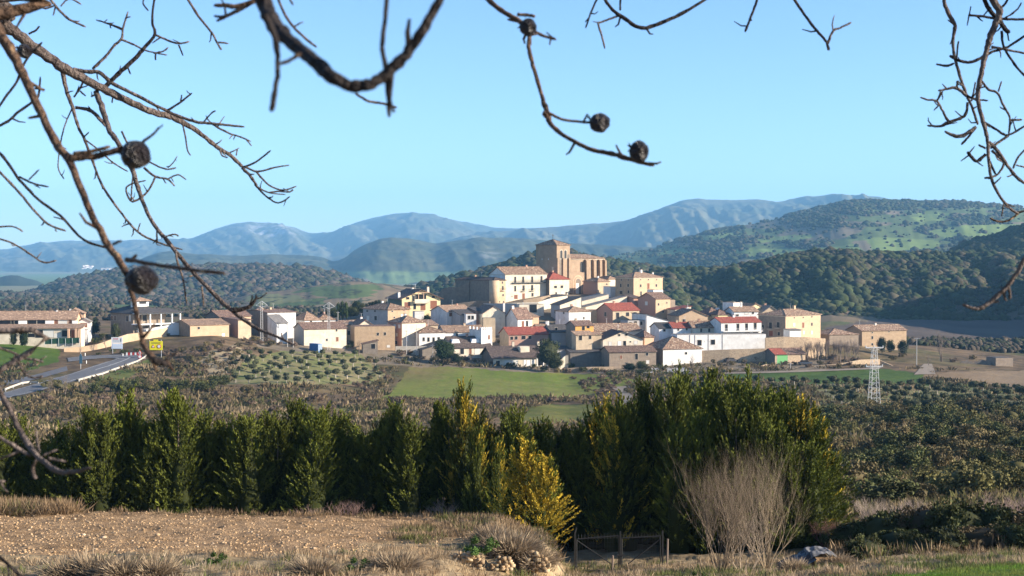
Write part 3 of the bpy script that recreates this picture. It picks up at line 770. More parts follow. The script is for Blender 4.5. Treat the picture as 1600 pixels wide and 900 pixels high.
# porch of the villa
pb = MB(); W_ = v.W
pb.box(-.6, W_ + 3.2, -4.2, -.01, v.E - .35, v.E)
pb.box(-.6, W_ + 3.2, -4.0, -.01, v.E - 3.6, v.E - 3.3)
pb.build('porch_slab', M_white, v.root)
for x in (-.3, W_ * .33, W_ * .66, W_, W_ + 2.8):
    q = MB(); q.tube([(x, -3.9, v.E - 6.8), (x, -3.9, v.E - .36)], .24, 8); q.build('column', M_white, v.root)
rb = MB(); roof_slab(rb, (-1.2, -4.9, v.E + .1), (W_ + 3.8, -4.9, v.E + .1), (W_ + .9, -.5, v.E + 1.2), (-.9, -.5, v.E + 1.2)); rb.build('porch_roof', RM['slate'], v.root)
q = MB(); q.hexa([(W_ * .2, -4.2, v.E - 7), (W_ + 3, -4.2, v.E - 7), (W_ + 3, -1, v.E - 7), (W_ * .2, -1, v.E - 7)], [(W_ * .2, -4.2, v.E - 5), (W_ + 3, -4.2, v.E - 3.4), (W_ + 3, -1, v.E - 3.4), (W_ * .2, -1, v.E - 5)]); q.build('staircase', M_white, v.root)
lb = MB(); lb.box(W_ * .3, W_ * .3 + 4, 4, 8, v.E + .5, v.R + 1.4); lo = lb.build('lantern', M_white, v.root)
rb = MB(); z = v.R + 1.35; cc = [(W_ * .3 - .8, 3.2, z), (W_ * .3 + 4.8, 3.2, z), (W_ * .3 + 4.8, 8.8, z), (W_ * .3 - .8, 8.8, z)]
for i in range(4): roof_tri(rb, cc[i], cc[(i + 1) % 4], (W_ * .3 + 2, 6, z + 1.1))
rb.build('lantern_roof', RM['tan'], lo)
lb = MB(); lb.box(W_ * .3 + .8, W_ * .3 + 3.2, 3.96, 3.99, v.R + .3, v.R + 1.2); lb.build('pane', M_pane, lo)

house('orange stone barn with a long brown roof, alone left of the village', 271, 297, 357.5, 508.5, 499.5, 428, a=34, wall='sand', rm='tan', lwall='stone', name='barn', cat='barn', wins=[(310.5, 512.5, 2.6, 3, 'w'), (349, 523.5, 3.5, 4, 'o')])
house('long tan barn behind the lone orange barn', 321, 343, 392, 495, 485.5, 446, a=34, wall='sand', lwall='dark', rm='brown', name='barn', cat='barn')
house('low beige annex with a mono-pitch roof right of the lone orange barn', 347, 372, 392, 500, 496, 436, a=34, roof='shedf', wall='tan', lwall='brick', rm='brown', name='barn', cat='barn')
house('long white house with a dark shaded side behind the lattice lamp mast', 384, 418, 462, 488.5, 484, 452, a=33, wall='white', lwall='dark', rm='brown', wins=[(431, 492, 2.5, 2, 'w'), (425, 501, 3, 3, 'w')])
house('small white gable peeping over the long white house', 392, 396, 416, 487, 480, 470, a=10, roof='y', wall='white', rm='tan', D=8)
house('house with greyish lean-to roof and blue-white shaded wall beside the mast', 413, 432, 449, 505, 492, 441, a=30, roof='shedf', wall='white', rm='grey', D=8)
house('bright white house under a tan pyramid roof behind the cream barn', 459, 476, 500, 500.5, 487, 458, a=30, roof='pyr', wall='white', rm='tan', wins=[(486, 502.5, 2.5, 2, 'w')])
house('white house with low brown hip roof right of the pyramid roof', 490, 497, 524, 500, 491, 464, a=20, roof='hip', wall='white', rm='old', D=9, wins=[(505, 502, 2, 2, 'w'), (514, 502, 2, 2, 'w')])
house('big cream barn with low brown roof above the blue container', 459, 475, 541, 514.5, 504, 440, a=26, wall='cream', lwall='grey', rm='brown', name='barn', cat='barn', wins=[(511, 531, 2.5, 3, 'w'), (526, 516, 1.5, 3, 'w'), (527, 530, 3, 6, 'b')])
house('low tan house with a brown roof between cream barn and ochre barn', 530, 541, 566, 508, 501, 462, a=24, roof='shedf', wall='tan', rm='old', D=8, wins=[(545, 520, 3, 6, 'w')])
house('tan gabled house behind the ochre stone barn', 547, 556, 586, 511, 500, 458, a=22, roof='y', wall='cream', rm='brown', D=9)
house('long ochre stone barn with flat top and two small dark windows', 545, 554, 617, 510.5, None, 447, a=14, roof='flat', wall='ochre', rm='brown', D=10, name='barn', cat='barn', wins=[(590.5, 522, 2.6, 4, 'w'), (601.5, 521.5, 2.6, 4, 'w'), (607, 541, 4, 3, 'l')])
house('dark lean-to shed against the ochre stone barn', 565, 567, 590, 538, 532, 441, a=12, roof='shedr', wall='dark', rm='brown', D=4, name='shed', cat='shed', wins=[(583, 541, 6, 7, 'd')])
house('cream house with brown hip roof and white lower wall beside ochre barn', 606, 628, 665, 504.5, 494, 456, a=32, roof='hip', wall='cream', lwall='brick', rm='old', wins=[(655, 509.5, 7, 4, 'l'), (617, 510, 3.5, 5, 'l'), (624, 510, 3.5, 5, 'l'), (620, 523, 3, 4, 'l'), (636, 528, 4, 9, 'l'), (618, 535, 6, 5, 'w')])
house('tan lean-to roof house right of the cream hip-roofed house', 660, 665, 684, 508, 500, 466, a=20, roof='shedf', wall='tan', rm='old', D=9)
house('old stone house with wide patched roof, half ochre half white front', 567, 606, 640, 483.5, 474, 480, a=42, roof='hip', wall='ochre', lwall='grey', rm='old', ov=.5, wins=[(575, 497, 4, 6, 'l'), (587, 497, 4, 6, 'w'), (574, 486, 3, 2, 'w'), (586, 486, 3, 2, 'w'), (613, 486.5, 2, 1.5, 'w'), (616, 496, 2, 2, 'w'), (628, 493, 2.5, 3, 'l'), (631, 484.5, 2, 2, 'b')])
# yellow chalet
y9 = house('yellow chalet with recessed balcony, white chimneys and big brown openings', 606, 628, 688, 466.5, 453, 508, a=24, roof='y', wall='yellow', lwall='green', rm='brown', ov=1.0, name='chalet', cat='chalet',
      wins=[(637, 466, 4.5, 3, 'w'), (647.5, 466.5, 3.5, 8, 'd'), (657, 465, 17, 10, 'd'), (677, 464, 4, 3, 'w'), (636.5, 477, 8, 9, 'b'), (648, 479, 3.5, 8, 'w'), (661, 480, 7, 9, 'b'), (677.5, 476, 9.5, 12, 'b')], chim=[(612, 456, 464, 3.5, 'white'), (645, 449, 455, 3, 'white'), (671, 448, 456, 3.2, 'cream')])
q = MB(); _, u0, z0, _ = facept(y9, 646, 474, 'f'); _, u1, z1, _ = facept(y9, 669, 471, 'f'); q.box(u0, u1, -1.5, -.01, z0, z1); q.box(u0, u1, -1.5, -1.4, z1, z1 + .9)
q.build('balcony', WM['cream'], y9.root)
q = MB()
for px_ in (652, 660): _, u0, z0, _ = facept(y9, px_, 460, 'f'); q.box(u0 - .1, u0 + .1, -1.4, -1.2, z1 + .9, z1 + 3.2)
_, u0, z0, _ = facept(y9, 647, 460, 'f'); _, u1, _, _ = facept(y9, 669, 460, 'f'); q.box(u0, u1, -1.42, -1.18, z1 + 3.2, z1 + 3.4)
q.build('balcony_posts', WM['peach'], y9.root)
house('tiny white outhouse below the yellow chalet', 644, 648, 663, 487, None, 500, a=15, roof='flat', wall='white', rm='grey', D=4, name='outbuilding', cat='outbuilding')
# slope below the palace
house('white house with blue shaded gable and a dark arch under a tan roof', 673, 698, 738, 487, 477.5, 484, a=32, wall='white', rm='tan', wins=[(705, 491.5, 5.5, 5, 'b')], chim=[(714, 474, 479, 2.5, 'brick')])
house('grey walled house with black roof tucked behind the arched white terrace', 709, 719, 742, 492, 484, 478, a=24, roof='shedf', wall='grey', rm='slate', D=8)
house('white terrace house with a pair of dark arched windows', 724, 728, 744, 491, None, 474, a=10, roof='flat', wall='white', rm='tan', D=6, wins=[(733, 496, 3, 5, 'w'), (738.5, 496, 3.2, 5, 'w')])
house('brick-coloured narrow house left of the tall cream gable', 741, 744, 756, 486, 480, 484, a=20, roof='shedf', wall='brick', rm='slate', D=10)
house('tall plain cream gable end facing out over the village', 748, 754, 789.5, 490, 478.5, 479, a=16, roof='y', wall='cream', rm='brown', ov=.3, D=14, chim=[(791, 473, 480, 3, 'white')])
house('plain tan annex at the foot of the tall cream gable', 752, 755, 774, 497, None, 472, a=10, roof='flat', wall='tan', rm='grey', D=3)
house('house with blue-shaded side, white end and two dark tall windows', 789.5, 809, 831.5, 498.5, 481.5, 476, a=34, wall='white', rm='brown', wins=[(817, 506, 3.2, 8, 'b'), (823.5, 505.5, 3.2, 8, 'w')], chim=[(801, 477, 484, 3.5, 'white')])
house('small peach house against the white end with tall windows', 828, 830, 842, 495, 488, 481, a=26, roof='shedf', wall='peach', rm='tan', D=8)
house('bluish white house with four small windows under a brown hip roof', 640, 655, 696, 520, 510, 455, a=22, roof='hip', wall='white', rm='old', D=9, wins=[(662, 530, 2.6, 5, 'w'), (669.5, 530.5, 2.8, 6, 'w'), (677.5, 530.5, 2.8, 6, 'w'), (685.5, 529.5, 2.8, 5, 'w')])
house('white long house under a warm tan roof left of the crenellated terrace', 690, 695, 757, 519.5, 509, 459, a=18, wall='white', rm='tan', D=9, wins=[(714, 523, 2.5, 3, 'w')])
t14 = house('white terrace with crenellated parapet among brown roofs', 741, 752, 769, 516, None, 452, a=30, roof='flat', wall='white', rm='tan', D=8, wins=[(764, 527, 2, 6, 'b')])
q = MB()
for i in range(5): x = .1 + i * (t14.W - .7) / 4; q.box(x, x + .5, 0.01, .4, t14.E, t14.E + .9)
for i in range(4): x = .1 + i * (t14.D - .7) / 3; q.box(0.01, .4, x + .5, x + 1.0, t14.E, t14.E + .9)
q.build('parapet', M_white, t14.root)
h = house('dark roofed farmhouse with two white dormers, partly behind a pine', 690, 706, 768, 544, 526, 447, a=20, wall='cream', rm='dark', D=12, wins=[(746, 549, 8, 9, 'l'), (735, 549, 3, 8, 'b'), (722, 549, 5, 8, 'w')])
for px_, w_ in ((716, 3.0), (747, 3.2)):
    _, u0, z0, _ = facept(h, px_, 537, 'f'); s = (h.R - h.E) / (h.D / 2); y_ = 2.4; z_ = h.E + s * y_
    q = MB(); q.hexa([(u0 - w_ / 2, y_, z_), (u0 + w_ / 2, y_, z_), (u0 + w_ / 2, y_ + 3, z_), (u0 - w_ / 2, y_ + 3, z_)], [(u0 - w_ / 3, y_, z_ + 1.3), (u0 + w_ / 3, y_, z_ + 1.3), (u0 + w_ / 3, y_ + 3, z_ + 1.35), (u0 - w_ / 3, y_ + 3, z_ + 1.35)])
    q.build('dormer', M_white, h.roof)
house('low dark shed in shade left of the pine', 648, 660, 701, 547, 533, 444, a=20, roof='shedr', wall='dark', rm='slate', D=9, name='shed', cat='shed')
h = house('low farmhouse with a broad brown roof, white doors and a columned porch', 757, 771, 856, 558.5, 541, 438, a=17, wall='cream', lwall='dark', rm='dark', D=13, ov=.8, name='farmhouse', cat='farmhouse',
      wins=[(793, 566, 9, 6, 'l'), (804.5, 565.5, 9, 5.5, 'l'), (778, 568, 5, 8, 'd'), (820.5, 567, 3.5, 9, 'o'), (826, 567, 5, 8.5, 'o'), (833, 566, 5, 8, 'o'), (845, 566, 8, 9, 'd')], chim=[(801.5, 533, 541, 3.4, 'cream'), (841, 533, 540, 3.4, 'cream'), (847, 546, 552, 4, 'cream')])
q = MB(); _, u0, z0, _ = facept(h, 816, 552, 'f'); s = (h.R - h.E) / (h.D / 2); q.box(u0, u0 + 3.2, 2.5, 5, h.E + s * 2.0, h.E + s * 2.5 + 1.9); q.box(u0 + .2, u0 + 2.2, 2.4, 2.45, h.E + s * 2.5, h.E + s * 2.5 + 1.5); q.build('dormer', WM['cream'], h.roof)
for px_ in (838, 848, 854): _, u0, z0, _ = facept(h, px_, 566, 'f'); q = MB(); q.tube([(u0, -.6, h.E - 3.4), (u0, -.6, h.E - .1)], .16, 8); q.build('column', M_white, h.root)
house('red roofed brick house with a row of four windows behind the farmhouse', 788, 795, 857, 523, 511.5, 458, a=18, wall='brick', lwall='tan', rm='red', D=10, wins=[(799.5, 528.5, 3.8, 4.5, 'w'), (806.5, 528, 3.8, 4.5, 'w'), (818, 527.5, 6, 5, 'w'), (828, 527, 4.5, 4.5, 'w')], chim=[(831, 509, 515, 4, 'brick')])
house('shaded grey house with black roof between red roof and orange balcony', 858, 862, 892, 519, 508, 463, a=20, wall='grey', rm='slate', D=9, wins=[(869, 514, 2.5, 4, 'w')], chim=[(850, 501, 507, 3, 'white')])
house('low tan roof with two chimneys left of the orange balcony house', 838, 842, 862, 516, 507, 468, a=18, wall='tan', rm='tan', D=8, chim=[(857, 501, 507, 3, 'white')])
# ------------------------------------------------------------------ palace, church and the hilltop
pal = house('long cream palace with three storeys, balconies and a brown roof on the hilltop', 765, 789.5, 854.5, 428.5, 417.5, 538, a=33, wall='cream', lwall='white', rm='old', name='palace', cat='palace', cornice=True,
      wins=[(805, 437, 2.6, 9, 'w'), (817.5, 437, 2.8, 9.5, 'w'), (831.5, 437, 2.8, 9.5, 'w'), (846, 436, 2.8, 9, 'w'),
            (805, 451, 2.6, 8, 'w'), (818, 450, 3, 8, 'B'), (831.5, 449.5, 3, 8, 'B'), (818, 463.5, 3.5, 10, 'b'), (832, 460.5, 2.8, 5, 'w'), (806, 464, 5, 6, 'g'), (800, 463, 1, 1, 'w')])
q = MB(); _, u0, z0, _ = facept(pal, 800, 441.5, 'f'); _, u1, z1, _ = facept(pal, 851, 441, 'f'); u1 = min(u1, pal.W)
q.box(u0, u1, -.9, -.01, z0 - .3, z0); 
for i in range(60): x = u0 + (u1 - u0) * i / 59; q.box(x - .015, x + .015, -.88, -.85, z0, z0 + .95)
q.box(u0, u1, -.9, -.84, z0 + .95, z0 + 1.0); q.build('long_balcony', M_iron, pal.root)
tur = house('stone house with a left side coloured dark for shade and a pale rounded turret at the palace corner', 733, 772, 790, 438, 433.5, 533, a=40, roof='hip', wall='sand', lwall='dark', rm='dark', D=24, wins=[(785, 441.5, 1.8, 2.8, 'w'), (785.5, 450, 2.2, 6, 'B'), (786, 461, 1.8, 3, 'w'), (780.5, 471.5, 1.6, 2, 'w'), (787, 471.5, 1.6, 2, 'w')])  # left side takes the dark stone to paint its shade
q = MB(); q.tube([(.6, .6, tur.E - 11), (.6, .6, tur.E - .05)], 1.9, 20); q.build('turret', WM['sand'], tur.root, smooth=True)
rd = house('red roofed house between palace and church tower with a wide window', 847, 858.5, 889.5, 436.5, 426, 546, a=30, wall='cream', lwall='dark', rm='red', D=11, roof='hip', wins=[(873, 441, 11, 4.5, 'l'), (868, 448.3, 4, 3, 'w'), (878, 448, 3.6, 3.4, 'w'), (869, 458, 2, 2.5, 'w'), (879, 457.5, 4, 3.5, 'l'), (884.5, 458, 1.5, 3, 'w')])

def polyprism(mb, pts, y0, y1, plane='f'):
    """outline in (x, z) pushed from y0 to y1"""
    a = [(x, y0, z) for x, z in pts]; b = [(x, y1, z) for x, z in pts]
    mb.hexa(a, b)
def arch(u, z0, z1, w_, n=10):
    r = w_ / 2
    return [(u - r, z0), (u + r, z0)] + [(u + r * math.cos(PI * i / n), z1 - r + r * math.sin(PI * i / n)) for i in range(n + 1)]
# church: one thing with tower and nave
ch = empty('church', (0, 0, 0), 0, 'ochre stone church with a square belfry tower, buttressed nave and arched portal', 'church', VILL)
tw = house('', 837.5, 870, 890.5, 382.6, 374.5, 556, a=36, roof='pyr', wall='church', lwall='church', rm='old', ov=.35, name='tower', cat=None, zb=None)
al = tw.al
ch.location = tw.root.location; ch.rotation_euler = tw.root.rotation_euler
tchild = [o for o in bpy.data.objects if o.parent == tw.root and o.parent]
for o in tchild:
    if o.name.startswith('wall'):
        o.name = 'tower'; towerm = o; o.parent = ch
for o in tchild:
    if o.name.startswith('roof'): o.parent = towerm; o.name = 'tower_roof'
bpy.data.objects.remove(tw.root)
tw.root = ch
def cpart(pts, y0, y1, m, nm, par):
    q = MB(); polyprism(q, pts, y0, y1); return q.build(nm, m, par)
kx = 1 / F * 556 / math.cos(al)
for px_ in (877, 883.4):
    _, u, z, _ = facept(tw, px_, 404, 'f'); _, _, z2, _ = facept(tw, px_, 391, 'f')
    fr = cpart(arch(u, z - .25, z2 + .28, 1.55), -.07, .02, M_wframe, 'belfry_window', towerm)
    cpart(arch(u, z, z2, 1.15), -.10, -.05, M_pane, 'opening', fr)
for px_, w_, yb, yt in ((874.7, 1.25, 428, 403), (888.2, 1.1, 430, 397)):
    _, u, z, _ = facept(tw, px_, yb, 'f'); _, _, z2, _ = facept(tw, px_, yt, 'f')
    cpart(arch(u, z - 6, z2, w_), -.05, .02, WM['dark'], 'blind_arch', towerm)
q = MB()
for uu in (.0, tw.W * .42, tw.W - .9): q.box(uu, uu + .9, -.55, .0, tw.E - 19, tw.E - 5.2)
q.build('tower_buttress', WM['church'], towerm)
for px_ in (847, 857): _, u, z, _ = facept(tw, px_, 405, 'l'); q = MB(); q.box(-.05, .02, u - .2, u + .2, z - .3, z + .3); q.build('slit_window', M_blind, towerm)
q = MB(); q.bar((tw.W / 2, tw.D / 2, tw.R), (tw.W / 2, tw.D / 2, tw.R + 2.2), .1); q.bar((tw.W / 2 - .5, tw.D / 2, tw.R + 1.6), (tw.W / 2 + .5, tw.D / 2, tw.R + 1.6), .1); q.build('cross', M_iron, towerm)
# nave, in the tower's frame: starts at tower's right edge
_, n0, zn, _ = facept(tw, 890.6, 403.5, 'f'); _, n1, zn2, _ = facept(tw, 945, 402, 'f')
zt_ = (zn + zn2) / 2; bz = tw.E - 21; nd = 13
q = MB(); q.box(n0 + .01, n1, .3, nd, bz, zt_ - .3); nave = q.build('nave', WM['church'], ch)
zr_ = zt_ + 1.7
rb = MB(); roof_slab(rb, (n0 + .02, -.3, zt_ - .35), (n1 + .3, -.3, zt_ - .1), (n1 - 4, nd / 2, zr_ - .3), (n0 + .02, nd / 2, zr_)); roof_slab(rb, (n0 + .02, nd / 2, zr_), (n1 - 4, nd / 2, zr_ - .3), (n1 + .3, nd + .3, zt_ - .1), (n0 + .02, nd + .3, zt_ - .35)); roof_tri(rb, (n1 + .3, -.3, zt_ - .1), (n1 + .3, nd + .3, zt_ - .1), (n1 - 4, nd / 2, zr_ - .3))
rb.build('nave_roof', RM['old'], nave)
q = MB()
for p0, p1 in ((914, 920.5), (925.5, 929.5), (935, 938.5), (943, 945.5)):
    _, a0, _, _ = facept(tw, p0, 410, 'f'); _, a1, _, _ = facept(tw, p1, 410, 'f')
    q.hexa([(a0, -1.3, bz), (a1, -1.3, bz), (a1, .31, bz), (a0, .31, bz)], [(a0, -1.0, zt_ - 1.2), (a1, -1.0, zt_ - 1.2), (a1, .31, zt_ - .5), (a0, .31, zt_ - .5)])
q.build('nave_buttress', WM['church'], nave)
q = MB(); q.box(n0 + .02, n1 + .15, .12, .32, zt_ - .75, zt_ - .4); q.build('cornice', M_wframe, nave)
for px_, yb, yt, w_ in ((909.5, 425, 409, 1.4), (922.8, 434, 408, 1.3), (932.3, 434, 407, 1.3), (941, 430, 408, .9)):
    _, u, z, _ = facept(tw, px_, yb, 'f'); _, _, z2, _ = facept(tw, px_, yt, 'f')
    cpart(arch(u, z, z2, w_), .24, .33, WM['dark'] if px_ != 909.5 else M_pane, 'lancet_window', nave)
# portal
_, u, z, _ = facept(tw, 901.5, 457, 'f'); _, _, z2, _ = facept(tw, 901.5, 430, 'f')
zp = z - .5
q = MB(); q.box(u - 3.6, u + 3.4, -.5, .31, zp, z2 + 1.1); port = q.build('portal', WM['church'], nave)
for k, (w_, mm, y_) in enumerate(((5.4, WM['peach'], -.56), (4.4, WM['church'], -.6), (3.5, WM['peach'], -.64), (2.7, WM['dark'], -.68))):
    cpart(arch(u + .2, zp, z2 - k * .45, w_), y_, -.45, mm, 'portal_arch', port)
q = MB(); q.box(u - 1.1, u + .4, -.72, -.66, zp, zp + 4.2); q.build('portal_door', M_blind, port)
house('brown lean-to chapel house against the right end of the church', 925, 934, 952.5, 440, 434.5, 548, a=36, roof='hip', wall='tan', lwall='brick', rm='tan', D=9, wins=[(948, 444, 2, 2, 'w')])
house('small cream house wedged between chapel and the ochre block', 944, 951, 965, 436, 432, 556, a=30, roof='hip', wall='cream', rm='tan', D=9)
house('cream strip of wall house with shaded foot left of the ochre block', 948, 954, 963, 448, None, 542, a=30, roof='flat', wall='white', rm='tan', D=5)
blk = house('large square ochre house with hip roof on the right of the hilltop', 961.5, 990, 1035.5, 433.6, 426, 528, a=36, roof='hip', wall='sand', lwall='ochre', rm='tan', cornice=True,
      wins=[(970, 446, 2, 5, 'w'), (981.5, 446, 2, 4, 'w'), (970.5, 457, 4, 4.5, 'd'), (982, 456, 2, 4, 'w'), (971, 437.5, 1.5, 1.5, 'w'), (982, 437.5, 1.5, 1.5, 'w'),
            (1001, 446.5, 2.4, 3.8, 'w'), (1013, 447, 3.4, 8.5, 'b'), (1025.5, 446, 2.4, 3.6, 'w'), (1001.5, 458.5, 2.2, 6, 'w'), (1013, 456, 2.4, 3, 'w'), (1001, 437, 1.5, 1.5, 'w'), (1013, 437, 1.5, 1.5, 'w'), (1026, 437, 1.5, 1.5, 'w')], chim=[(1001.5, 421, 428, 3, 'white'), (1028, 425, 431, 2, 'white')])
house('small white outbuilding at the foot of the ochre block', 1018, 1021, 1036, 453, None, 519, a=30, roof='flat', wall='white', rm='tan', D=4, name='outbuilding', cat='outbuilding')
house('tan house with dark red roof below the ochre block, brown gable on its left', 1004, 1024.5, 1047.5, 467, 457.5, 504, a=34, wall='sand', lwall='brick', rm='brown', D=10, wins=[(1010, 474, 3, 5, 'l'), (1029, 475.5, 2, 3, 'w'), (1042, 473, 1.2, 2.5, 'w'), (1036, 487, 2, 2.5, 'w')], chim=[(1040, 456, 463, 1.5, 'grey')])
house('ruined stone stub leaning on the tan house', 1044, 1046, 1055, 469, None, 508, a=30, roof='flat', wall='stone', rm='old', D=7)
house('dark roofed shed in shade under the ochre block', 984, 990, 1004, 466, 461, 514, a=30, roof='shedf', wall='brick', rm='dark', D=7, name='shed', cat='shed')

def freewall(label, pts, th=.5, m='cream', drop=4.0, name='wall', cat='wall', y=None, group='garden and terrace walls', cap=False):
    """free-standing wall: pts = (px, py of its top, distance)"""
    q = MB(); pv_ = [P(a_, b_, c_) for a_, b_, c_ in pts]
    base = pv_[0].copy(); base.z = T1(base.x, base.y)
    for a_, b_ in zip(pv_[:-1], pv_[1:]):
        d = (b_ - a_); d.z = 0; d.normalize(); n = Vector((-d.y, d.x, 0)) * th
        za = min(T1(a_.x, a_.y) - .5, a_.z - .4) ; zb_ = min(T1(b_.x, b_.y) - .5, b_.z - .4)
        a0 = Vector((a_.x, a_.y, za)); b0 = Vector((b_.x, b_.y, zb_))
        q.hexa([a0 - base, b0 - base, b0 + n - base, a0 + n - base], [a_ - base, b_ - base, b_ + n - base, a_ + n - base])
    root = q.build(name, WM[m] if isinstance(m, str) else m, None)
    root.location = base
    return tag(root, label, cat, group)
freewall('shaded castle wall climbing left of the turreted stone house', [(676, 474, 548), (690, 452, 546), (704, 448, 546), (715, 449, 545), (733, 440, 544), (740, 438, 546)], m='dark', name='castle_wall', cat='castle wall')  # dark stone colour stands in for the shade on this wall
freewall('long low dark terrace wall below the castle wall', [(662, 480, 530), (700, 476, 528), (745, 470, 528), (765, 471, 526)], m='dark')
freewall('cream retaining wall stepping down below the palace', [(764, 475, 512), (790, 474, 512), (812, 473, 513), (841, 472, 514), (862, 466, 518)], m='cream')
freewall('grey shaded wall left of the cream retaining wall', [(755, 474, 512), (765, 474, 511), (808, 474, 509)], m='grey')
house('cream garage block with a dark mouth under the palace wall', 808, 811.5, 850, 476, None, 505, a=14, roof='flat', wall='cream', rm='grey', D=8, name='garage', cat='garage', wins=[(833, 482, 11, 12, 'd')])
freewall('sloping pale wall running up towards the red roofed hilltop house', [(818, 469, 519), (845, 464, 520), (860, 461, 521)], m='sand')
# cream sheds with black lean-to roofs in a fan below the church
house('cream shed with a sliver of black roof, first of the fan below the church', 842, 860, 887, 465, 461, 520, a=30, roof='shedr', wall='cream', rm='slate', D=9, name='shed', cat='shed')
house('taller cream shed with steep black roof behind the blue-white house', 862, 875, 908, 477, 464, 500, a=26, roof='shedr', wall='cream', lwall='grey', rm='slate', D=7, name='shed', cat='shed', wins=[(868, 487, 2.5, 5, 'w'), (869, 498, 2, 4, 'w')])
house('long cream shed with a grey sheet roof rising to the right below the church', 905, 909, 951, 471, 460, 521, a=22, roof='shedr', wall='cream', rm='grey', D=10, name='shed', cat='shed', ov=.1)
house('second grey roofed cream shed rising to the right above the red modern house', 908, 915, 980, 480, 463, 510, a=22, roof='shedr', wall='cream', rm='grey', D=6, name='shed', cat='shed', ov=.1)
house('tan walled yard building left of the red modern house', 920, 924, 942, 485, None, 497, a=18, roof='flat', wall='sand', rm='tan', D=7)
house('white house with tan hip roof, half its front in blue shade', 876, 889, 923, 487, 479.5, 484, a=26, roof='hip', wall='white', rm='tan', D=10, wins=[(881, 489, 1.6, 2.5, 'w'), (881.5, 498, 2.6, 4.5, 'l'), (912, 497, 2, 3, 'w')])
h = house('modern house with a bright red roof and three tall windows mid-village', 940, 957.5, 999, 485.5, 474, 489, a=30, wall='tan', lwall='brick', rm='red', D=10, wins=[(965, 493, 5, 9, 'w'), (980.5, 491, 5, 5.5, 'w'), (992, 492, 5.5, 8, 'd'), (946, 491, 2.5, 6, 'w'), (966.5, 504.5, 5, 3, 'w'), (979, 506, 5, 6, 'd')])
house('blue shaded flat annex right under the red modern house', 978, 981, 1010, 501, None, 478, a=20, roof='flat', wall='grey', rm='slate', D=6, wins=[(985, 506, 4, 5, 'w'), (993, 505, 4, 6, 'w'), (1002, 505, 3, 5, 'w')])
house('plain bright white shed with a single slope falling to the right', 1003, 1010.5, 1047, 491, 502, 479, a=20, roof='shedr', wall='white', rm='slate', D=12, name='shed', cat='shed')
ob = house('narrow house with an orange recessed balcony above a pantile strip', 892.5, 899, 927.5, 509, 501.5, 455, a=20, wall='orange', lwall='stone', rm='brown', D=8, wins=[(911.5, 513, 4, 5.5, 'd'), (919, 511, 4, 3.5, 'd')])
ob2 = house('tan lower storey with pantile ledge beneath the orange balcony', 897, 900, 927, 523.5, 517.5, 449, a=18, roof='shedf', wall='tan', rm='tan', D=4, wins=[(907, 528, 4.5, 6.5, 'w'), (922, 527, 3.5, 5, 'w')])
house('long old-tiled house running right from the orange balcony', 922, 927, 1003, 518, 506, 468, a=16, wall='cream', rm='old', D=12, chim=[(971, 510, 515, 3, 'white')])
house('small tan block below the long old-tiled house', 924, 927, 940, 523, 519, 452, a=14, roof='shedf', wall='tan', rm='old', D=5)
house('wide cream gable house with shuttered windows in front of the long roof', 934, 942, 1004.5, 531, 518, 450, a=14, roof='y', wall='cream', rm='dark', ov=.45, D=12, wins=[(967.5, 523.5, 3, 2.5, 'w'), (978.5, 523, 3, 2.5, 'w'), (953.5, 537, 4, 6, 'l'), (968, 536.5, 5, 6, 'o'), (976, 536.5, 4, 7, 'w'), (993.5, 535, 5, 5, 'l'), (985, 534, 1.5, 1.5, 'w')])
house('low stone house with brown roof and a small blue window by the conifer', 947.5, 952, 1025.5, 550.5, 541, 439, a=14, wall='stone', rm='brown', D=9, wins=[(970.5, 558, 3, 5, 'b'), (994.5, 557, 4, 8.5, 'd'), (1011, 553.5, 3.4, 4, 'w'), (1012, 565.5, 4, 4.5, 'l')], chim=[(1015, 540, 546, 1.5, 'white')])
house('little brown pyramid roofed hut right of the cream gable house', 1003, 1007, 1022, 527, 517, 455, a=30, roof='pyr', wall='peach', rm='brown', D=6, name='hut', cat='hut')
house('pale house under a black slope left of the white retaining block', 1028, 1030, 1051, 513, 504.5, 466, a=14, wall='white', rm='slate', D=9, wins=[(1038, 516, 3, 3, 'w')])
house('white house with deep red roof on top of the retaining block', 1049, 1052, 1083, 512.5, 504, 465, a=12, wall='white', rm='red', D=8, wins=[(1060, 515, 2, 2.5, 'w'), (1073, 514.5, 2, 2.5, 'w')])
house('cream house with brown roof joined to the deep red roof', 1081, 1083, 1117, 512, 502, 464.5, a=12, wall='cream', rm='old', D=8, wins=[(1095.5, 516, 2.5, 5, 'w'), (1108, 516, 2.5, 5, 'w')])
wb = house('huge plain white retaining block with thin grey downpipes and two dark windows', 1054, 1058, 1197, 523.5, None, 452, a=10, roof='flat', wall='white', rm='grey', D=7, wins=[(1093, 535.5, 6, 8, 'w'), (1114, 534.5, 6, 7, 'w')], name='retaining_wall', cat='retaining wall')
q = MB()
for px_ in (1078, 1086, 1107, 1129): _, u0, z0, _ = facept(wb, px_, 530, 'f'); q.box(u0 - .06, u0 + .06, -.1, -.01, wb.E - 5.5, wb.E)
q.build('downpipe', M_conc, wb.root)
mh = house('modern white two-storey house with red roof and four tall black windows', 1116, 1127, 1190, 504.5, 496, 461, a=18, wall='white', rm='red', D=9, ov=.25, wins=[(1135, 511.8, 3.8, 9.5, 'w'), (1153, 511, 4, 9.5, 'w'), (1166.5, 510.5, 4, 9.5, 'w'), (1180, 509.7, 4, 9.5, 'w'),
      (1136, 523.3, 6, 4.5, 'b'), (1154, 522.5, 7.5, 4.5, 'w'), (1167.5, 522, 7.5, 4.5, 'b'), (1180.5, 521.5, 7.5, 4.5, 'w')])
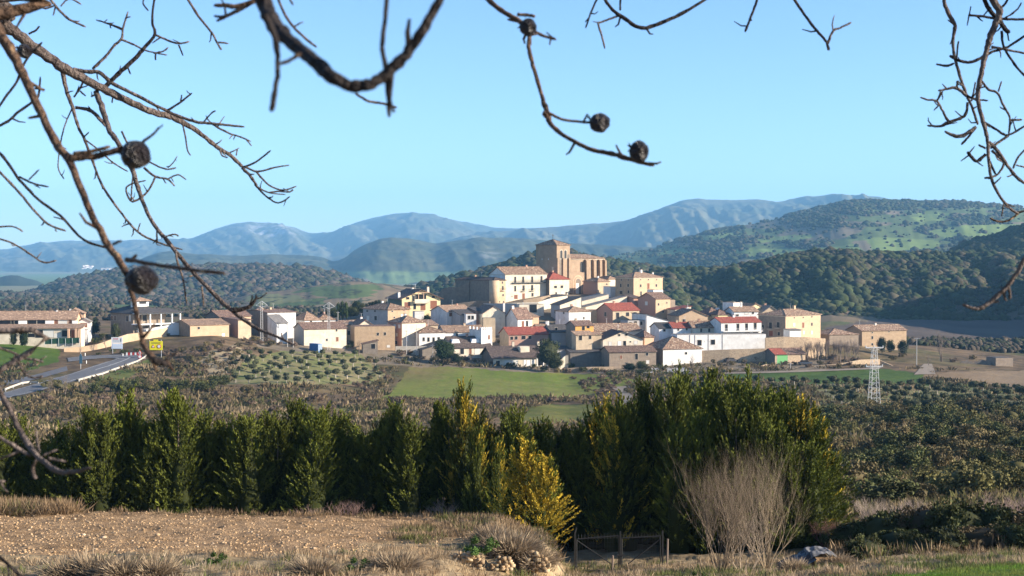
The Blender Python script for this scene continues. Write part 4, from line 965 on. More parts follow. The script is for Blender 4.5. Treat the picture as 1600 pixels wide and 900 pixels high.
q = MB(); _, u0, z0, _ = facept(mh, 1128, 518, 'f'); _, u1, z1, _ = facept(mh, 1189.5, 517, 'f'); q.box(u0, u1, -1.2, -.01, z0 - .1, z0 + .05); q.build('balcony', M_white, mh.root)
q = MB(); n = 70
for i in range(n): x = u0 + (u1 - u0) * i / (n - 1); q.box(x - .012, x + .012, -1.18, -1.155, z0 + .05, z0 + 1.0)
q.box(u0, u1, -1.2, -1.14, z0 + 1.0, z0 + 1.05); q.build('railing', M_galv, mh.root)
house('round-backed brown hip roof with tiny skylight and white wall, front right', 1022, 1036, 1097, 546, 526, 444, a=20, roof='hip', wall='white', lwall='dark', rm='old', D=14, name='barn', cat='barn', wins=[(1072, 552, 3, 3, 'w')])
house('tan stone gable with a low roof behind the deep red roof', 1055, 1061, 1106, 494, 484, 484, a=12, roof='y', wall='sand', rm='old', D=12, wins=[(1069, 501, 4, 4, 'w')])
house('small red roofed house peeping above the tan stone gable', 1052, 1055, 1080, 484, 478.5, 498, a=14, roof='shedr', wall='cream', rm='red', D=8)
house('brown hip roofed house in the middle of the right hand roofs', 1100, 1106, 1135, 494, 481, 490, a=24, roof='hip', wall='yellow', rm='brown', D=9, chim=[(1121, 480, 484, 5, 'white')])
house('brown pyramid roof between hip roofed house and white terrace house', 1118, 1122, 1142, 492, 484, 486, a=22, roof='pyr', wall='yellow', rm='brown', D=7)
tt = house('white terrace house with tile roof and a stepped white chimney tower', 1142, 1147, 1185, 487, 480, 487, a=14, wall='white', rm='tan', D=8, wins=[(1152, 492.5, 4, 2, 'w'), (1167, 488.8, 6, 3.5, 'l'), (1176.5, 488.3, 2.5, 4, 'w')], chim=[(1157.5, 471, 480, 2.5, 'white')])
house('square white tower block with a shaded side rising over the terrace house', 1138, 1146, 1160, 473, None, 494, a=30, roof='flat', wall='white', rm='tan', D=6, name='tower_house', cat='tower house')
house('small tan gabled house right behind the white terrace house', 1160, 1174, 1189, 479, 475, 495, a=30, roof='y', wall='yellow', rm='tan', D=8, chim=[(1187, 473, 480, 1.5, 'brick')])
house('grey roofed gable left of the large ochre corner house', 1186, 1190, 1219, 489, 478.5, 492, a=12, roof='y', wall='tan', rm='grey', D=10)
big = house('largest ochre corner house at the right end, shaded side with black balconies', 1186.5, 1227.5, 1282.5, 493, 483.5, 474, a=40, roof='hip', wall='sand', lwall='stone', rm='old', ov=.5, cornice=True,
      wins=[(1204, 508.5, 3.6, 9, 'B'), (1216, 507.5, 3.4, 8, 'B'), (1204.5, 521, 5, 8, 'b'), (1217, 521.5, 2.6, 5, 'w'), (1192, 511, 3, 6, 'w'), (1241, 496.5, 1.6, 1.6, 'w'), (1255, 496, 1.6, 1.6, 'w'), (1268.5, 495, 1.8, 1.8, 'w'),
            (1241, 507.5, 3, 4.5, 'l'), (1255, 508, 3.6, 8, 'b'), (1268.5, 506.5, 2.4, 4.4, 'w'), (1256, 519.5, 2.6, 4.4, 'l'), (1268.5, 519.5, 2.6, 4.6, 'l')], chim=[(1240.5, 477, 485, 4, 'sand')])
house('small white canopy outhouse at the foot of the corner house', 1231, 1234, 1252, 516, 514, 466, a=20, roof='shedf', wall='white', rm='grey', D=4, name='outbuilding', cat='outbuilding')
freewall('thick rubble wall below the largest corner house', [(1196, 528, 452), (1225, 526, 453), (1262, 527, 455), (1290, 529, 458)], m='rubble')
freewall('rubble footing under the white retaining block', [(1095, 548, 449), (1140, 546, 449), (1196, 544.5, 450)], m='rubble')
sh = house('stone shed with a bright green door under a half red, half brown roof', 1199, 1211, 1259, 554, 544.5, 444, a=18, wall='rubble', lwall='dark', rm='brown', D=8, name='shed', cat='shed', wins=[(1222.5, 561.5, 17, 14, 'n')])
q = MB(); s = (sh.R - sh.E) / (sh.D / 2); roof_slab(q, (-.3, -.36, sh.E - .36 * s + .16), (sh.W * .38, -.36, sh.E - .36 * s + .16), (sh.W * .38, sh.D / 2, sh.R + .17), (-.3, sh.D / 2, sh.R + .17), .03); q.build('red_tiles', RM['red'], sh.roof)
house('long stone farmhouse standing apart on the right with patchy tile roof', 1332, 1347, 1417, 517, 508, 500, a=20, wall='ochre', rm='old', D=10, name='farmhouse', cat='farmhouse', wins=[(1363, 519.5, 1.6, 1.6, 'w'), (1389, 518, 1.6, 1.6, 'w'), (1363, 527.5, 2.6, 4, 'w'), (1363, 538, 2.8, 3, 'd')])
house('sunken stone barn with wide brown roof left of the lone farmhouse', 1286, 1296, 1342, 523, 514, 488, a=20, roof='hip', wall='stone', rm='old', D=12, name='barn', cat='barn')
house('roofless concrete block hut near the right edge of the fields', 1551, 1556, 1584, 559.5, None, 470, a=12, roof='flat', wall='stone', rm='slate', D=6, name='hut', cat='hut', zb=None)
freewall('tumbled ruin wall left of the concrete hut', [(1500, 566, 472), (1512, 563, 472), (1522, 567, 472), (1535, 562, 472), (1549, 566, 471)], m='dark', name='ruin', cat='ruin')
freewall('long sandy retaining wall right of the bare poplars', [(1278, 571, 441), (1305, 569, 442), (1325, 566, 443), (1345, 562, 445), (1375, 561, 448)], m='rubble')
freewall('short low rubble wall bit below the green-door shed', [(1243, 574, 437), (1262, 573, 438)], m='rubble')
freewall('pale low wall beside the farm track on the right', [(1375, 563, 449), (1400, 574, 446), (1432, 570, 458)], m='rubble')
freewall('low tan garden wall beside the bare trees, right of the stone house', [(1050, 578, 436), (1100, 575, 437), (1170, 573, 438)], m='rubble')
freewall('broken rubble wall stub next to the green grass patch', [(1188, 572, 438), (1198, 569, 439), (1206, 570, 439)], m='rubble')
freewall('sunny ochre garden wall at the top edge of the green field', [(878, 576, 437), (920, 573.5, 437), (959, 573, 438)], m='rubble')
freewall('low rubble wall under the farmhouse porch', [(860, 576, 437.5), (877, 578, 437)], m='stone')
freewall('bright cream gable wall fragment right of the big conifer', [(873, 566, 441), (883, 556, 442), (888, 555, 442)], m='cream')
freewall('tan boundary wall in front of the cream hip-roofed house', [(618, 541, 448), (660, 541, 448), (690, 541, 448)], m='cream')
freewall('ochre retaining wall winding up from the road past the villa', [(100, 544, 409), (127, 542, 411), (152, 538, 413), (175, 530, 416), (200, 522, 420), (232, 518, 424), (262, 512, 432)], m='sand')
# green mesh fence below the terraced row
gf = empty('fence', P(70, 538, 408), 0, 'dark green garden fence below the terraced row', 'fence')
a_, b_ = P(70, 532, 408), P(124, 530, 408)
q = MB(); q.hexa([(0, 0, 0), (b_.x - a_.x, 0, b_.z - a_.z), (b_.x - a_.x, .06, b_.z - a_.z), (0, .06, 0)], [(0, 0, 1.6), (b_.x - a_.x, 0, 1.6 + b_.z - a_.z), (b_.x - a_.x, .06, 1.6 + b_.z - a_.z), (0, .06, 1.6)]); 
o = q.build('fence_panel', mat('green_screen', (.03, .09, .05)), gf); o.location = (0, 0, 0)
for i in range(6): q = MB(); x = (b_.x - a_.x) * i / 5; q.tube([(x, -.08, -.6), (x, -.08, 1.75)], .05, 6); q.build('post', M_galv, gf)

house('dark shaded lean-to in front of the orange balcony house', 887, 891, 946, 551, 546, 445, a=12, roof='shedf', wall='dark', rm='slate', D=5, name='shed', cat='shed', ov=.2)  # dark wall colour stands in for the shade lying on this lean-to
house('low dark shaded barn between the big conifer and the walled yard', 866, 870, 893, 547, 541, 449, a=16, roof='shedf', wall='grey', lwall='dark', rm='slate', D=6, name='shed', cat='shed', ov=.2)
# ------------------------------------------------------------------ roads and tracks draped on the ground
def ribbon(name, A, B, m, off=.13, n=10, across=6, f0=0, f1=1, far=True):
    A2, B2 = [], []
    for L_, O in ((A, A2), (B, B2)):
        for i in range(len(L_) - 1):
            for k in range(n): t = k / n; O.append((L_[i][0] * (1 - t) + L_[i + 1][0] * t, L_[i][1] * (1 - t) + L_[i + 1][1] * t))
        O.append(L_[-1])
    V = []
    for a_, b_ in zip(A2, B2):
        ga = ground(*a_, y0=150); gb = ground(*b_, y0=150)
        for k in range(across + 1):
            t = f0 + (f1 - f0) * k / across
            x = ga.x * (1 - t) + gb.x * t; y = ga.y * (1 - t) + gb.y * t
            V.append((x, y))
    V = np.array(V); z = np.maximum(T(V[:, 0], V[:, 1]), T(V[:, 0], V[:, 1], True)) + off
    z = z.reshape(-1, across + 1)
    zs = z.copy()
    for _ in range(6): zs[1:-1] = (zs[:-2] + zs[1:-1] * 2 + zs[2:]) / 4
    z = np.maximum(z, zs).reshape(-1)
    V3 = np.column_stack([V, z]); r = len(A2); c = across + 1
    i_ = np.arange(r * c).reshape(r, c)
    q = np.stack([i_[:-1, :-1], i_[:-1, 1:], i_[1:, 1:], i_[1:, :-1]], -1).reshape(-1, 4)
    return tag(link(name, np_mesh(name, V3, q, True), m), kind='structure')
M_asph = mat('asphalt', (.13, .13, .135), (.095, .095, .10), scale=.8, bump=.2)
M_mark = mat('road_paint', (.38, .38, .37), (.24, .24, .24), scale=2)
M_dirt = mat('pale_track', (.25, .20, .15), (.18, .145, .105), scale=.8, bump=.4)
RA = [(-40, 639), (10, 624), (60, 612), (123, 594.5), (160, 584), (195, 573), (222, 562), (227, 557.5), (215, 555), (180, 554.8), (140, 556.5), (105, 560)]
RB = [(-40, 625), (12, 613), (58, 600), (110, 585), (140, 574.5), (160, 568), (176, 563.5), (182, 561.5), (176, 560.2), (160, 560.5), (140, 562), (107, 566)]
ribbon('road', RA, RB, M_asph)
ribbon('road', [(-40, 613), (0, 605), (60, 593), (106, 580)], [(-40, 600), (0, 597), (50, 588), (104, 573)], M_asph)
ribbon('road_marking', RA, RB, M_mark, off=.19, f0=.09, f1=.12, across=2)
ribbon('road_marking', RA, RB, M_mark, off=.19, f0=.90, f1=.925, across=2)
ribbon('road_marking', RA[4:10], RB[4:10], M_mark, off=.19, f0=.50, f1=.56, across=2)
ribbon('track', [(953, 606), (965, 612), (972, 622), (968, 632), (975, 640)], [(985, 604), (981, 611), (988, 622), (990, 632), (996, 640)], M_dirt)
ribbon('track', [(400, 673), (480, 670), (560, 671), (640, 673)], [(400, 669), (480, 667), (560, 668), (640, 670)], M_dirt)
ribbon('track', [(1428, 586), (1434, 580), (1438, 574), (1444, 569)], [(1462, 585), (1460, 579), (1458, 574), (1456, 569)], M_dirt)
ribbon('road', [(1130, 585), (1200, 583.5), (1280, 581), (1375, 577)], [(1130, 583), (1200, 581), (1280, 578.5), (1375, 575)], M_dirt)
ribbon('road', [(1000, 584), (1080, 584)], [(1010, 576), (1070, 575)], M_conc)

# ------------------------------------------------------------------ road furniture
def gpt(px, py): return ground(px, py, y0=150)
# guard rails
def rail(label, pts, hgt=.72):
    P3 = [gpt(*p) for p in pts]; base = P3[0]
    root = empty('guard_rail', base, 0, label, 'guard rail')
    q = MB()
    for a_, b_ in zip(P3[:-1], P3[1:]):
        d = (b_ - a_).normalized(); n_ = Vector((-d.y, d.x, 0)) * .12
        a0 = a_ - base + Vector((0, 0, .3)); b0 = b_ - base + Vector((0, 0, .3)); u_ = Vector((0, 0, hgt - .3))
        q.hexa([a0, b0, b0 + n_, a0 + n_], [a0 + u_, b0 + u_, b0 + n_ + u_, a0 + n_ + u_])
    q.build('rail', M_conc2, root)
    for a_, b_ in zip(P3[:-1], P3[1:]):
        n_ = max(1, int((b_ - a_).length / 4))
        for k in range(n_):
            p = a_.lerp(b_, k / n_) - base; q = MB(); q.box(p.x - .1, p.x + .1, p.y + .13, p.y + .3, p.z - .5, p.z + hgt - .05); q.build('post', M_galv, root)
M_conc2 = mat('rail_white', (.46, .42, .36), (.36, .33, .28), scale=2)
rail('long pale guard rail round the outside of the road bend', [(123, 597), (140, 592), (160, 587), (180, 580), (200, 573), (215, 567), (226, 561), (231, 556)])
rail('short white guard rail at the far left of the road', [(8, 612), (20, 607), (35, 602), (47, 600), (60, 601)])
def sign_post(name, label, px, pytop, pybot, cat='road sign', posts=(0,), hw=None):
    g = gpt(px, pybot); k = g.y
    root = empty(name, g, 0, label, cat)
    s = k / F
    return root, s, g
def disc(mb, r, y0, y1, cx=0, cz=0, n=20):
    pts = [(cx + r * math.cos(2 * PI * i / n), cz + r * math.sin(2 * PI * i / n)) for i in range(n)]
    polyprism(mb, pts, y0, y1)
def tri(mb, r, y0, y1, cx=0, cz=0):
    pts = [(cx + r * math.cos(PI / 2 + 2 * PI * i / 3), cz + r * math.sin(PI / 2 + 2 * PI * i / 3)) for i in range(3)]
    polyprism(mb, pts, y0, y1)
M_red = mat('sign_red', (.55, .03, .03)); M_yel = mat('sign_yellow', (.85, .72, .02), (.80, .68, .02)); M_blk = mat('sign_black', (.03, .03, .03)); M_blu = mat('sign_blue_white', (.62, .70, .78), (.56, .64, .73)); M_blue = mat('blue_paint', (.05, .16, .36), (.04, .13, .30)); M_teal = mat('sign_back_teal', (.05, .12, .17))
r_, s, g = sign_post('road_sign', 'yellow board with a raised tab, warning triangle and speed ring on two posts', 244, 530, 560)
for x in (-2.0, 1.6): q = MB(); q.tube([(x * .9, .1, 0), (x * .9, .1, 29 * s)], .06, 6); q.build('post', M_galv, r_)
zc_ = (560 - 540) * s; hw = 10.2 * s
q = MB(); q.box(-hw, hw, -.05, .05, zc_ - 7 * s, zc_ + 7 * s); q.box(-4 * s, 3 * s, -.05, .05, zc_ + 7 * s + .002, zc_ + 9.4 * s); pl = q.build('board', M_yel, r_)
q = MB(); tri(q, 3.4 * s, -.09, -.05, -4.6 * s, zc_ - 1.6 * s); q.build('warning_triangle', M_red, pl)
q = MB(); tri(q, 2.0 * s, -.12, -.091, -4.6 * s, zc_ - 1.6 * s); q.build('triangle_face', M_white, pl)
q = MB(); disc(q, 3.2 * s, -.09, -.05, 4.6 * s, zc_ - 1.2 * s); q.build('speed_ring', M_red, pl)
q = MB(); disc(q, 2.2 * s, -.12, -.091, 4.6 * s, zc_ - 1.2 * s); q.build('ring_face', M_white, pl)
q = MB(); q.box(-7 * s, 7 * s, -.08, -.051, zc_ + 3.6 * s, zc_ + 4.6 * s); q.build('text_line', M_blk, pl)
r_, s, g = sign_post('road_sign', 'tall pale information board in two panels standing by the road', 183, 527, 553)
for x in (-7 * s, 7 * s): q = MB(); q.tube([(x, .1, 0), (x, .1, 25 * s)], .08, 6); q.build('post', M_galv, r_)
q = MB(); q.box(-9 * s, 9 * s, -.05, .05, 16.5 * s, 26 * s); b1 = q.build('board', M_white, r_)
q = MB(); q.box(-8.6 * s, 8.6 * s, -.05, .05, 8 * s, 16 * s); b2 = q.build('board', M_blu, r_)
q = MB(); q.box(-6 * s, 2 * s, -.08, -.051, 22.8 * s, 24 * s); q.build('text_line', M_red, b1)
for zz_ in (20.8, 18.8): q = MB(); q.box(-6 * s, 4 * s, -.08, -.051, zz_ * s, (zz_ + .7) * s); q.build('text_line', M_galv, b1)
q = MB(); q.box(5.6 * s, 6.6 * s, -.08, -.051, 19 * s, 24 * s); q.build('arrow_mark', M_blk, b1)
for zz_ in (13.5, 11.5, 9.6): q = MB(); q.box(-6.5 * s, 6.5 * s, -.08, -.051, zz_ * s, (zz_ + .7) * s); q.build('text_line', M_white, b2)
r_, s, g = sign_post('road_sign', 'red-rimmed warning triangle above a round speed sign at the bend', 218.5, 546, 566)
q = MB(); q.tube([(0, .1, 0), (0, .1, 18 * s)], .05, 6); q.build('post', M_galv, r_)
q = MB(); tri(q, 4.4 * s, -.05, 0, 0, 15 * s); t_ = q.build('warning_triangle', M_red, r_)
q = MB(); tri(q, 2.8 * s, -.08, -.051, 0, 15 * s); q.build('triangle_face', M_white, t_)
q = MB(); q.box(-.3 * s, .3 * s, -.1, -.081, 13.8 * s, 16.4 * s); q.build('triangle_mark', M_blk, t_)
q = MB(); disc(q, 3.3 * s, -.05, 0, 0, 8.6 * s); t_ = q.build('speed_ring', M_red, r_)
q = MB(); disc(q, 2.2 * s, -.08, -.051, 0, 8.6 * s); q.build('ring_face', M_white, t_)
r_, s, g = sign_post('road_sign', 'narrow dark blue direction sign seen edge-on at the junction', 126, 548, 577)
q = MB(); q.tube([(0, .1, 0), (0, .1, 26 * s)], .06, 6); q.build('post', M_galv, r_)
q = MB(); polyprism(q, [(-2 * s, 9 * s), (2.4 * s, 9 * s), (2.6 * s, 20 * s), (.2 * s, 25 * s), (-1.8 * s, 21 * s)], -.06, .06); q.build('board', M_teal, r_)
for i, (px_, py_) in enumerate(((192, 557), (133, 556), (135, 568))):
    g = gpt(px_, py_); q = MB(); q.tube([(0, 0, -.2), (0, 0, .8)], .12, 6); q.v = [(a_, b_, c_) for a_, b_, c_ in q.v]
    o = q.build('marker_post', M_white); o.location = g; tag(o, ['white marker post before the chevron row at the bend', 'white marker post near the far lane of the junction', 'white marker post on the traffic island by the dark blue sign'][i], 'post')
g = gpt(197, 556.5); r_ = empty('chevron_barrier', g, 0, 'row of red and white chevron boards along the bend', 'barrier')
for i in range(7):
    q = MB(); x = i * 3.4 * g.y / F; q.box(x, x + .42, -.05, .05, .1, 1.0); q.build('chevron_board', M_white if i % 2 == 0 else M_red, r_)
# blue container
g = P(484, 550, 432); g.z = T1(g.x, g.y)
h = house('small blue shipping container below the big cream barn', 484, 497, 503, 537.5, None, 430, a=40, roof='flat', wall='white', rm='grey', D=5, name='container', cat='container', group=None)
h.wall.data.materials[0] = M_blue; h.roof.data.materials[0] = M_blue
bpy.data.objects.remove(h.roof)
q = MB()
for i in range(8): x = h.W * (i + .5) / 8; q.box(x - .05, x + .05, -.05, -.002, h.E - 2.2, h.E - .1)
q.build('corrugation', mat('blue_pale', (.45, .55, .68)), h.root)

# ------------------------------------------------------------------ masts and poles
def lattice(root, H, wb, wt, m, nseg=10, r=.04, name='tower_leg', z0=0):
    cor = lambda z, i: Vector(((1 if i in (0, 1) else -1) * (wb + (wt - wb) * z / H) / 2, (1 if i in (0, 3) else -1) * (wb + (wt - wb) * z / H) / 2, z + z0))
    for i in range(4):
        q = MB(); q.bar(cor(0, i), cor(H, i), r * 1.6); q.build(name, m, root)
    q = MB()
    for k in range(nseg):
        za, zb_ = H * k / nseg, H * (k + 1) / nseg
        for i in range(4):
            j = (i + 1) % 4
            q.bar(cor(za, i), cor(zb_, j), r); q.bar(cor(zb_, i), cor(zb_, j), r)
    q.build('lattice_bracing', m, root)
M_pyl = mat('pylon_steel', (.60, .59, .57), (.50, .49, .47), rough=.6)
g = ground(1365.5, 645, y0=150); g.y = g.y; py_root = empty('pylon', g, .12, 'pale lattice power pylon rising from the scrub on the right', 'pylon')
Hp = (645 - 543) / F * g.y
lattice(py_root, Hp, 2.0, .75, M_pyl, 13, .035)
for zf_, w_, in ((Hp, 3.4), (Hp * .71, 3.2)):
    q = MB(); q.bar((-w_ / 2, 0, zf_), (w_ / 2, 0, zf_), .18); q.bar((-w_ / 2, 0, zf_), (0, 0, zf_ - .6), .06); q.bar((w_ / 2, 0, zf_), (0, 0, zf_ - .6), .06)
    for x in (-w_ / 2, 0, w_ / 2):
        q.tube([(x, 0, zf_ - .05), (x, 0, zf_ + .42)], .09, 6)
    q.build('crossarm', M_pyl, py_root)
g2 = P(1432, 583, 448); g2.z = T1(g2.x, g2.y)
r2 = empty('power_pole', g2, 0, 'thin grey power pole beside the pale farm track on the right', 'pole', 'poles around the village')
q = MB(); q.tube([(0, 0, -.5), (0, 0, 9)], [.16, .1], 8); q.build('post', M_conc, r2); q = MB(); q.bar((-1, 0, 8.7), (1, 0, 8.7), .12); q.build('crossarm', M_galv, r2)
for i, x in enumerate((-1.7, 0, 1.7)):
    a_ = g + Vector((x, 0, Hp + .4)); b_ = g2 + Vector((x * .5, 0, 8.8)); pts = []
    for k in range(13):
        t = k / 12; p = a_.lerp(b_, t); p.z -= 4 * 2.2 * t * (1 - t); pts.append(p - a_)
    q = MB(); q.tube(pts, .02, 4); o = q.build('power_cable', M_iron); o.location = a_
    tag(o, ['left power cable hanging from the pylon to the far pole', 'middle power cable hanging from the pylon to the far pole', 'right power cable hanging from the pylon to the far pole'][i], 'cable')
def pole(label, px, ytop, ybot, Y, kind='post', r=.14, m=None):
    b = P(px, ybot, Y); b.z = min(b.z, T1(b.x, b.y) + .0) if abs(b.z - T1(b.x, b.y)) < 6 else b.z
    root = empty('lamp_mast' if kind == 'mast' else 'pole', b, 0, label, 'mast' if kind == 'mast' else 'pole', 'poles around the village')
    H = slope_of(ytop) * Y - b.z
    if kind == 'mast':
        lattice(root, H, .8, .5, M_pyl, 12, .022)
        q = MB(); w_ = 9 / F * Y; hh = 4 / F * Y
        q.bar((-w_, 0, H - hh), (0, 0, H + hh * .6), .12); q.bar((0, 0, H + hh * .6), (w_, 0, H - hh), .12); q.bar((-w_, 0, H - hh), (0, 0, H - hh * 1.8), .12); q.bar((w_, 0, H - hh), (0, 0, H - hh * 1.8), .12); q.build('crossarm', M_pyl, root)
    else:
        q = MB(); q.tube([(0, 0, -.6), (0, 0, H)], [r, r * .7], 8); q.build('post', m or M_conc, root)
        q = MB(); q.bar((-.6, 0, H - .3), (.6, 0, H - .3), .1); q.build('crossarm', M_galv, root)
pole('white lattice mast with a diamond head in front of the long white house', 409, 473, 527, 434, 'mast')
pole('pale lattice mast in front of the big cream barn', 514, 475, 537, 438, 'mast')
pole('pair of thin posts at the left end of the cream barn, right one', 458, 497, 531, 434)
pole('pair of thin posts at the left end of the cream barn, left one', 449, 505, 530, 434)
pole('grey post behind the roof of the cream barn', 528, 487, 502, 470)
pole('concrete post in front of the cream hip-roofed house', 635, 516, 545, 446)
pole('concrete post left of the four-window bluish house', 651, 513, 545, 446)
pole('short white post beside the conifer below the low stone house', 979, 566, 586, 434)
pole('short grey post on the grass below the green-door shed', 1235, 567, 584, 432)
pole('thin white post left of the dark shaded shed by the pine', 676, 538, 552, 441, r=.1)
g = P(1330, 322, 3600); q = MB(); q.box(-3, 3, -3, 3, -8, 9); q.box(-1.6, 1.6, -1.6, 1.6, 9, 15); q.tube([(0, 0, 15), (0, 0, 19)], [1.4, .1], 8); o = q.build('hill_chapel', M_white); o.location = g; tag(o, 'tiny white tower on the crest of the far wooded hill', 'tower')
rn = np.random.default_rng(3)
from mathutils.bvhtree import BVHTree
fb = [BVHTree.FromPolygons(v_.tolist(), q_.tolist()) for v_, q_ in FARS]
for k_, (cx, cy, w_, n_, lab) in enumerate(((137, 418, 8, 14, 'tiny pale house in the far village at the foot of the left mountains'), (172, 421, 16, 14, 'tiny pale house in the strung-out far hamlet right of the far village'), (650, 392, 0, 0, ''))):
    for i in range(n_):
        px_ = cx + rn.uniform(-w_, w_); py_ = cy + rn.uniform(-3, 2.5) * (1 if k_ == 0 else .5)
        hs = [x_[0] for x_ in (t_.ray_cast(Vector((0, 0, 0)), P(px_, py_, 1).normalized()) for t_ in fb) if x_[0] is not None]
        if not hs: continue
        b = min(hs, key=lambda v_: v_.y)
        root = empty('far_house', b, rn.uniform(0, 1), lab, 'house', 'houses of the far villages')
        q = MB(); a_ = rn.uniform(4, 8) * b.y / 7000; c_ = rn.uniform(3, 5); q.box(-a_, a_, -c_, c_, -14, 4); q.build('wall', M_white, root)
        q = MB(); roof_slab(q, (-a_ - .5, -c_ - .5, 4), (a_ + .5, -c_ - .5, 4), (a_ + .5, 0, 6.5), (-a_ - .5, 0, 6.5)); roof_slab(q, (-a_ - .5, 0, 6.5), (a_ + .5, 0, 6.5), (a_ + .5, c_ + .5, 4), (-a_ - .5, c_ + .5, 4)); q.build('roof', RM['tan'], root)
# ------------------------------------------------------------------ vegetation kit
def ico(sub=1):
    bm = bmesh.new(); bmesh.ops.create_icosphere(bm, subdivisions=sub, radius=1.0)
    V = np.array([v.co[:] for v in bm.verts]); Fc = np.array([[v.index for v in f.verts] for f in bm.faces]); bm.free()
    return V, Fc
IC1, IC2 = ico(1), ico(2)
def rotz(a):
    c, s = np.cos(a), np.sin(a); z = np.zeros_like(a); o = np.ones_like(a)
    return np.stack([np.stack([c, -s, z], -1), np.stack([s, c, z], -1), np.stack([z, z, o], -1)], -2)
def blobs(name, pos, size, squash, tints, m, tmpl=IC1, seed=0, jit=.3):
    r = np.random.default_rng(seed); V, Fc = tmpl; n = len(pos); nv = len(V)
    J = 1 + r.uniform(-jit, jit, (n, nv, 1))
    W = V[None] * J
    W = np.einsum('nij,nvj->nvi', rotz(r.uniform(0, 6.28, n)), W)
    W *= size[:, None, None]; W[..., 2] *= squash
    W += pos[:, None, :]
    idx = (np.arange(n) * nv)[:, None, None] + Fc[None]
    col = np.repeat(tints, nv, 0)
    return tag(link(name, np_mesh(name, W.reshape(-1, 3), idx.reshape(-1, 3), False, col), m), kind='stuff')
def quads(c, d, w_, L, r, curl=0):
    """leaf triangles/quads: centre c, direction d, width, length -> verts, faces"""
    n = len(c); d = d / np.linalg.norm(d, axis=1, keepdims=True)
    a = np.cross(d, r.normal(size=(n, 3))); a /= np.linalg.norm(a, axis=1, keepdims=True) + 1e-9
    w_ = np.broadcast_to(w_, n)[:, None]; L = np.broadcast_to(L, n)[:, None]
    v = np.stack([c - d * L * .5, c + a * w_ * .5, c + d * L * .5, c - a * w_ * .5], 1)
    f = np.arange(n * 4).reshape(n, 4)
    return v.reshape(-1, 3), f
def unit(r, n): v = r.normal(size=(n, 3)); return v / np.linalg.norm(v, axis=1, keepdims=True)
m_forest = mat('forest_leaf', (1, 1, 1), (.7, .7, .7), scale=.25, tint=True, rough=.95, spec=.05)
m_leaf = mat('leaf', (1.1, 1.1, 1.1), (.7, .7, .7), scale=.8, tint=True, rough=.8, backlit=.07, rnd=.22, spec=.15)
m_twig = mat('twig_bark', (1, 1, 1), (.7, .7, .7), scale=8, tint=True, rough=.9, rnd=.12, spec=.15)
m_bark = mat('bark', (.17, .125, .09), (.09, .065, .05), scale=9, bump=.8, bscale=30)
m_core = mat('deep_foliage', (.022, .032, .012), (.015, .022, .009), scale=3, rough=1.0, spec=0.0)

# woods on the hills
def wood(hilldata, n, size, dens, pal, sq=.8, seed=1, tmax=1.04, label=None, pxr=(-200, 1800), tmpl=IC1):
    XX, YY, Z, px, py, TT = hilldata
    r = np.random.default_rng(seed)
    a, b = XX.shape
    ok = (TT <= tmax) & (TT > .02) & (px > pxr[0]) & (px < pxr[1])
    ii, jj = np.nonzero(ok[:-1, :-1])
    area = (XX[ii, jj + 1] - XX[ii, jj]) * (YY[ii + 1, jj] - YY[ii, jj])
    area = np.abs(area); pr = area / area.sum()
    k = r.choice(len(ii), n, p=pr); i, j = ii[k], jj[k]; f = r.uniform(0, 1, (2, n))
    def lerp(A): return (A[i, j] * (1 - f[0]) + A[i, j + 1] * f[0]) * (1 - f[1]) + (A[i + 1, j] * (1 - f[0]) + A[i + 1, j + 1] * f[0]) * f[1]
    P3 = np.stack([lerp(XX), lerp(YY), lerp(Z)], -1); q = np.stack([lerp(px), lerp(py)], -1)
    keep = r.uniform(0, 1, n) < dens(P3, q)
    P3 = P3[keep]; n = len(P3)
    s = size * r.lognormal(-.15, .38, n).clip(.4, 2.1); P3[:, 2] += s * .35
    pal = np.array(pal); t = pal[np.minimum((fbm(P3[:, 0] / 35, P3[:, 1] / 35, 3, seed) * 1.6 - .3 + r.uniform(-.12, .12, n)).clip(0, .999) * len(pal), len(pal) - 1).astype(int)]
    t = t * r.uniform(.75, 1.3, (n, 1))
    return blobs('forest', P3, s, sq, t, m_forest, tmpl, seed)
palF = [tuple(.85 * v_ for v_ in t_) for t_ in [(.035, .050, .022), (.050, .065, .028), (.060, .066, .032), (.085, .075, .048), (.040, .058, .026)]]
def dF(P3, q):
    gap = fbm(P3[:, 0] / 26, P3[:, 1] / 26, 3, 91)
    return np.where(gap > .60, .12, 1.0)
wood(RF, 30000, 2.5, dF, palF, seed=11)
wood(SH, 16000, 3.2, dF, palF, seed=12)
wood(MF, 15000, 3.2, dF, palF, seed=13)
palL = [(.042, .046, .025), (.075, .06, .045), (.05, .054, .03), (.09, .072, .052)]
wood(LF, 30000, 4.0, lambda P3, q: np.where(fbm(P3[:, 0] / 60, P3[:, 1] / 60, 3, 93) > .64, .1, 1.0), palL, seed=14)
def dFH(P3, q):
    v = fbm(q[:, 0] / 70, q[:, 1] / 11, 3, 44); st = (v > .525) & (q[:, 1] > 322)
    for poly in FLD:
        st |= inpoly(q[:, 0], q[:, 1], poly)
    return np.where(st, .04, .9)
wood(FH, 42000, 3.8, dFH, palF, seed=15, sq=.7, pxr=(850, 1700))
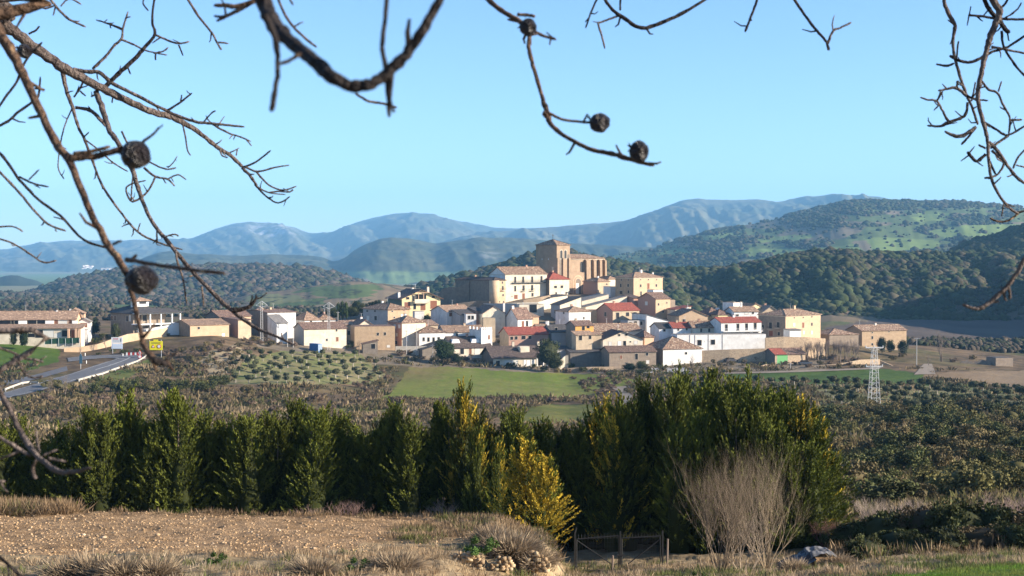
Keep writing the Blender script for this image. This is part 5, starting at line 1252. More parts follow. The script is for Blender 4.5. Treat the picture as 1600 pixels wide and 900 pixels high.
# tree lines and copses in the plain behind the village
r = np.random.default_rng(5)
n = 60000; Yp = np.exp(r.uniform(math.log(560), math.log(2100), n)); Xp = r.uniform(-.42, .42, n) * Yp
lines = (np.abs(fbm(Xp / 90, Yp / 160, 3, 15) - .5) < .028) | (fbm(Xp / 110, Yp / 60, 3, 19) > .66)
slp = inpoly(*proj(Xp, Yp, T(Xp, Yp)), [(1240, 545), (1260, 500), (1420, 480), (1700, 460), (2000, 560), (1600, 545)])
edge = inpoly(*proj(Xp, Yp, T(Xp, Yp)), [(1400, 534), (1700, 530), (1700, 562), (1480, 560), (1400, 548)])
left = Xp < -.05 * Yp
keep = (lines & left & (Yp > 620) & ~slp) | (edge & (r.uniform(0, 1, n) < .8))
Xp, Yp = Xp[keep], Yp[keep]; s = r.uniform(.9, 2.3, len(Xp)) * np.clip(Yp / 900, .8, 1.7)
pal = np.array(palL); t = pal[r.integers(0, 4, len(Xp))] * r.uniform(.7, 1.2, (len(Xp), 1))
blobs('distant_trees', np.stack([Xp, Yp, T(Xp, Yp) + s * .4], -1), s, 1.0, t, m_forest, IC1, 8)

# --- leafy crowns
def leafy(n, rad, hgt, base, leaf, tint, tvar, seed, clumps=26, spread=.42, core=True, flat=.8, cs=.72):
    r = np.random.default_rng(seed)
    cc = unit(r, clumps) * r.uniform(.45, .95, (clumps, 1)) ** .6
    cc = cc * [rad, rad, hgt / 2 * flat] + [0, 0, base + hgt / 2]
    cc[:, 2] = np.maximum(cc[:, 2], base + .1 * hgt)
    k = r.integers(0, clumps, n)
    c = cc[k] + unit(r, n) * (r.uniform(0, 1, (n, 1)) ** .45) * spread * min(rad, hgt / 2) * [1, 1, .85]
    d = unit(r, n) + [0, 0, .5]
    v, f = quads(c, d, leaf * .6, leaf * r.uniform(.7, 1.3, n), r)
    tt = np.array(tint)[None] * (1 + r.uniform(-tvar, tvar, (clumps, 1)))[k] * r.uniform(.8, 1.2, (n, 1))
    col = np.repeat(tt, 4, 0)
    fs = [f]
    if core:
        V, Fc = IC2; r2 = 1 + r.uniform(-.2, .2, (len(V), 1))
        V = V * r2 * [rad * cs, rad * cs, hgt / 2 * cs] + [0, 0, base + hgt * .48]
        fs.append(Fc + len(v)); v = np.concatenate([v, V]); col = np.concatenate([col, np.tile(np.array(tint) * .55, (len(V), 1))])  # core tinted darker, painting the shade inside the crown
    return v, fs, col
def tubes_np(segs, sides=3):
    """segs: list of (p0, p1, r0, r1)"""
    A = np.array([s[0] for s in segs], float); B = np.array([s[1] for s in segs], float); r0 = np.array([s[2] for s in segs]); r1 = np.array([s[3] for s in segs])
    d = B - A; d /= np.linalg.norm(d, axis=1, keepdims=True) + 1e-9
    a = np.cross(d, [.13, .31, .94]); a /= np.linalg.norm(a, axis=1, keepdims=True) + 1e-9; b = np.cross(d, a)
    V = []
    for P_, R_ in ((A, r0), (B, r1)):
        for k in range(sides):
            t = 2 * PI * k / sides; V.append(P_ + (a * math.cos(t) + b * math.sin(t)) * R_[:, None])
    V = np.stack(V, 1); n = len(A); f = []
    for k in range(sides):
        k2 = (k + 1) % sides; f.append(np.stack([np.full(n, k), np.full(n, k2), np.full(n, sides + k2), np.full(n, sides + k)], 1) + (np.arange(n) * 2 * sides)[:, None])
    return V.reshape(-1, 3), np.concatenate(f)
def bare(H, seed, stems=1, spread=.35, depth=4, r0=.05, kids=4, upright=.4, len0=.45, wig=.22):
    rr = random.Random(seed); segs = []
    def grow(p, d, L, rad, lev):
        n = 3 if lev < depth else 2; q = p.copy(); pts = []
        for k in range(n):
            d = (d + Vector((rr.uniform(-wig, wig), rr.uniform(-wig, wig), rr.uniform(-wig * .5, wig) + .04))).normalized()
            q2 = q + d * (L / n); ra = rad * (1 - .45 * k / n); rb = rad * (1 - .45 * (k + 1) / n)
            segs.append((tuple(q), tuple(q2), ra, rb)); pts.append((q2.copy(), d.copy(), rb)); q = q2
        if lev < depth:
            for k in range(kids + (1 if lev == 0 else 0)):
                pt, dd, rb = pts[min(n - 1, int(rr.uniform(.3, 1) * n))]
                s_ = Vector((rr.uniform(-1, 1), rr.uniform(-1, 1), rr.uniform(-.2, .9))).normalized()
                nd = (dd * (1 - spread) + s_ * spread + Vector((0, 0, upright * .3))).normalized()
                grow(pt, nd, L * rr.uniform(.5, .85), rb * .66, lev + 1)
    for s_ in range(stems):
        a_ = 2 * PI * s_ / stems + rr.uniform(-.3, .3); t_ = rr.uniform(.05, .75) if stems > 1 else 0
        d = Vector((math.cos(a_) * t_, math.sin(a_) * t_, 1)).normalized()
        grow(Vector((math.cos(a_) * .12 * (stems > 1), math.sin(a_) * .12 * (stems > 1), -.1)), d, H * len0 * rr.uniform(.8, 1.1), r0, 0)
    return segs
def twmesh(name, segs, col, sides=3):
    v, f = tubes_np(segs, sides)
    return np_mesh(name, v, f, True, np.tile(np.array(col), (len(v), 1)))

# cypress hedge
def cyp_crown(H, rad, seed, plumes=300, gold=0.0, green=(.084, .104, .018), goldc=(.40, .31, .04), lean=0):
    r = np.random.default_rng(seed); n = plumes
    h = r.uniform(.04, 1, n) ** .85
    prof = np.interp(h, [0, .12, .35, .65, .85, 1], [.75, 1.0, .9, .5, .22, .02]) * rad
    a = r.uniform(0, 6.283, n); lob = 1 + .25 * np.sin(a * 3 + seed) * r.uniform(.4, 1, n)
    rr_ = prof * r.uniform(.35, 1.12, n) * lob
    base = np.stack([np.cos(a) * rr_ * .72, np.sin(a) * rr_ * .72, h * H * .93], -1)
    up = np.interp(h, [0, .5, 1], [.55, 1.1, 2.4])
    nl = 4; la = r.uniform(0, 6.283, nl); lr = r.uniform(.15, .6, nl) * rad; lh = r.uniform(.72, 1.02, nl)
    isl = r.uniform(0, 1, n) < .34; lk = r.integers(0, nl, n); hl = r.uniform(.35, 1, n)
    lb = np.stack([np.cos(la[lk]) * lr[lk] + np.cos(a) * .16 * (1.15 - hl), np.sin(la[lk]) * lr[lk] + np.sin(a) * .16 * (1.15 - hl), hl * lh[lk] * H], -1)
    base = np.where(isl[:, None], lb, base); up = np.where(isl, 1.5 + 2.5 * hl, up)
    d = np.stack([np.cos(a), np.sin(a), up + r.uniform(-.2, .4, n)], -1); d /= np.linalg.norm(d, axis=1, keepdims=True)
    L = r.uniform(.5, 1.25, n) * np.interp(h, [0, .8, 1], [1, .95, .7]) * np.where(isl, .55, 1)
    m = 34; k = np.repeat(np.arange(n), m); t = r.uniform(0, 1, n * m)
    side = unit(r, n * m); side -= d[k] * (side * d[k]).sum(1, keepdims=True)
    wdt = (.15 * (1 - t) ** .8 + .015)[:, None]
    c = base[k] + d[k] * (t * L[k])[:, None] + side * wdt * r.uniform(.2, 1, (n * m, 1))
    c[:, 0] += lean * c[:, 2] / H
    dd = d[k] + side * .6 + [0, 0, .1]
    v, f = quads(c, dd, .04, r.uniform(.09, .19, n * m), r)
    isg = (r.uniform(0, 1, n) < gold)
    if 0 < gold < .95: isg = (fbm(np.cos(a) * 1.5 + 9, h * 4 + np.sin(a) * 1.5, 2, seed) > .72 - .45 * gold) & (r.uniform(0, 1, n) < .85)
    cg = np.where(isg[:, None], np.array(goldc)[None], np.array(green)[None]) * r.uniform(.7, 1.35, (n, 1))
    tip = (t[:, None] ** 2) * .5 + .75
    yel = np.array([[1.15, 1.05, .8]]) ** (t[:, None])
    col = np.repeat(cg[k] * tip * yel, 4, 0)
    # solid inner core, its green darkened to paint the shade inside the crown
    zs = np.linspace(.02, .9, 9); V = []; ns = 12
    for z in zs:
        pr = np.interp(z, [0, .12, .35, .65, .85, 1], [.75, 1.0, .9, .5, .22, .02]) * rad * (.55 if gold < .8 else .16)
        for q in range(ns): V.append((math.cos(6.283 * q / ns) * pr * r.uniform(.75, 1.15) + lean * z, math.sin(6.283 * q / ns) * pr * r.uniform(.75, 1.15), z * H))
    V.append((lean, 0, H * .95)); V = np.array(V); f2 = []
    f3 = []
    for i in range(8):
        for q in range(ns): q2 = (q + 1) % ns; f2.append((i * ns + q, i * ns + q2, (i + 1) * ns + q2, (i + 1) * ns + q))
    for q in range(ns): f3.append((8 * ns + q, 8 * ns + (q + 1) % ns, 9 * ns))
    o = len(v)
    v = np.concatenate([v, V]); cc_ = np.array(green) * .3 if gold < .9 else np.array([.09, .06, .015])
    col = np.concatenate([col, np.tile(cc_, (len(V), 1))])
    return np_mesh('crown', v, [f, np.array(f2) + o, np.array(f3) + o], False, col)
def trunk_mesh(H, r0):
    q = MB(); q.tube([(0, 0, -.4), (.03, 0, H * .3), (0, .02, H * .9)], [r0, r0 * .7, r0 * .15], 7)
    me = bpy.data.meshes.new('trunk'); me.from_pydata(q.v, [], q.f); me.materials.append(m_bark); return me
HC = 5.2
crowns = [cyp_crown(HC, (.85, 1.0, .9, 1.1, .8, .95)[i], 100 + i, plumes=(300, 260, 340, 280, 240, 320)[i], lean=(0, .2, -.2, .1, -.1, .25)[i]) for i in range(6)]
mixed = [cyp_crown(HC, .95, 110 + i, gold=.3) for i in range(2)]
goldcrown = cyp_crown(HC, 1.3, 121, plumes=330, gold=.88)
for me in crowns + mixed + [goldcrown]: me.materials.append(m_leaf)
ctrunk = trunk_mesh(HC, .11)
ORD = ['first', 'second', 'third', 'fourth', 'fifth', 'sixth', 'seventh', 'eighth', 'ninth', 'tenth', 'eleventh', 'twelfth', 'thirteenth', 'fourteenth', 'fifteenth', 'sixteenth', 'seventeenth', 'eighteenth', 'nineteenth', 'twentieth']
def ordn(i):
    return ORD[i] if i < 20 else ('twenty-' + ORD[i - 20] if i < 29 else 'thirty-' + ORD[i - 30] if 30 <= i < 39 else {29: 'thirtieth', 39: 'fortieth'}.get(i, 'forty-' + ORD[max(0, i - 40)]))
def place_tree(name, cat, label, group, me_crown, me_trunk, loc, sc, rz):
    root = empty(name, loc, rz, label, cat, group)
    root.scale = sc
    o = bpy.data.objects.new('trunk', me_trunk); COL.objects.link(o); o.parent = root
    o = bpy.data.objects.new('crown', me_crown); COL.objects.link(o); o.parent = root
    return root
tips = [(-80, 655), (-40, 662), (0, 664), (60, 655), (110, 642), (165, 628), (190, 606), (230, 645), (262, 612), (290, 598), (330, 650), (360, 655), (382, 612), (430, 626), (450, 632), (500, 655), (545, 652), (605, 622), (650, 660), (690, 628), (725, 610), (770, 640), (800, 625), (850, 660), (890, 650), (930, 622), (955, 610), (1010, 598), (1035, 610)]
px_ = -70.0; i = 0; rr = random.Random(5)
hx = []
while px_ < 1038:
    hx.append(px_); px_ += rr.uniform(15, 26)
nmix = 0
for i, px_ in enumerate(hx):
    Y = 60.5 + rr.uniform(-1.3, 1.6)
    yt = np.interp(px_, [a for a, b in tips], [b for a, b in tips]) + (rr.uniform(-6, 42) if px_ < 880 else rr.uniform(-8, 34))
    x = U(px_) * Y; z = T1(x, Y) - .1
    H = slope_of(yt) * Y - z
    gold = (715 < px_ < 760) or (915 < px_ < 975) or (1030 < px_ < 1045)
    me = rr.choice(mixed) if gold else rr.choice(crowns)
    s_ = H / HC
    lab = ('partly golden cypress in the dark hedge, %s tree from the left' if gold else 'dark green cypress in the long hedge, %s tree from the left') % ordn(i)
    place_tree('cypress', 'cypress', lab, 'cypresses of the long hedge', me, ctrunk, (x, Y, z), (rr.uniform(.85, 1.15), rr.uniform(.95, 1.3), s_), rr.uniform(0, 6))
# a second, lower row fills the hedge from behind
k = 0
for px_ in range(-60, 1060, 38):
    Y = 63.2 + rr.uniform(-.4, .6); px2 = px_ + rr.uniform(-8, 8); x = U(px2) * Y; z = T1(x, Y) - .1
    yt = np.interp(px2, [a for a, b in tips], [b for a, b in tips]) + rr.uniform(32, 60)
    H = slope_of(yt) * Y - z
    place_tree('cypress', 'cypress', 'cypress in the back row of the long hedge, %s from the left' % ordn(k), 'cypresses of the long hedge', rr.choice(crowns), ctrunk, (x, Y, z), (1.9, 1.2, H / HC), rr.uniform(0, 6)); k += 1
big = [(1052, 598, 59), (1075, 590, 61), (1098, 598, 58), (1118, 596, 61), (1138, 604, 57.5), (1158, 600, 60), (1178, 612, 57), (1198, 610, 60.5), (1215, 628, 57), (1236, 622, 60), (1252, 640, 57), (1266, 646, 59.5), (1280, 676, 56.5), (1296, 716, 58.5),
       (1062, 650, 56), (1150, 640, 55.5), (1105, 645, 56), (1220, 660, 55.4), (1085, 625, 57.5), (1128, 630, 56.5), (1170, 640, 56), (1192, 648, 55.5), (1245, 690, 55.4), (1268, 700, 55.6), (1068, 604, 60.5), (1146, 598, 62), (1225, 614, 61.5)]
for k, (px_, yt, Y) in enumerate(sorted(big)):
    x = U(px_) * Y; z = T1(x, Y) - .1; H = slope_of(yt + rr.uniform(-12, 16)) * Y - z
    g_ = px_ in (1252, 1280, 1266)
    place_tree('cypress', 'cypress', ('golden streaked cypress at the right of the tall clump, %s from left' if g_ else 'tall dense green cypress in the right-hand clump, %s from left') % ordn(k), 'tall cypresses of the right clump', rr.choice(mixed) if g_ else rr.choice(crowns), ctrunk, (x, Y, z), (rr.uniform(.85, 1.15), 1.2, H / HC), rr.uniform(0, 6))
for (px_, yt, Y, sx, lab) in ((812, 690, 53.5, 1.05, 'bright golden leaning cypress standing in front of the dark hedge'), (772, 690, 56.8, .2, 'slim golden cypress just left of the bright golden one'), (843, 715, 52.5, .8, 'low golden side cypress at the foot of the bright golden one'), (740, 676, 58.6, .26, 'thin golden spire inside the hedge left of the golden cypresses')):
    x = U(px_) * Y; z = T1(x, Y) - .2; H = slope_of(yt) * Y - z
    t_ = place_tree('golden_cypress', 'golden cypress', lab, 'golden cypresses', goldcrown if sx > .6 else mixed[0], ctrunk, (x, Y, z), (sx if sx > .6 else sx + .35, sx if sx > .6 else sx + .35, H / HC), rr.uniform(0, 6)); t_.rotation_euler = (0, R(5 if sx > .6 else 3), rr.uniform(-.4, .4))

# olives
def crown_me(n, rad, hgt, base, leaf, tint, tv, seed, **k):
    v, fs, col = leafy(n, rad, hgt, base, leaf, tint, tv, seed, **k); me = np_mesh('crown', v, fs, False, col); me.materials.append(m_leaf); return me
ol_c = [crown_me(520, 1.25, 1.7, .8, .26, (.088, .095, .046), .3, 200 + i, clumps=14) for i in range(3)]
q = MB(); q.tube([(0, 0, -.2), (.06, .02, .5), (-.04, .05, 1.3)], [.16, .12, .07], 6); ol_t = bpy.data.meshes.new('trunk'); ol_t.from_pydata(q.v, [], q.f); ol_t.materials.append(mat('olive_bark', (.42, .36, .30), (.30, .26, .21), scale=6))
ROWN = ['nearest', 'second', 'third', 'fourth', 'fifth', 'sixth', 'seventh']
grove = [(350, 560), (385, 556), (440, 548), (520, 548), (560, 552), (590, 570), (598, 590), (560, 598), (480, 602), (345, 603)]
for rw in range(6):
    y_ = 599 - rw * 8.4; k = 0; px_ = 352 + (rw % 2) * 8 + rw * 3
    while px_ < 600:
        if inpoly(np.array([px_]), np.array([y_]), grove)[0] and rr.random() > .07:
            g = ground(px_ + rr.uniform(-4, 4), y_ + rr.uniform(-2, 2), y0=200)
            place_tree('olive_tree', 'olive tree', 'grove olive tree below the village, %s row, %s from left' % (ROWN[rw], ordn(k)), 'olive trees of the grove below the village', rr.choice(ol_c), ol_t, g, [rr.uniform(.6, 1.15), rr.uniform(.6, 1.15), rr.uniform(.55, 1.15)], rr.uniform(0, 6)); k += 1
        px_ += 16.5
for rw in range(5):
    y_ = 604 + rw * 9.5; k = 0; px_ = 1275 + rw * 14
    while px_ < 1625:
        if not (1345 < px_ < 1385 and y_ > 618) and y_ + (px_ - 1300) * .02 < 655:
            g = ground(px_ + rr.uniform(-3, 3), y_ + (px_ - 1300) * .03 + rr.uniform(-1.5, 1.5), y0=150)
            place_tree('olive_tree', 'olive tree', 'slope olive tree behind the pylon, %s row down, %s from left' % (ORD[rw], ordn(k)), 'olive trees of the slope grove', rr.choice(ol_c), ol_t, g, [rr.uniform(.75, 1.2)] * 3, rr.uniform(0, 6)); k += 1
        px_ += rr.uniform(13, 19)
for rw in range(3):
    k = 0; px_ = 1035 + rw * 9
    while px_ < 1265:
        g = ground(px_, 601 + rw * 9 + rr.uniform(-1, 1), y0=150)
        place_tree('olive_tree', 'olive tree', 'olive tree above the cypress clump, %s row down, %s from left' % (ORD[rw], ordn(k)), 'olive trees above the cypress clump', rr.choice(ol_c), ol_t, g, [rr.uniform(.7, 1.1)] * 3, rr.uniform(0, 6)); k += 1
        px_ += rr.uniform(15, 24)

# rounded shrubs of the slopes
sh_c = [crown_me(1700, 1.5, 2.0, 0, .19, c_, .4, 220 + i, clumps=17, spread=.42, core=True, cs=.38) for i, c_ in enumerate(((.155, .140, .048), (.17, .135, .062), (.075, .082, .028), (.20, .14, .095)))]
st_m = trunk_mesh(1.2, .08)
def shrub(px_, py_, sc, label, group, kinds=(0, 1, 2), y0=66, name='shrub', zs=1.0):
    g = ground(px_, py_, y0=y0); s_ = sc / F * g.y / 3.0
    return place_tree(name, 'shrub', label, group, sh_c[rr.choice(kinds)], st_m, g, (s_ * rr.uniform(.9, 1.2), s_ * rr.uniform(.9, 1.2), s_ * zs * rr.uniform(.8, 1.1)), rr.uniform(0, 6))
used = []
def spread_pts(poly, n, dmin, seed):
    r = random.Random(seed); xs = [p[0] for p in poly]; ys = [p[1] for p in poly]; out = []; tries = 0
    while len(out) < n and tries < 9000:
        tries += 1; x = r.uniform(min(xs), max(xs)); y = r.uniform(min(ys), max(ys))
        if inpoly(np.array([x]), np.array([y]), poly)[0]:
            dm = dmin * (1 if y < 660 else (1 + (y - 660) / 90))
            if all(((x - a) ** 2 + ((y - b) * 2.2) ** 2) > dm * dm for a, b in out): out.append((x, y))
    return sorted(out, key=lambda p: p[1])
for x, y in spread_pts([(1290, 660), (1370, 650), (1620, 655), (1620, 790), (1420, 800), (1330, 800), (1310, 720)], 170, 24, 3):
    shrub(x, y, rr.uniform(34, 60) * (1 + (y - 660) / 170), 'rounded olive-brown bush on the scrubby slope below the pylon', 'bushes on the slope below the pylon', zs=.95)
for x, y in ((1412, 668), (1446, 665), (1475, 668), (1520, 672), (1500, 650), (1540, 690), (1585, 745)):
    shrub(x, y, 52, 'large dark spreading bush in the line right of the pylon foot', 'large dark bushes right of the pylon', (2,))
for x, y in ((75, 606), (92, 612), (150, 616), (172, 612), (190, 616), (212, 612), (235, 614), (258, 610), (282, 612), (305, 610), (325, 612), (340, 606)):
    shrub(x, y, rr.uniform(26, 38), 'grey-green bush in the row between the road bend and the hedge', 'bushes below the road bend', (0, 2), y0=150)
for x, y in spread_pts([(60, 625), (340, 615), (600, 630), (780, 632), (800, 655), (400, 660), (60, 655)], 60, 26, 8):
    shrub(x, y, rr.uniform(14, 26), 'small brown thorn bush on the dry bank behind the hedge', 'thorn bushes on the dry bank', (1, 3, 3), y0=120)
for x, y in spread_pts([(590, 575), (620, 580), (612, 612), (570, 625), (540, 600)], 16, 10, 9) + spread_pts([(240, 560), (340, 535), (420, 530), (470, 540), (400, 552), (300, 590)], 45, 12, 10) + [(640, 625 + .1 * k) for k in range(0)]:
    shrub(x, y, rr.uniform(10, 18), 'dry brown bush on the cut bank beside the olive grove', 'bushes on the cut bank', (1, 3, 3), y0=200)
for x, y in spread_pts([(600, 560), (700, 570), (860, 582), (960, 590), (1120, 592), (1110, 580), (960, 580), (760, 568), (640, 552)], 46, 13, 11):
    shrub(x, y, rr.uniform(8, 16), 'low winter-brown bush along the foot of the village', 'bushes at the foot of the village', (1, 3, 2), y0=300)
for x, y in spread_pts([(640, 624), (940, 622), (960, 632), (640, 634)], 26, 14, 12) + spread_pts([(890, 592), (975, 592), (1000, 612), (930, 622)], 26, 9, 13):
    shrub(x, y, rr.uniform(10, 18), 'grey-brown bush along the lower edge of the green field', 'bushes below the green field', (3, 1), y0=250)
for x, y in spread_pts([(1120, 565), (1340, 560), (1340, 575), (1120, 575)], 22, 14, 14) + [(1395, 563), (1410, 558), (1520, 562), (1490, 566)]:
    shrub(x, y, rr.uniform(9, 15), 'leafless-looking garden bush near the rubble walls', 'bushes by the rubble walls', (3, 1), y0=350)
for k, (x, y, w_) in enumerate(((195, 553, 14), (215, 551, 15), (236, 549, 16), (252, 547, 14), (175, 551, 11), (155, 555, 9))):
    shrub(x, y, w_, 'added dark bush standing in for shade on the bank behind the road bend', 'added dark bushes standing in for the bank shade', (2,), y0=300, zs=.8)  # bushes added only to darken the bank where shade lies
# conifers and other leafy trees between the houses
con_c = [crown_me(2600, 2.6, 6.2, .5, .34, c_, .28, 240 + i, clumps=44, spread=.4) for i, c_ in enumerate(((.028, .046, .015), (.06, .068, .024), (.022, .034, .015)))]
def ltree(px_, ybot, ytop, wpx, Y, ci, label, name='pine_tree', cat='pine', group='trees between the houses'):
    x = U(px_) * Y; z = T1(x, Y); zb_ = min(z, slope_of(ybot) * Y + 1.0) if True else z; H = slope_of(ytop) * Y - z; s_ = wpx / F * Y / 5.2
    return place_tree(name, cat, label, group, con_c[ci], st_m, (x, Y, z), (s_, s_, H / 6.8), rr.uniform(0, 6))
ltree(695, 570, 527, 36, 436, 0, 'bushy dark green pine in front of the dormer farmhouse')
ltree(713, 570, 550, 18, 434, 2, 'lower dark bush tree joined to the right of the bushy pine')
ltree(857, 576, 524, 40, 434, 1, 'large olive-green conifer right of the columned farmhouse')
ltree(866, 578, 548, 26, 432, 1, 'lower bough-heavy conifer at the foot of the large olive-green one')
ltree(985, 585, 566, 24, 432, 2, 'dark evergreen in front of the low stone house')
ltree(1003, 585, 562, 18, 433, 1, 'round evergreen bush-tree right of the dark evergreen by the stone house')
ltree(1378, 556, 524, 14, 478, 2, 'dark conifer at the left front of the lone farmhouse', group='conifers by the lone farmhouse')
ltree(1392, 556, 528, 13, 480, 1, 'greyish conifer in the middle front of the lone farmhouse', group='conifers by the lone farmhouse')
ltree(1411, 556, 529, 16, 478, 2, 'dark conifer at the right front of the lone farmhouse', group='conifers by the lone farmhouse')
ltree(628, 504, 490, 12, 490, 2, 'small dark tree left of the blue gabled house')
ltree(666, 506, 488, 14, 486, 0, 'green bush-tree wedged against the blue gabled white house')
ltree(147, 506, 494, 16, 436, 2, 'dark round tree between terraced row and villa'); ltree(36, 522, 508, 15, 406, 0, 'green tree in front of the terraced row'); ltree(20, 522, 512, 12, 406, 1, 'yellowish bush-tree left of the green tree at the terraced row'); ltree(180, 516, 502, 13, 424, 1, 'grey-green tree against the stone side of the villa')
# slim village cypresses
sc_ = [crown_me(700, .8, 6.2, .2, .3, (.05, .075, .02), .2, 260, clumps=30, spread=.6), crown_me(700, .8, 6.2, .2, .3, (.02, .032, .015), .2, 261, clumps=30, spread=.6)]
for k, (x, yb, yt, ci) in enumerate(((529, 488, 469, 0), (535, 488, 466, 0), (541, 488, 468, 0), (573, 486, 470, 1), (578, 486, 467, 1), (583, 486, 466, 1), (588, 486, 464, 1), (593, 486, 463, 1))):
    Y = 505; xx = U(x) * Y; z = T1(xx, Y); H = slope_of(yt) * Y - z
    place_tree('slim_cypress', 'cypress', ('slim green cypress in the trio left of the old stone house, %s from the left' % ORD[k]) if k < 3 else ('dark pencil cypress above the old stone house, %s from the left' % ORD[k - 3]), 'slim cypresses above the village', sc_[ci], st_m, (xx, Y, z), (1.0, 1.0, H / 6.4), 0)
for x, y in spread_pts([(500, 470), (610, 462), (640, 470), (600, 488), (520, 495)], 20, 12, 21):
    Y = 520 + rr.uniform(-8, 30); xx = U(x) * Y; z = T1(xx, Y)
    place_tree('leafy_tree', 'tree', 'grey-brown tree in the copse behind the old stone house', 'copse behind the old stone house', con_c[rr.choice((1, 2))], st_m, (xx, Y, z), (.75, .75, rr.uniform(.5, .9)), rr.uniform(0, 6))
# bare trees
bt = [twmesh('crown', bare(6, 300 + i, 1, .55, 4, .16, 4, .35), (.24, .19, .155), 3) for i in range(2)]
pop = [twmesh('crown', bare(6.5, 310 + i, 1, .25, 3, .15, 6, .9, .6), (.22, .175, .15), 3) for i in range(2)]
for me in bt + pop: me.materials.append(m_twig)
bt_t = trunk_mesh(2.5, .17)
def btree(px_, ybot, ytop, Y, label, group, ms=bt, w_=1.0, name='bare_tree'):
    x = U(px_) * Y; z = T1(x, Y); H = max(1.5, slope_of(ytop) * Y - z); me = rr.choice(ms); s_ = H / (max(v.co.z for v in me.vertices))
    return place_tree(name, 'bare tree', label, group, me, bt_t, (x, Y, z - .1), (s_ * w_, s_ * w_, s_), rr.uniform(0, 6))
for k in range(24):
    btree(1252 + k * 4 + rr.uniform(-2, 2), 572, 530 + rr.uniform(-4, 7), 450 + rr.uniform(-4, 6), 'bare pale poplar in the dense row above the sandy wall', 'bare poplars above the sandy wall', pop, 1.1, 'bare_poplar')
for x, yt, Y, lab in ((1062, 555, 432, 'dark bare tree left of the pair by the white-walled barn'), (1083, 548, 433, 'ivy-dark bare tree, left one of the pair by the white-walled barn'), (1100, 556, 434, 'bare tree, right one of the pair by the white-walled barn'), (1050, 560, 433, 'low bare tree over the concrete yard'), (935, 558, 440, 'grey bare fruit tree in the walled yard left of the stone house'), (915, 560, 441, 'bare fruit tree at the left of the walled yard'), (955, 562, 442, 'bare fruit tree close to the stone house wall'),
                      (1472, 510, 470, 'tall wispy bare tree by the farm track on the far right'), (1452, 546, 452, 'small bare tree beside the pale farm track'), (1428, 545, 470, 'bare tree right of the lone farmhouse'), (100, 575, 300, 'dark leafless tree in front of the road at the left'), (75, 580, 305, 'lower leafless tree left of the dark one by the road'), (130, 585, 298, 'bare bushy tree right of the dark one by the road'),
                      (330, 535, 400, 'bare tree on the crest of the cut bank'), (735, 545, 441, 'brown bare shrub-tree below the dormer farmhouse'), (165, 520, 412, 'bare tree in front of the ochre road wall'), (127, 536, 398, 'reddish bare sapling near the junction'), (1137, 552, 438, 'small bare almond tree in the walled orchard'), (1165, 554, 438, 'bare almond tree beside the parked cars'), (560, 525, 436, 'bare tree in front of the ochre stone barn')):
    btree(x, 0, yt, Y, lab, 'bare trees around the village')
# parked cars
def car(px_, py_, rz, col, lab):
    g = ground(px_, py_, y0=300); root = empty('parked_car', g, rz, lab, 'car', 'parked cars')
    cm = mat('car_' + lab.split()[0], col, col, rough=.3)
    q = MB(); polyprism(q, [(-2.1, .35), (2.1, .35), (2.15, .75), (1.2, .95), (-1.9, .95), (-2.15, .8)], -.85, .85); q.build('body', cm, root)
    q = MB(); polyprism(q, [(-1.6, .96), (1.1, .96), (.5, 1.45), (-1.1, 1.45)], -.78, .78); q.build('cabin', M_pane, root)
    for x in (-1.35, 1.35):
        for y in (-.86, .70): q = MB(); disc(q, .33, y, y + .16, x, .33, 14); q.build('wheel', M_iron, root)
car(1258, 570, .2, (.05, .06, .08), 'dark parked car at the right end of the green-door shed')
car(1142, 566, .5, (.04, .04, .05), 'black parked car in the shade behind the walled orchard'); car(1172, 563, -.3, (.5, .5, .5), 'silver parked car by the rubble footing of the white block')
car(243, 523, 0, (.05, .08, .2), 'blue parked car between villa and orange barn')

# trees and bushes squeezed between the houses
k = 0
for x, y, Y in ((570, 505, 462), (600, 515, 470), (650, 500, 495), (668, 512, 478), (700, 505, 480), (742, 505, 470), (785, 520, 468), (845, 520, 470), (880, 505, 480), (930, 500, 492), (1000, 515, 480), (1050, 500, 492), (1110, 505, 488), (1140, 498, 490), (735, 540, 450), (870, 545, 450), (880, 560, 444), (890, 562, 443), (905, 548, 452), (1030, 560, 446), (1115, 560, 446), (1188, 500, 486), (640, 545, 448), (625, 548, 444), (550, 535, 450), (545, 540, 446), (440, 520, 446), (395, 525, 440), (262, 520, 432), (150, 520, 424), (160, 512, 430)):
    xx = U(x) * Y; z = T1(xx, Y); s_ = rr.uniform(.5, 1.1); c_ = rr.choice(sh_c)
    place_tree('shrub', 'shrub', 'garden bush squeezed between the village houses', 'garden bushes between the houses', c_, st_m, (xx, Y, z), (s_, s_, s_ * rr.uniform(.9, 1.5)), rr.uniform(0, 6))
# ------------------------------------------------------------------ scrub and dry grass of the open ground
def scatter_tufts(name, X, Y, Z, size, tint, per, r, m, tall=1.0, leafw=.22, lab=None, up=1.2, rad=.5):
    n = len(X); k = np.repeat(np.arange(n), per)
    off = r.normal(size=(n * per, 3)) * [rad, rad, 0] * size[k, None]
    c = np.stack([X[k], Y[k], Z[k]], -1) + off; L = size[k] * tall * r.uniform(.4, 1.1, n * per)
    d = off / (size[k, None] + 1e-9) * .9 + [0, 0, up] + r.normal(size=(n * per, 3)) * .35
    dn = d / np.linalg.norm(d, axis=1, keepdims=True)
    c = c + dn * (L * .42)[:, None]
    v, f = quads(c, dn, L * leafw, L, r)
    col = np.repeat(tint[k] * r.uniform(.75, 1.25, (n * per, 1)), 4, 0)
    return tag(link(name, np_mesh(name, v, f, False, col), m), kind='stuff')
m_dry = mat('dry_grass', (1.05, 1.05, 1.05), (.75, .75, .75), scale=2, tint=True, rough=.95, backlit=.25, spec=.1)
r = np.random.default_rng(77)
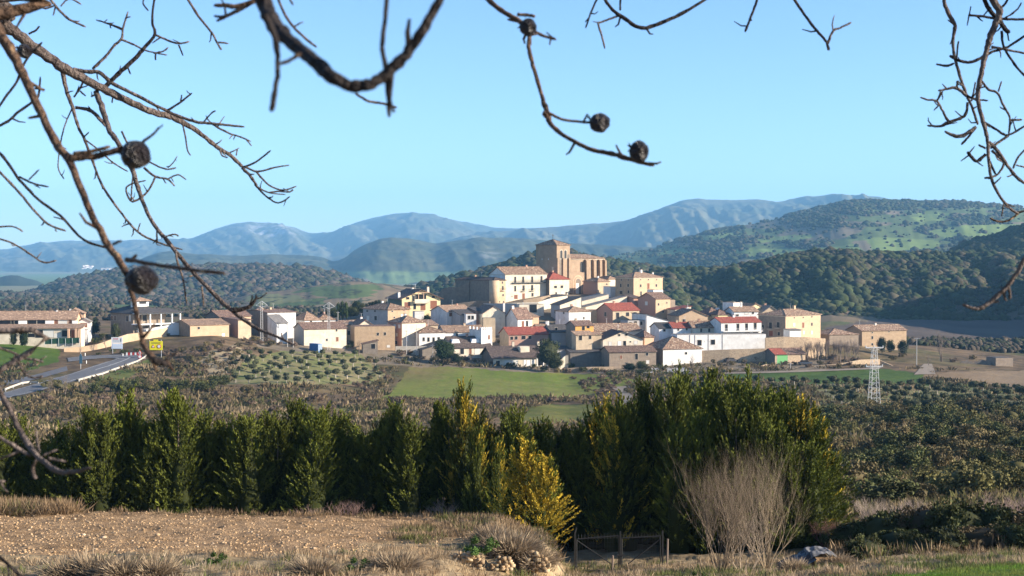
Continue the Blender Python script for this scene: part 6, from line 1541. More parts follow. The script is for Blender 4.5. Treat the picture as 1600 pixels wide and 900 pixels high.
n = 42000
Yp = np.exp(r.uniform(math.log(72), math.log(445), n)); Xp = U(r.uniform(-60, 1660, n)) * Yp
Zp = T(Xp, Yp); qx, qy = proj(Xp, Yp, Zp)
bad = np.zeros(n, bool)
for poly in ([(600, 622), (635, 572), (780, 577), (900, 580), (1005, 594), (960, 622)], [(780, 660), (850, 630), (945, 630), (940, 662)], [(-100, 510), (10, 525), (98, 545), (88, 568), (-100, 582)],
             [(1120, 592), (1130, 582), (1380, 574), (1450, 582), (1450, 604)], [(1430, 586), (1500, 578), (1700, 574), (1700, 622)], [(-60, 645), (60, 575), (105, 555), (235, 552), (232, 566), (120, 600), (0, 632)],
             [(948, 604), (990, 602), (1000, 642), (965, 642)], [(352, 603), (390, 562), (440, 550), (560, 553), (600, 585), (590, 600)]):
    bad |= inpoly(qx, qy, poly)
keep = ~bad & (r.uniform(0, 1, n) < np.clip(fbm(Xp / 9, Yp / 9, 3, 5) * 2.6 - .7, .08, 1) * np.where(inpoly(qx, qy, [(1262, 600), (1400, 600), (1640, 612), (1640, 655), (1400, 652), (1290, 648)]), .25, 1)) & (qy > 560) & ~((qx > 1340) & (qx < 1392) & (qy > 632) & (qy < 676))
Xp, Yp, Zp = Xp[keep], Yp[keep], Zp[keep]; n = len(Xp)
pal = np.array([(.15, .115, .062), (.20, .15, .082), (.105, .08, .045), (.08, .08, .03), (.12, .092, .052), (.25, .19, .11)])
ni = ((fbm(Xp / 22, Yp / 22, 3, 66) * 1.9 - .45 + r.uniform(-.25, .25, n)).clip(0, .999) * 6).astype(int)
rightside = (Xp > U(1285) * Yp) & (Yp < 300)
tn = pal[ni]; tn = np.where(rightside[:, None] & (r.uniform(0, 1, (n, 1)) < .4), np.array([[.13, .115, .048]]), tn)
sz = r.uniform(.5, 1.5, n) * np.where(rightside, 1.25, 1.0) * np.clip(Yp / 200, .55, 1.25)
scatter_tufts('scrub', Xp, Yp, Zp, sz, tn, 16, r, m_dry, 1.0, .32, rad=.55, up=.8)

# near ground: dry grass
def near_pts(n, poly, y0, y1, seed):
    r = np.random.default_rng(seed); Y = r.uniform(y0, y1, n * 12); X = U(r.uniform(min(p[0] for p in poly) - 10, max(p[0] for p in poly) + 10, n * 12)) * Y
    Z = T(X, Y); px, py = proj(X, Y, Z); k = inpoly(px, py, poly); return X[k][:n], Y[k][:n], Z[k][:n]
# the mesh heights include relief: look the near ground up from the sheet itself
from mathutils.bvhtree import BVHTree
nm_ = (GY[:-1, :-1] < 75).reshape(-1) & (GY[:-1, :-1] > 24).reshape(-1)
bvh = BVHTree.FromPolygons([tuple(v) for v in VV[:(nr * ncl)]], [tuple(int(i) for i in q_) for q_ in Q[nm_]])
def zat(x, y):
    h_ = bvh.ray_cast(Vector((x, y, 20)), Vector((0, 0, -1)))[0]
    return h_.z if h_ is not None else T1(x, y)
def zarr(X, Y): return np.array([zat(float(a_), float(b_)) for a_, b_ in zip(X, Y)])
DRY = np.array([(.24, .165, .095), (.31, .22, .13), (.18, .125, .075), (.22, .165, .10), (.11, .115, .04)])
def grass(poly, n, y0, y1, size, seed, per=14, pal=DRY, tall=1.0, lw=.09, up=1.3):
    X, Y, _ = near_pts(n, poly, y0, y1, seed); r = np.random.default_rng(seed + 1)
    k = fbm(X / .9, Y / .9, 3, seed) > .42; X, Y = X[k], Y[k]
    Z = zarr(X, Y); n = len(X)
    print('grass', seed, n)
    if n == 0: return
    tt = pal[np.minimum((fbm(X / 1.5, Y / 1.5, 2, seed + 3) * 1.8 - .4 + r.uniform(-.2, .2, n)).clip(0, .99) * len(pal), len(pal) - 1).astype(int)]
    scatter_tufts('dry_grass', X, Y, Z, size * r.uniform(.5, 1.4, n), tt, per, r, m_dry, tall, lw, rad=.35, up=up)
grass([(-60, 790), (130, 794), (110, 804), (-60, 808)], 900, 48, 57, .48, 401, per=26, tall=1.15, lw=.045)
grass([(130, 794), (400, 798), (700, 800), (700, 812), (400, 808), (130, 804)], 420, 50, 57, .24, 402, pal=DRY[[0, 2, 2, 3]])
grass([(640, 797), (700, 798), (780, 792), (860, 830), (880, 880), (760, 870), (720, 830), (680, 808)], 1400, 38, 57, .25, 403)
grass([(-60, 878), (60, 872), (400, 866), (560, 862), (720, 850), (860, 872), (890, 920), (-60, 925)], 1900, 28, 41, .20, 404, pal=np.array([(.36, .27, .17), (.30, .21, .125), (.28, .21, .13), (.32, .26, .18), (.13, .14, .05)]))
grass([(880, 885), (1100, 880), (1300, 868), (1370, 862), (1640, 848), (1640, 880), (1340, 905), (1200, 920), (880, 920)], 3600, 33, 56, .22, 405, pal=np.array([(.34, .26, .17), (.30, .22, .13), (.28, .21, .13), (.15, .15, .06), (.12, .14, .05)]))
grass([(1280, 800), (1640, 780), (1640, 860), (1300, 878)], 2200, 44, 76, .45, 406)
grass([(640, 800), (700, 812), (740, 845), (690, 850), (600, 845)], 500, 38, 50, .22, 407)
grass([(1335, 908), (1640, 872), (1640, 925), (1335, 925)], 3500, 32, 42, .10, 408, per=8, pal=np.array([(.10, .19, .03), (.14, .22, .04), (.17, .21, .05)]))
# stones of the ploughed field
X, Y, _ = near_pts(900, [(-60, 796), (150, 795), (400, 800), (700, 808), (760, 815), (720, 850), (500, 868), (-60, 874)], 36, 56, 500)
Z = zarr(X, Y); r = np.random.default_rng(501); s = r.lognormal(-3.75, .5, len(X)).clip(.010, .10)
t = np.array([(.52, .39, .26), (.36, .25, .145), (.42, .30, .185)])[r.integers(0, 3, len(X))] * r.uniform(.8, 1.15, (len(X), 1))
m_stone = mat('field_stone', (1, 1, 1), (.8, .8, .8), scale=20, tint=True, rough=.95)
blobs('stones', np.stack([X, Y, Z + s * .2], -1), s, .65, t, m_stone, IC1, 502)
X, Y, _ = near_pts(3000, [(-60, 796), (150, 795), (400, 800), (700, 808), (760, 815), (720, 850), (500, 868), (-60, 874)], 36, 56, 510)
Z = zarr(X, Y); s = r.uniform(.015, .055, len(X)); t = np.array([(.36, .24, .13)]) * r.uniform(.75, 1.2, (len(X), 1))
blobs('clods', np.stack([X, Y, Z + s * .1], -1), s, .7, t, m_stone, IC1, 503)
# dry stone wall pieces in the bank
def stone_wall(label, px0, px1, ytop, ybot, Y, seed):
    r = np.random.default_rng(seed); x0, x1 = U(px0) * Y, U(px1) * Y; base = Vector((x0, Y, zat(x0, Y)))
    zt_, zb_ = slope_of(ytop) * Y, slope_of(ybot) * Y
    V0, F0 = IC1; vs_, fs_, cs_ = [], [], []; z = zb_; k = 0
    while z < zt_:
        hh = r.uniform(.05, .10); x = x0
        while x < x1:
            w_ = r.uniform(.06, .17)
            edge = min((x - x0), (x1 - x)) / (x1 - x0) * 4
            if z < zb_ + (zt_ - zb_) * min(1, .45 + edge * .6) * r.uniform(.8, 1.1):
                S = np.sign(V0) * np.abs(V0) ** .38 * (1 + r.uniform(-.25, .25, V0.shape)) * [w_ * .60, .10, hh * .62] + [x + w_ / 2, Y + .22 + r.uniform(-.08, .08) + (z - zb_) * .35, z + hh / 2] - np.array(base)
                vs_.append(S); fs_.append(F0 + k); k += len(V0); cs_.append(np.tile(np.array([(.40, .28, .16), (.30, .21, .12), (.46, .35, .21)][r.integers(0, 3)]) * r.uniform(.85, 1.15), (len(V0), 1)))
            x += w_
        z += hh
    o = link('dry_stone_wall', np_mesh('dry_stone_wall', np.concatenate(vs_), np.concatenate(fs_), False, np.concatenate(cs_)), m_stone)
    o.location = base; return tag(o, label, 'dry stone wall', 'dry stone walls of the near terrace')
stone_wall('crumbling ochre stone wall at the corner of the terrace by the gate', 812, 858, 868, 896, 39.0, 1)
stone_wall('broken ochre stone wall bit left of the terrace corner', 766, 800, 874, 893, 38.6, 2)
stone_wall('small patch of ochre stones low in the terrace bank, leftmost', 700, 752, 868, 892, 38.0, 3)
# green weeds
wd = crown_me(1100, .5, .5, 0, .06, (.075, .13, .03), .25, 600, clumps=16, core=False); 
for px_, py_, s_, lab in ((745, 868, 1.15, 'bright green weed clump on the terrace bank above the stone wall'), (552, 898, .8, 'green weed clump at the bottom of the bank, left of centre'), (790, 900, .8, 'green weed clump under the broken stone wall'), (845, 902, .7, 'yellow-green weed clump at the foot of the terrace corner'), (330, 902, .7, 'low green weed clump among dry tufts at the bottom left'), (238, 900, .55, 'small dark green weed clump at the bottom left'), (1305, 880, .6, 'green weed tuft right of the covered pile'), (1090, 892, .6, 'green weed tuft under the bare shrub')):
    Y = 38.6 if py_ < 880 and px_ < 800 else (41 if px_ > 1000 else 34.5); x = U(px_) * Y; z = slope_of(py_) * Y if px_ == 745 else zat(x, Y)
    o = bpy.data.objects.new('weed', wd); COL.objects.link(o); o.location = (x, Y, z); o.scale = [s_] * 3; tag(o, lab, 'weed', 'green weeds of the foreground')
# big dry bushes at the bank and bottom edge
def tussock(n, rad, hgt, seed, cols):
    r = np.random.default_rng(seed); a = r.uniform(0, 6.283, n); q_ = r.uniform(0, 1, n) ** .6 * rad; th = r.uniform(.1, 1.25, n)
    b0 = np.stack([np.cos(a) * q_ * .5, np.sin(a) * q_ * .5, np.zeros(n)], -1); d = np.stack([np.cos(a) * np.sin(th), np.sin(a) * np.sin(th), np.cos(th)], -1) + r.normal(size=(n, 3)) * .2
    L = hgt * r.uniform(.5, 1.1, n); c = b0 + d * (L * r.uniform(.4, 1.0, n))[:, None]; dd = d + [0, 0, -.35] * r.uniform(0, 1.6, (n, 1))
    v, f = quads(c, dd, L * .035, L * .75, r); col = np.repeat(np.array(cols)[r.integers(0, len(cols), n)] * r.uniform(.75, 1.25, (n, 1)), 4, 0)
    me = np_mesh('tussock', v, f, False, col); me.materials.append(m_dry); return me
db = tussock(5200, .85, .75, 610, [(.34, .26, .17), (.27, .20, .13), (.38, .30, .20), (.22, .165, .11)])
for k, (px_, py_, s_, lab) in enumerate(((800, 852, .8, 'large dry brown bush on the terrace corner'), (838, 868, .6, 'dry brown bush hanging over the corner of the terrace'), (770, 836, .6, 'dry brown bush behind the terrace corner'), (105, 893, .55, 'rounded dry tussock at the bottom left, first'), (150, 892, .7, 'rounded dry tussock at the bottom left, second'), (195, 894, .6, 'rounded dry tussock at the bottom left, third'), (245, 893, .6, 'rounded dry tussock at the bottom left, fourth'), (1310, 872, .55, 'dry tussock in front of the covered pile'), (1240, 884, .5, 'dry tussock left of the covered pile'), (490, 888, .6, 'dry tussock at the bottom left of centre'), (620, 880, .6, 'dry tussock on the bank below the field end'))):
    g = ground(px_, py_ + 14, y0=30); g.z = zat(g.x, g.y)
    o = bpy.data.objects.new('dry_bush', db); COL.objects.link(o); o.location = g; o.scale = (s_ * 1.2, s_, s_ * .85); o.rotation_euler = (0, 0, k * 1.3); tag(o, lab, 'dry bush', 'dry bushes of the foreground')
# bare shrubs
def shrubtw(label, px_, py_, ytop, Y, seed, stems, depth, r0, spread, col, width=1.0, kids=4, wig=.16, name='bare_shrub'):
    H = slope_of(ytop) * Y - slope_of(py_) * Y; x = U(px_) * Y
    segs = bare(H, seed, stems, spread, depth, r0, kids, .6, .42, wig)
    me = twmesh(name, segs, col, 3); me.materials.append(m_twig); zmax = max(v.co.z for v in me.vertices); k = H / zmax
    o = bpy.data.objects.new(name, me); COL.objects.link(o); o.location = (x, Y, min(zat(x, Y), slope_of(py_) * Y + .3)); o.scale = (k * width, k * width, k)
    return tag(o, label, 'bare shrub', 'bare shrubs')
shrubtw('large leafless twiggy shrub in front of the cypress clump, left one', 1128, 896, 668, 43.5, 700, 19, 3, .026, .44, (.21, .16, .11), .85, 4, .24)
shrubtw('large leafless twiggy shrub in front of the cypress clump, right one', 1200, 890, 664, 45, 701, 16, 3, .028, .42, (.23, .18, .12), .75, 4, .24)
shrubtw('small leafless shrub between the two large leafless shrubs', 1165, 892, 760, 44, 702, 9, 3, .02, .4, (.30, .24, .18), 1.0)
shrubtw('pale leafless bush behind the covered pile', 1370, 838, 770, 62, 703, 12, 3, .03, .4, (.36, .29, .24), 1.5)
shrubtw('second pale leafless bush, right of the covered pile', 1425, 832, 775, 64, 704, 12, 3, .03, .4, (.34, .27, .23), 1.4)
shrubtw('reddish leafless bush at the foot of the tall cypress clump', 1300, 850, 795, 55, 705, 12, 3, .02, .45, (.22, .12, .10), 1.4)
shrubtw('purplish leafless bush at the right edge above the brambles', 1580, 815, 742, 60, 706, 14, 3, .03, .4, (.30, .22, .20), 1.5)
shrubtw('lower purplish leafless bush beside the right edge', 1545, 822, 765, 62, 707, 12, 3, .03, .4, (.28, .21, .19), 1.5)
shrubtw('dark thorny twigs sticking up at the field edge, centre', 545, 806, 775, 54, 708, 12, 2, .012, .5, (.26, .17, .14), 1.8)
shrubtw('dark thorny twigs sticking up at the field edge, left of centre', 480, 806, 782, 54.5, 709, 10, 2, .012, .5, (.26, .18, .15), 1.8)
shrubtw('dark thorny twigs sticking up at the right end of the field', 690, 806, 780, 54, 710, 10, 2, .012, .5, (.28, .2, .15), 1.8)
# brambles
br_c = [crown_me(3600, 1.6, 1.5, 0, .15, c_, .35, 620 + i, clumps=40) for i, c_ in enumerate(((.055, .062, .02), (.085, .065, .035)))]
for k, (px_, py_, w_, yt, Y) in enumerate(((1335, 852, 80, 815, 54), (1395, 850, 95, 800, 53), (1450, 848, 100, 788, 53), (1505, 846, 100, 782, 52), (1560, 846, 95, 784, 52), (1615, 846, 95, 790, 51.5), (1480, 858, 70, 822, 48.5), (1420, 862, 70, 828, 48.5), (1545, 858, 70, 820, 48.5), (1360, 866, 60, 838, 48), (1600, 856, 70, 818, 48))):
    x = U(px_) * Y; z = zat(x, Y) - .1; H = slope_of(yt) * Y - z
    place_tree('bramble', 'bramble', 'dark tangled bramble bush of the thicket at the lower right', 'brambles of the lower right', br_c[k % 3 == 2], st_m, (x, Y, z), (w_ / F * Y / 3.0 * 1.1, .9, max(.4, H / 1.5)), k)
# covered pile of straw
g = Vector((U(1282) * 45.5, 45.5, 0)); g.z = slope_of(889) * 45.5
root = empty('covered_pile', g, .15, 'straw bale under a black and silver plastic sheet beside the bare shrubs', 'covered pile')
q = MB(); q.hexa([(-.38, -.62, -.2), (.72, -.62, -.2), (.72, .5, -.2), (-.38, .5, -.2)], [(-.3, -.52, .44), (.5, -.52, .46), (.5, .4, .55), (-.3, .4, .52)]); o = q.build('straw_block', mat('straw', (.52, .34, .17), (.36, .22, .11), scale=12, bump=1.0, bscale=40), root)
def sheet(nm, x0, x1, y0, y1, zf, m, par, n=26, th=.0):
    rr_ = np.random.default_rng(4); xs = np.linspace(x0, x1, n); ys = np.linspace(y0, y1, n); XX_, YY_ = np.meshgrid(xs, ys); ZZ_ = zf(XX_, YY_) + (ridged(XX_ * 2.2, YY_ * 2.2, 3, 5) - .5) * .22
    ids_ = np.arange(n * n).reshape(n, n); q_ = np.stack([ids_[:-1, :-1], ids_[:-1, 1:], ids_[1:, 1:], ids_[1:, :-1]], -1).reshape(-1, 4)
    return link(nm, np_mesh(nm, np.stack([XX_, YY_, ZZ_], -1).reshape(-1, 3), q_, True), m, par)
sheet('silver_sheet', -.42, .45, -.44, .6, lambda x, y: .60 - .9 * np.clip(np.abs(x + .02) - .33, 0, 1) - .9 * np.clip(np.abs(y) - .34, 0, 1), mat('sheet_silver', (.20, .20, .205), (.035, .035, .038), rough=.6, spec=.2, scale=3), root)
sheet('black_sheet', -1.35, -.3, -.6, .6, lambda x, y: .12 + .42 * (x + 1.35) - .5 * np.clip(np.abs(y) - .3, 0, 1), mat('sheet_black', (.03, .03, .035), (.015, .015, .018), rough=.25, spec=.6, scale=3), root)
q = MB(); ST = Vector((U(1005) * 45, 45, 0))
# gate
M_gate = mat('gate_steel', (.018, .017, .016), (.01, .01, .01), rough=.6, scale=8)  # steel darkened to put the shade on the gate into its colour
Y = 50.0; g = Vector((U(899) * Y, Y, 0)); g.z = slope_of(897) * Y
root = empty('metal_gate', g, .1, 'dark double metal gate with spikes and diagonal braces in front of the hedge gap', 'gate')
w1 = (971 - 899) / F * Y; w2 = w1 * 2
for x in (0, w1, w2 - .1): q = MB(); q.box(x - .028, x + .028, -.028, .028, -.3, 1.5); q.build('post', M_gate, root)
q = MB(); q.tube([(0, 0, 1.5), (.05, 0, 1.66)], .03, 6); q.build('post_tip', M_gate, root)
for x0, x1, d_ in ((.06, w1 - .06, 1), (w1 + .06, w2 - .18, -1)):
    q = MB(); q.bar((x0, 0, 1.25), (x1, 0, 1.34 if d_ > 0 else 1.3), .032); q.bar((x0, 0, .1), (x1, 0, .1), .028); q.bar((x0, 0, .1), (x0, 0, 1.25), .028); q.bar((x1, 0, .1), (x1, 0, 1.34), .028); fr_ = q.build('gate_frame', M_gate, root)
    q = MB(); q.bar((x0, .01, 1.2) if d_ > 0 else (x1, .01, 1.2), (x1, .01, .15) if d_ > 0 else (x0, .01, .15), .03); q.build('diagonal_brace', M_gate, fr_)
    q = MB(); n = 13
    for i in range(n): x = x0 + (x1 - x0) * (i + .5) / n; q.tube([(x, 0, 1.25), (x, 0, 1.44)], [.012, .003], 4)
    q.build('spikes', M_gate, fr_)
    q = MB()
    for i in range(16): x = x0 + (x1 - x0) * i / 15; q.bar((x, .02, .1), (x, .02, 1.27), .004)
    for i in range(9): z = .1 + 1.15 * i / 8; q.bar((x0, .02, z), (x1, .02, z), .004)
    q.build('wire_mesh', M_gate, fr_)
q = MB(); q.box(w1 - .14, w1 + .12, -.06, -.03, .62, .68); q.build('latch', M_gate, root)
for k, (px_, yt) in enumerate(((1043, 842), (957, 868))):
    x = U(px_) * 48.5; z = zat(x, 48.5); o = MB(); o.tube([(0, 0, -.2), (.03, 0, slope_of(yt) * 48.5 - z)], [.045, .035], 7); o = o.build('wooden_post', M_wood); o.location = (x, 48.5, z); tag(o, ['weathered wooden post right of the metal gate', 'short wooden stake in front of the metal gate'][k], 'post')
# ------------------------------------------------------------------ the two bare trees the photo is taken through
M_br = {'grey': mat('branch_bark_grey', (.19, .15, .13), (.075, .056, .05), scale=22, bump=.8, bscale=90, spots=(30, (.09, .065, .05), .6)),
        'brown': mat('branch_bark_brown', (.145, .085, .05), (.055, .033, .024), scale=20, bump=.8, bscale=70, spots=(26, (.33, .22, .12), .62)),
        'dark': mat('branch_bark_dark', (.030, .022, .02), (.015, .011, .011), scale=16, bump=.9, bscale=60)}
M_fruit = mat('dried_fruit_skin', (.020, .013, .014), (.006, .005, .006), scale=40, bump=.9, bscale=110, rough=.45, spec=.5)
def catmull(p, n):
    o = []
    for i in range(len(p) - 1):
        a = p[max(i - 1, 0)]; b = p[i]; c = p[i + 1]; d = p[min(i + 2, len(p) - 1)]
        for k in range(n):
            t = k / n; o.append(.5 * ((2 * b) + (c - a) * t + (2 * a - 5 * b + 4 * c - d) * t * t + (3 * b - a - 3 * c + d) * t ** 3))
    o.append(p[-1]); return o
rb_ = random.Random(11)
def branch(parent, pts, w, Y, m='grey', name='twig', spurs=.5, start=None):
    """pts: picture positions along the branch; w: its width there; Y: distances"""
    n = len(pts)
    Ys = np.interp(np.linspace(0, 1, n), np.linspace(0, 1, len(Y)), Y) if isinstance(Y, (list, tuple)) else [Y] * n
    ws = np.interp(np.linspace(0, 1, n), np.linspace(0, 1, len(w)), w) if isinstance(w, (list, tuple)) else [w] * n
    off = parent.location
    P3 = [np.array(P(a, b, y)) for (a, b), y in zip(pts, Ys)]; R3 = [x / F * y * (.46 if x > 6 else .42) for x, y in zip(ws, Ys)]
    if start is not None:
        s_ = np.array(start[0]); mid = (s_ + P3[0]) / 2 + np.array([0, 0, .12]); P3 = [s_, mid] + P3; R3 = [start[1], (start[1] + R3[0]) / 2] + R3
    sub = 5; C3 = catmull([np.array(p) for p in P3], sub); RR = []
    for i in range(len(R3) - 1):
        for k in range(sub): RR.append(R3[i] + (R3[i + 1] - R3[i]) * k / sub)
    RR.append(R3[-1])
    q = MB(); C4, R4 = [], []
    for i, (p, r0) in enumerate(zip(C3, RR)):
        j = np.array([rb_.gauss(0, 1) for _ in range(3)]) * r0 * .10 if 0 < i < len(C3) - 1 else 0
        C4.append(Vector(p + j) - off); R4.append(r0 * (1 + rb_.uniform(-.07, .07) + (.16 if rb_.random() < .08 else 0)))
    R4[-1] *= .6
    q.tube(C4, R4, 8 if R3[0] > .004 else 6)
    L = len(C4)
    for i in range(2, L - 1):
        if rb_.random() < .20 * spurs * (1 if R4[i] < .008 else .3):
            d = Vector((rb_.uniform(-1, 1), rb_.uniform(-.5, .5), rb_.uniform(-1, 1))).normalized(); r0 = min(R4[i], .004)
            e1 = C4[i] + d * (R4[i] + r0 * rb_.uniform(2, 6)); e2 = e1 + (d + Vector((rb_.uniform(-.6, .6), 0, rb_.uniform(-.2, .8)))) * r0 * rb_.uniform(1, 5)
            q.tube([C4[i], e1, e2], [r0 * .75, r0 * .6, r0 * .35], 5)
    return q.build(name, M_br[m], parent, smooth=True)
def fruit(parent, px, py, w_, h_, Y, seed=1):
    rr_ = np.random.default_rng(seed); V, Fc = ico(3); n = fbm(V[:, 0] * 2.2 + 5 + seed, V[:, 1] * 2.2 + V[:, 2] * 1.7, 3, seed) - .5
    rg = ridged(V[:, 0] * 3 + seed, V[:, 2] * 3 + V[:, 1], 3, seed) - .5
    V = V * (1 + n[:, None] * .24 + rg[:, None] * .10) * [w_ / F * Y * .5, w_ / F * Y * .5, h_ / F * Y * .5]
    o = link('dried_fruit', np_mesh('dried_fruit', V, Fc, True), M_fruit, parent); o.location = P(px, py, Y) - parent.location
    q = MB(); c = Vector((-w_ / F * Y * .42, 0, h_ / F * Y * .2))
    for i in range(5):
        a = i * 1.256; q.poly([c, c + Vector((-.002, math.cos(a) * .006, math.sin(a) * .006)), c + Vector((-.006, math.cos(a + .5) * .009, math.sin(a + .5) * .009)), c + Vector((-.002, math.cos(a + 1) * .006, math.sin(a + 1) * .006))])
    q.build('calyx', M_br['brown'], o); return o
g = Vector((-4.4, 2.4, T1(-4.4, 2.4)))
TL = empty('fruit_tree', g, 0, 'bare fruit tree with shrivelled dark fruit, branches reaching in from left and top', 'fruit tree')
q = MB(); q.tube([(0, 0, -.3), (.05, .02, .6), (-.02, .05, 1.5), (.1, 0, 2.3), (.25, 0, 3.4)], [.17, .14, .125, .11, .06], 12); q.build('trunk', M_br['grey'], TL, smooth=True)
lp = lambda z, dx=.1: (g.x + dx, g.y, g.z + z)
A = TL
b = lambda pts, w, Y=4.8, m='grey', **k: branch(A, pts, w, Y, m, **k)
b([(-60, -10), (0, 35), (35, 60), (75, 90), (120, 118), (160, 138), (200, 158), (240, 175), (270, 184), (292, 195), (315, 210), (340, 230), (360, 243), (380, 262)], [26, 21, 20, 18, 15, 14, 12, 11, 10, 8, 7, 6.5, 6], [4.6, 5.1], name='branch', start=(lp(2.6), .07))
b([(378, 262), (392, 276), (402, 292)], [6, 5]); b([(402, 292), (420, 301), (446, 304)], [3.5, 2]); b([(382, 260), (402, 268), (428, 262), (452, 258)], [4.5, 2.5]); b([(378, 262), (400, 253), (423, 235)], [4, 3], m='dark'); b([(398, 288), (415, 306), (435, 317), (453, 307)], [4, 2.5], m='dark')
b([(400, 268), (420, 289), (442, 297), (463, 291)], [4, 2.5]); b([(343, 232), (347, 243), (356, 246)], 3); b([(420, 301), (436, 299), (452, 300), (458, 296)], 3); b([(369, 243), (371, 232)], 2.5)
b([(115, 108), (135, 112), (155, 113), (175, 130), (210, 147), (250, 168), (280, 182), (305, 190), (330, 193), (352, 195), (382, 198)], [7, 7, 7, 6, 6, 6, 5, 4], name='branch'); b([(332, 194), (355, 207), (376, 214), (392, 221)], [4, 2.5]); b([(384, 217), (393, 228)], 2.5); b([(318, 191), (330, 177), (337, 173)], [3, 2.5], m='dark'); b([(262, 172), (282, 160), (300, 145)], [4.5, 3], m='dark'); b([(282, 160), (284, 148)], 3, m='dark')
b([(145, 108), (165, 88), (180, 70), (190, 60), (192, 45), (200, 18)], [5.5, 5, 4.5, 3]); b([(190, 62), (210, 70), (225, 78), (245, 83), (261, 86)], [4, 3, 2.5]); b([(240, 83), (255, 80), (263, 74)], 3); b([(243, 84), (243, 94)], 3.5, m='dark'); b([(192, 46), (172, 38), (150, 31)], [5, 4, 2.5], m='dark')
b([(162, 138), (185, 115), (210, 92), (225, 75), (242, 54), (238, 35), (240, 5), (244, -12)], [8, 7, 7, 6, 5, 4, 4], m='dark'); b([(244, 55), (265, 64), (280, 68), (296, 65)], [4.5, 4, 3]); b([(279, 70), (286, 87)], 3, m='dark'); b([(200, 106), (204, 116)], 3, m='dark')
b([(150, 143), (160, 170), (170, 200), (185, 225), (205, 262), (215, 292), (225, 320), (240, 350), (262, 377), (290, 412), (330, 455), (365, 487), (400, 512), (430, 525), (462, 540)], [10, 10, 9, 9, 9, 8, 7, 6.5, 6.5, 7, 7, 8, 6, 5, 4], [4.8, 4.2], name='branch')
b([(365, 485), (385, 481), (394, 475), (402, 463)], [9, 7, 4], 4.3, 'dark'); b([(246, 355), (245, 368), (246, 379)], [4, 3], 4.5, 'dark'); b([(275, 395), (278, 412), (285, 432), (292, 475)], [4, 4, 3.5, 2.5], 4.4); b([(315, 447), (317, 462), (318, 478)], [4, 3], 4.35); b([(258, 370), (272, 366), (279, 369)], 3, 4.5)
b([(98, 112), (105, 145), (114, 170), (122, 197), (133, 220), (145, 252), (160, 290), (185, 327), (215, 362), (250, 380), (285, 390)], [8, 7, 6, 5, 5, 4.5, 4, 4, 3.5], 4.9, name='branch'); b([(118, 168), (140, 172), (158, 188), (165, 198)], [6, 7, 5], 4.85); b([(113, 168), (100, 200), (93, 235), (91, 262), (100, 280)], [3, 2.5, 2.5], 4.9)
b([(133, 218), (155, 235), (178, 255), (200, 268)], [3, 3, 2.5], 4.9); b([(190, 205), (205, 232), (232, 252), (258, 264), (275, 262)], [4, 3.5, 3], 4.8); b([(225, 262), (243, 276), (262, 280), (273, 291)], [5, 4, 3], 4.8); b([(262, 262), (270, 255), (277, 244)], [2.5, 2], 4.8); b([(243, 276), (230, 300), (207, 315), (197, 297), (204, 288), (228, 282)], [4, 4, 3.5, 2.5], 4.8); b([(205, 312), (206, 292), (208, 272)], 3, 4.8); b([(262, 280), (278, 273), (291, 281)], [3, 2.5], 4.8)
b([(285, 192), (290, 215), (293, 235), (298, 243)], [3, 3, 2.5], 4.9); b([(130, 128), (124, 140), (115, 152)], [4, 4], 4.9, 'dark'); b([(125, 142), (134, 150)], 3, 4.9, 'dark'); b([(148, 148), (142, 151)], 3, 4.9, 'dark'); b([(176, 152), (175, 161)], 3, 4.9, 'dark')
b([(-20, -8), (0, 0), (45, -3)], [8, 7], 4.2, name='branch'); b([(75, -6), (90, 13), (108, 30), (134, 42)], [5, 4.5, 4], 4.4); b([(62, -6), (68, 13), (85, 9)], 3, 4.4); b([(95, 10), (108, -2), (127, 7)], 3, 4.4); b([(14, 20), (3, 40)], 5, 4.4, 'dark'); b([(12, 32), (20, 22), (26, 22)], 4, 4.4, 'dark'); b([(45, 53), (55, 48), (62, 41)], [4, 3.5], 4.7, 'dark')
b([(290, -6), (310, 25), (330, 50), (340, 68), (346, 78)], [5, 4.5, 4, 4], 4.2); b([(341, 66), (357, 68)], 3, 4.2); b([(225, -6), (224, 6), (232, 17)], 3, 4.2, 'dark')
b([(-12, 185), (8, 152), (25, 130), (40, 95), (66, 66)], [5, 5, 5, 4], 3.4, 'dark'); b([(-12, 200), (12, 190), (27, 176), (50, 160), (60, 150), (63, 120)], [5, 5, 5, 4.5, 4], 3.4, 'dark'); b([(55, 138), (70, 140)], 3.5, 3.4, 'dark')
fruit(A, 38, 80, 22, 22, 3.4, 7)
b([(-20, 222), (5, 245), (30, 280), (60, 312), (95, 338), (130, 374), (170, 388)], [6, 5.5, 5.5, 5, 4.5], 3.2, 'dark', name='branch'); b([(-14, 255), (25, 295), (50, 325), (75, 350), (103, 361)], [5, 5, 4.5, 4], 3.4, name='branch'); b([(30, 276), (50, 286), (76, 292)], [4, 3], 3.2, 'dark'); b([(45, 281), (61, 265)], 3, 3.2, 'dark')
b([(-12, 370), (20, 380), (48, 398), (68, 410), (88, 407)], [3.5, 3.5, 3], 3.6); b([(-8, 355), (20, 354), (36, 362)], 3, 3.6)
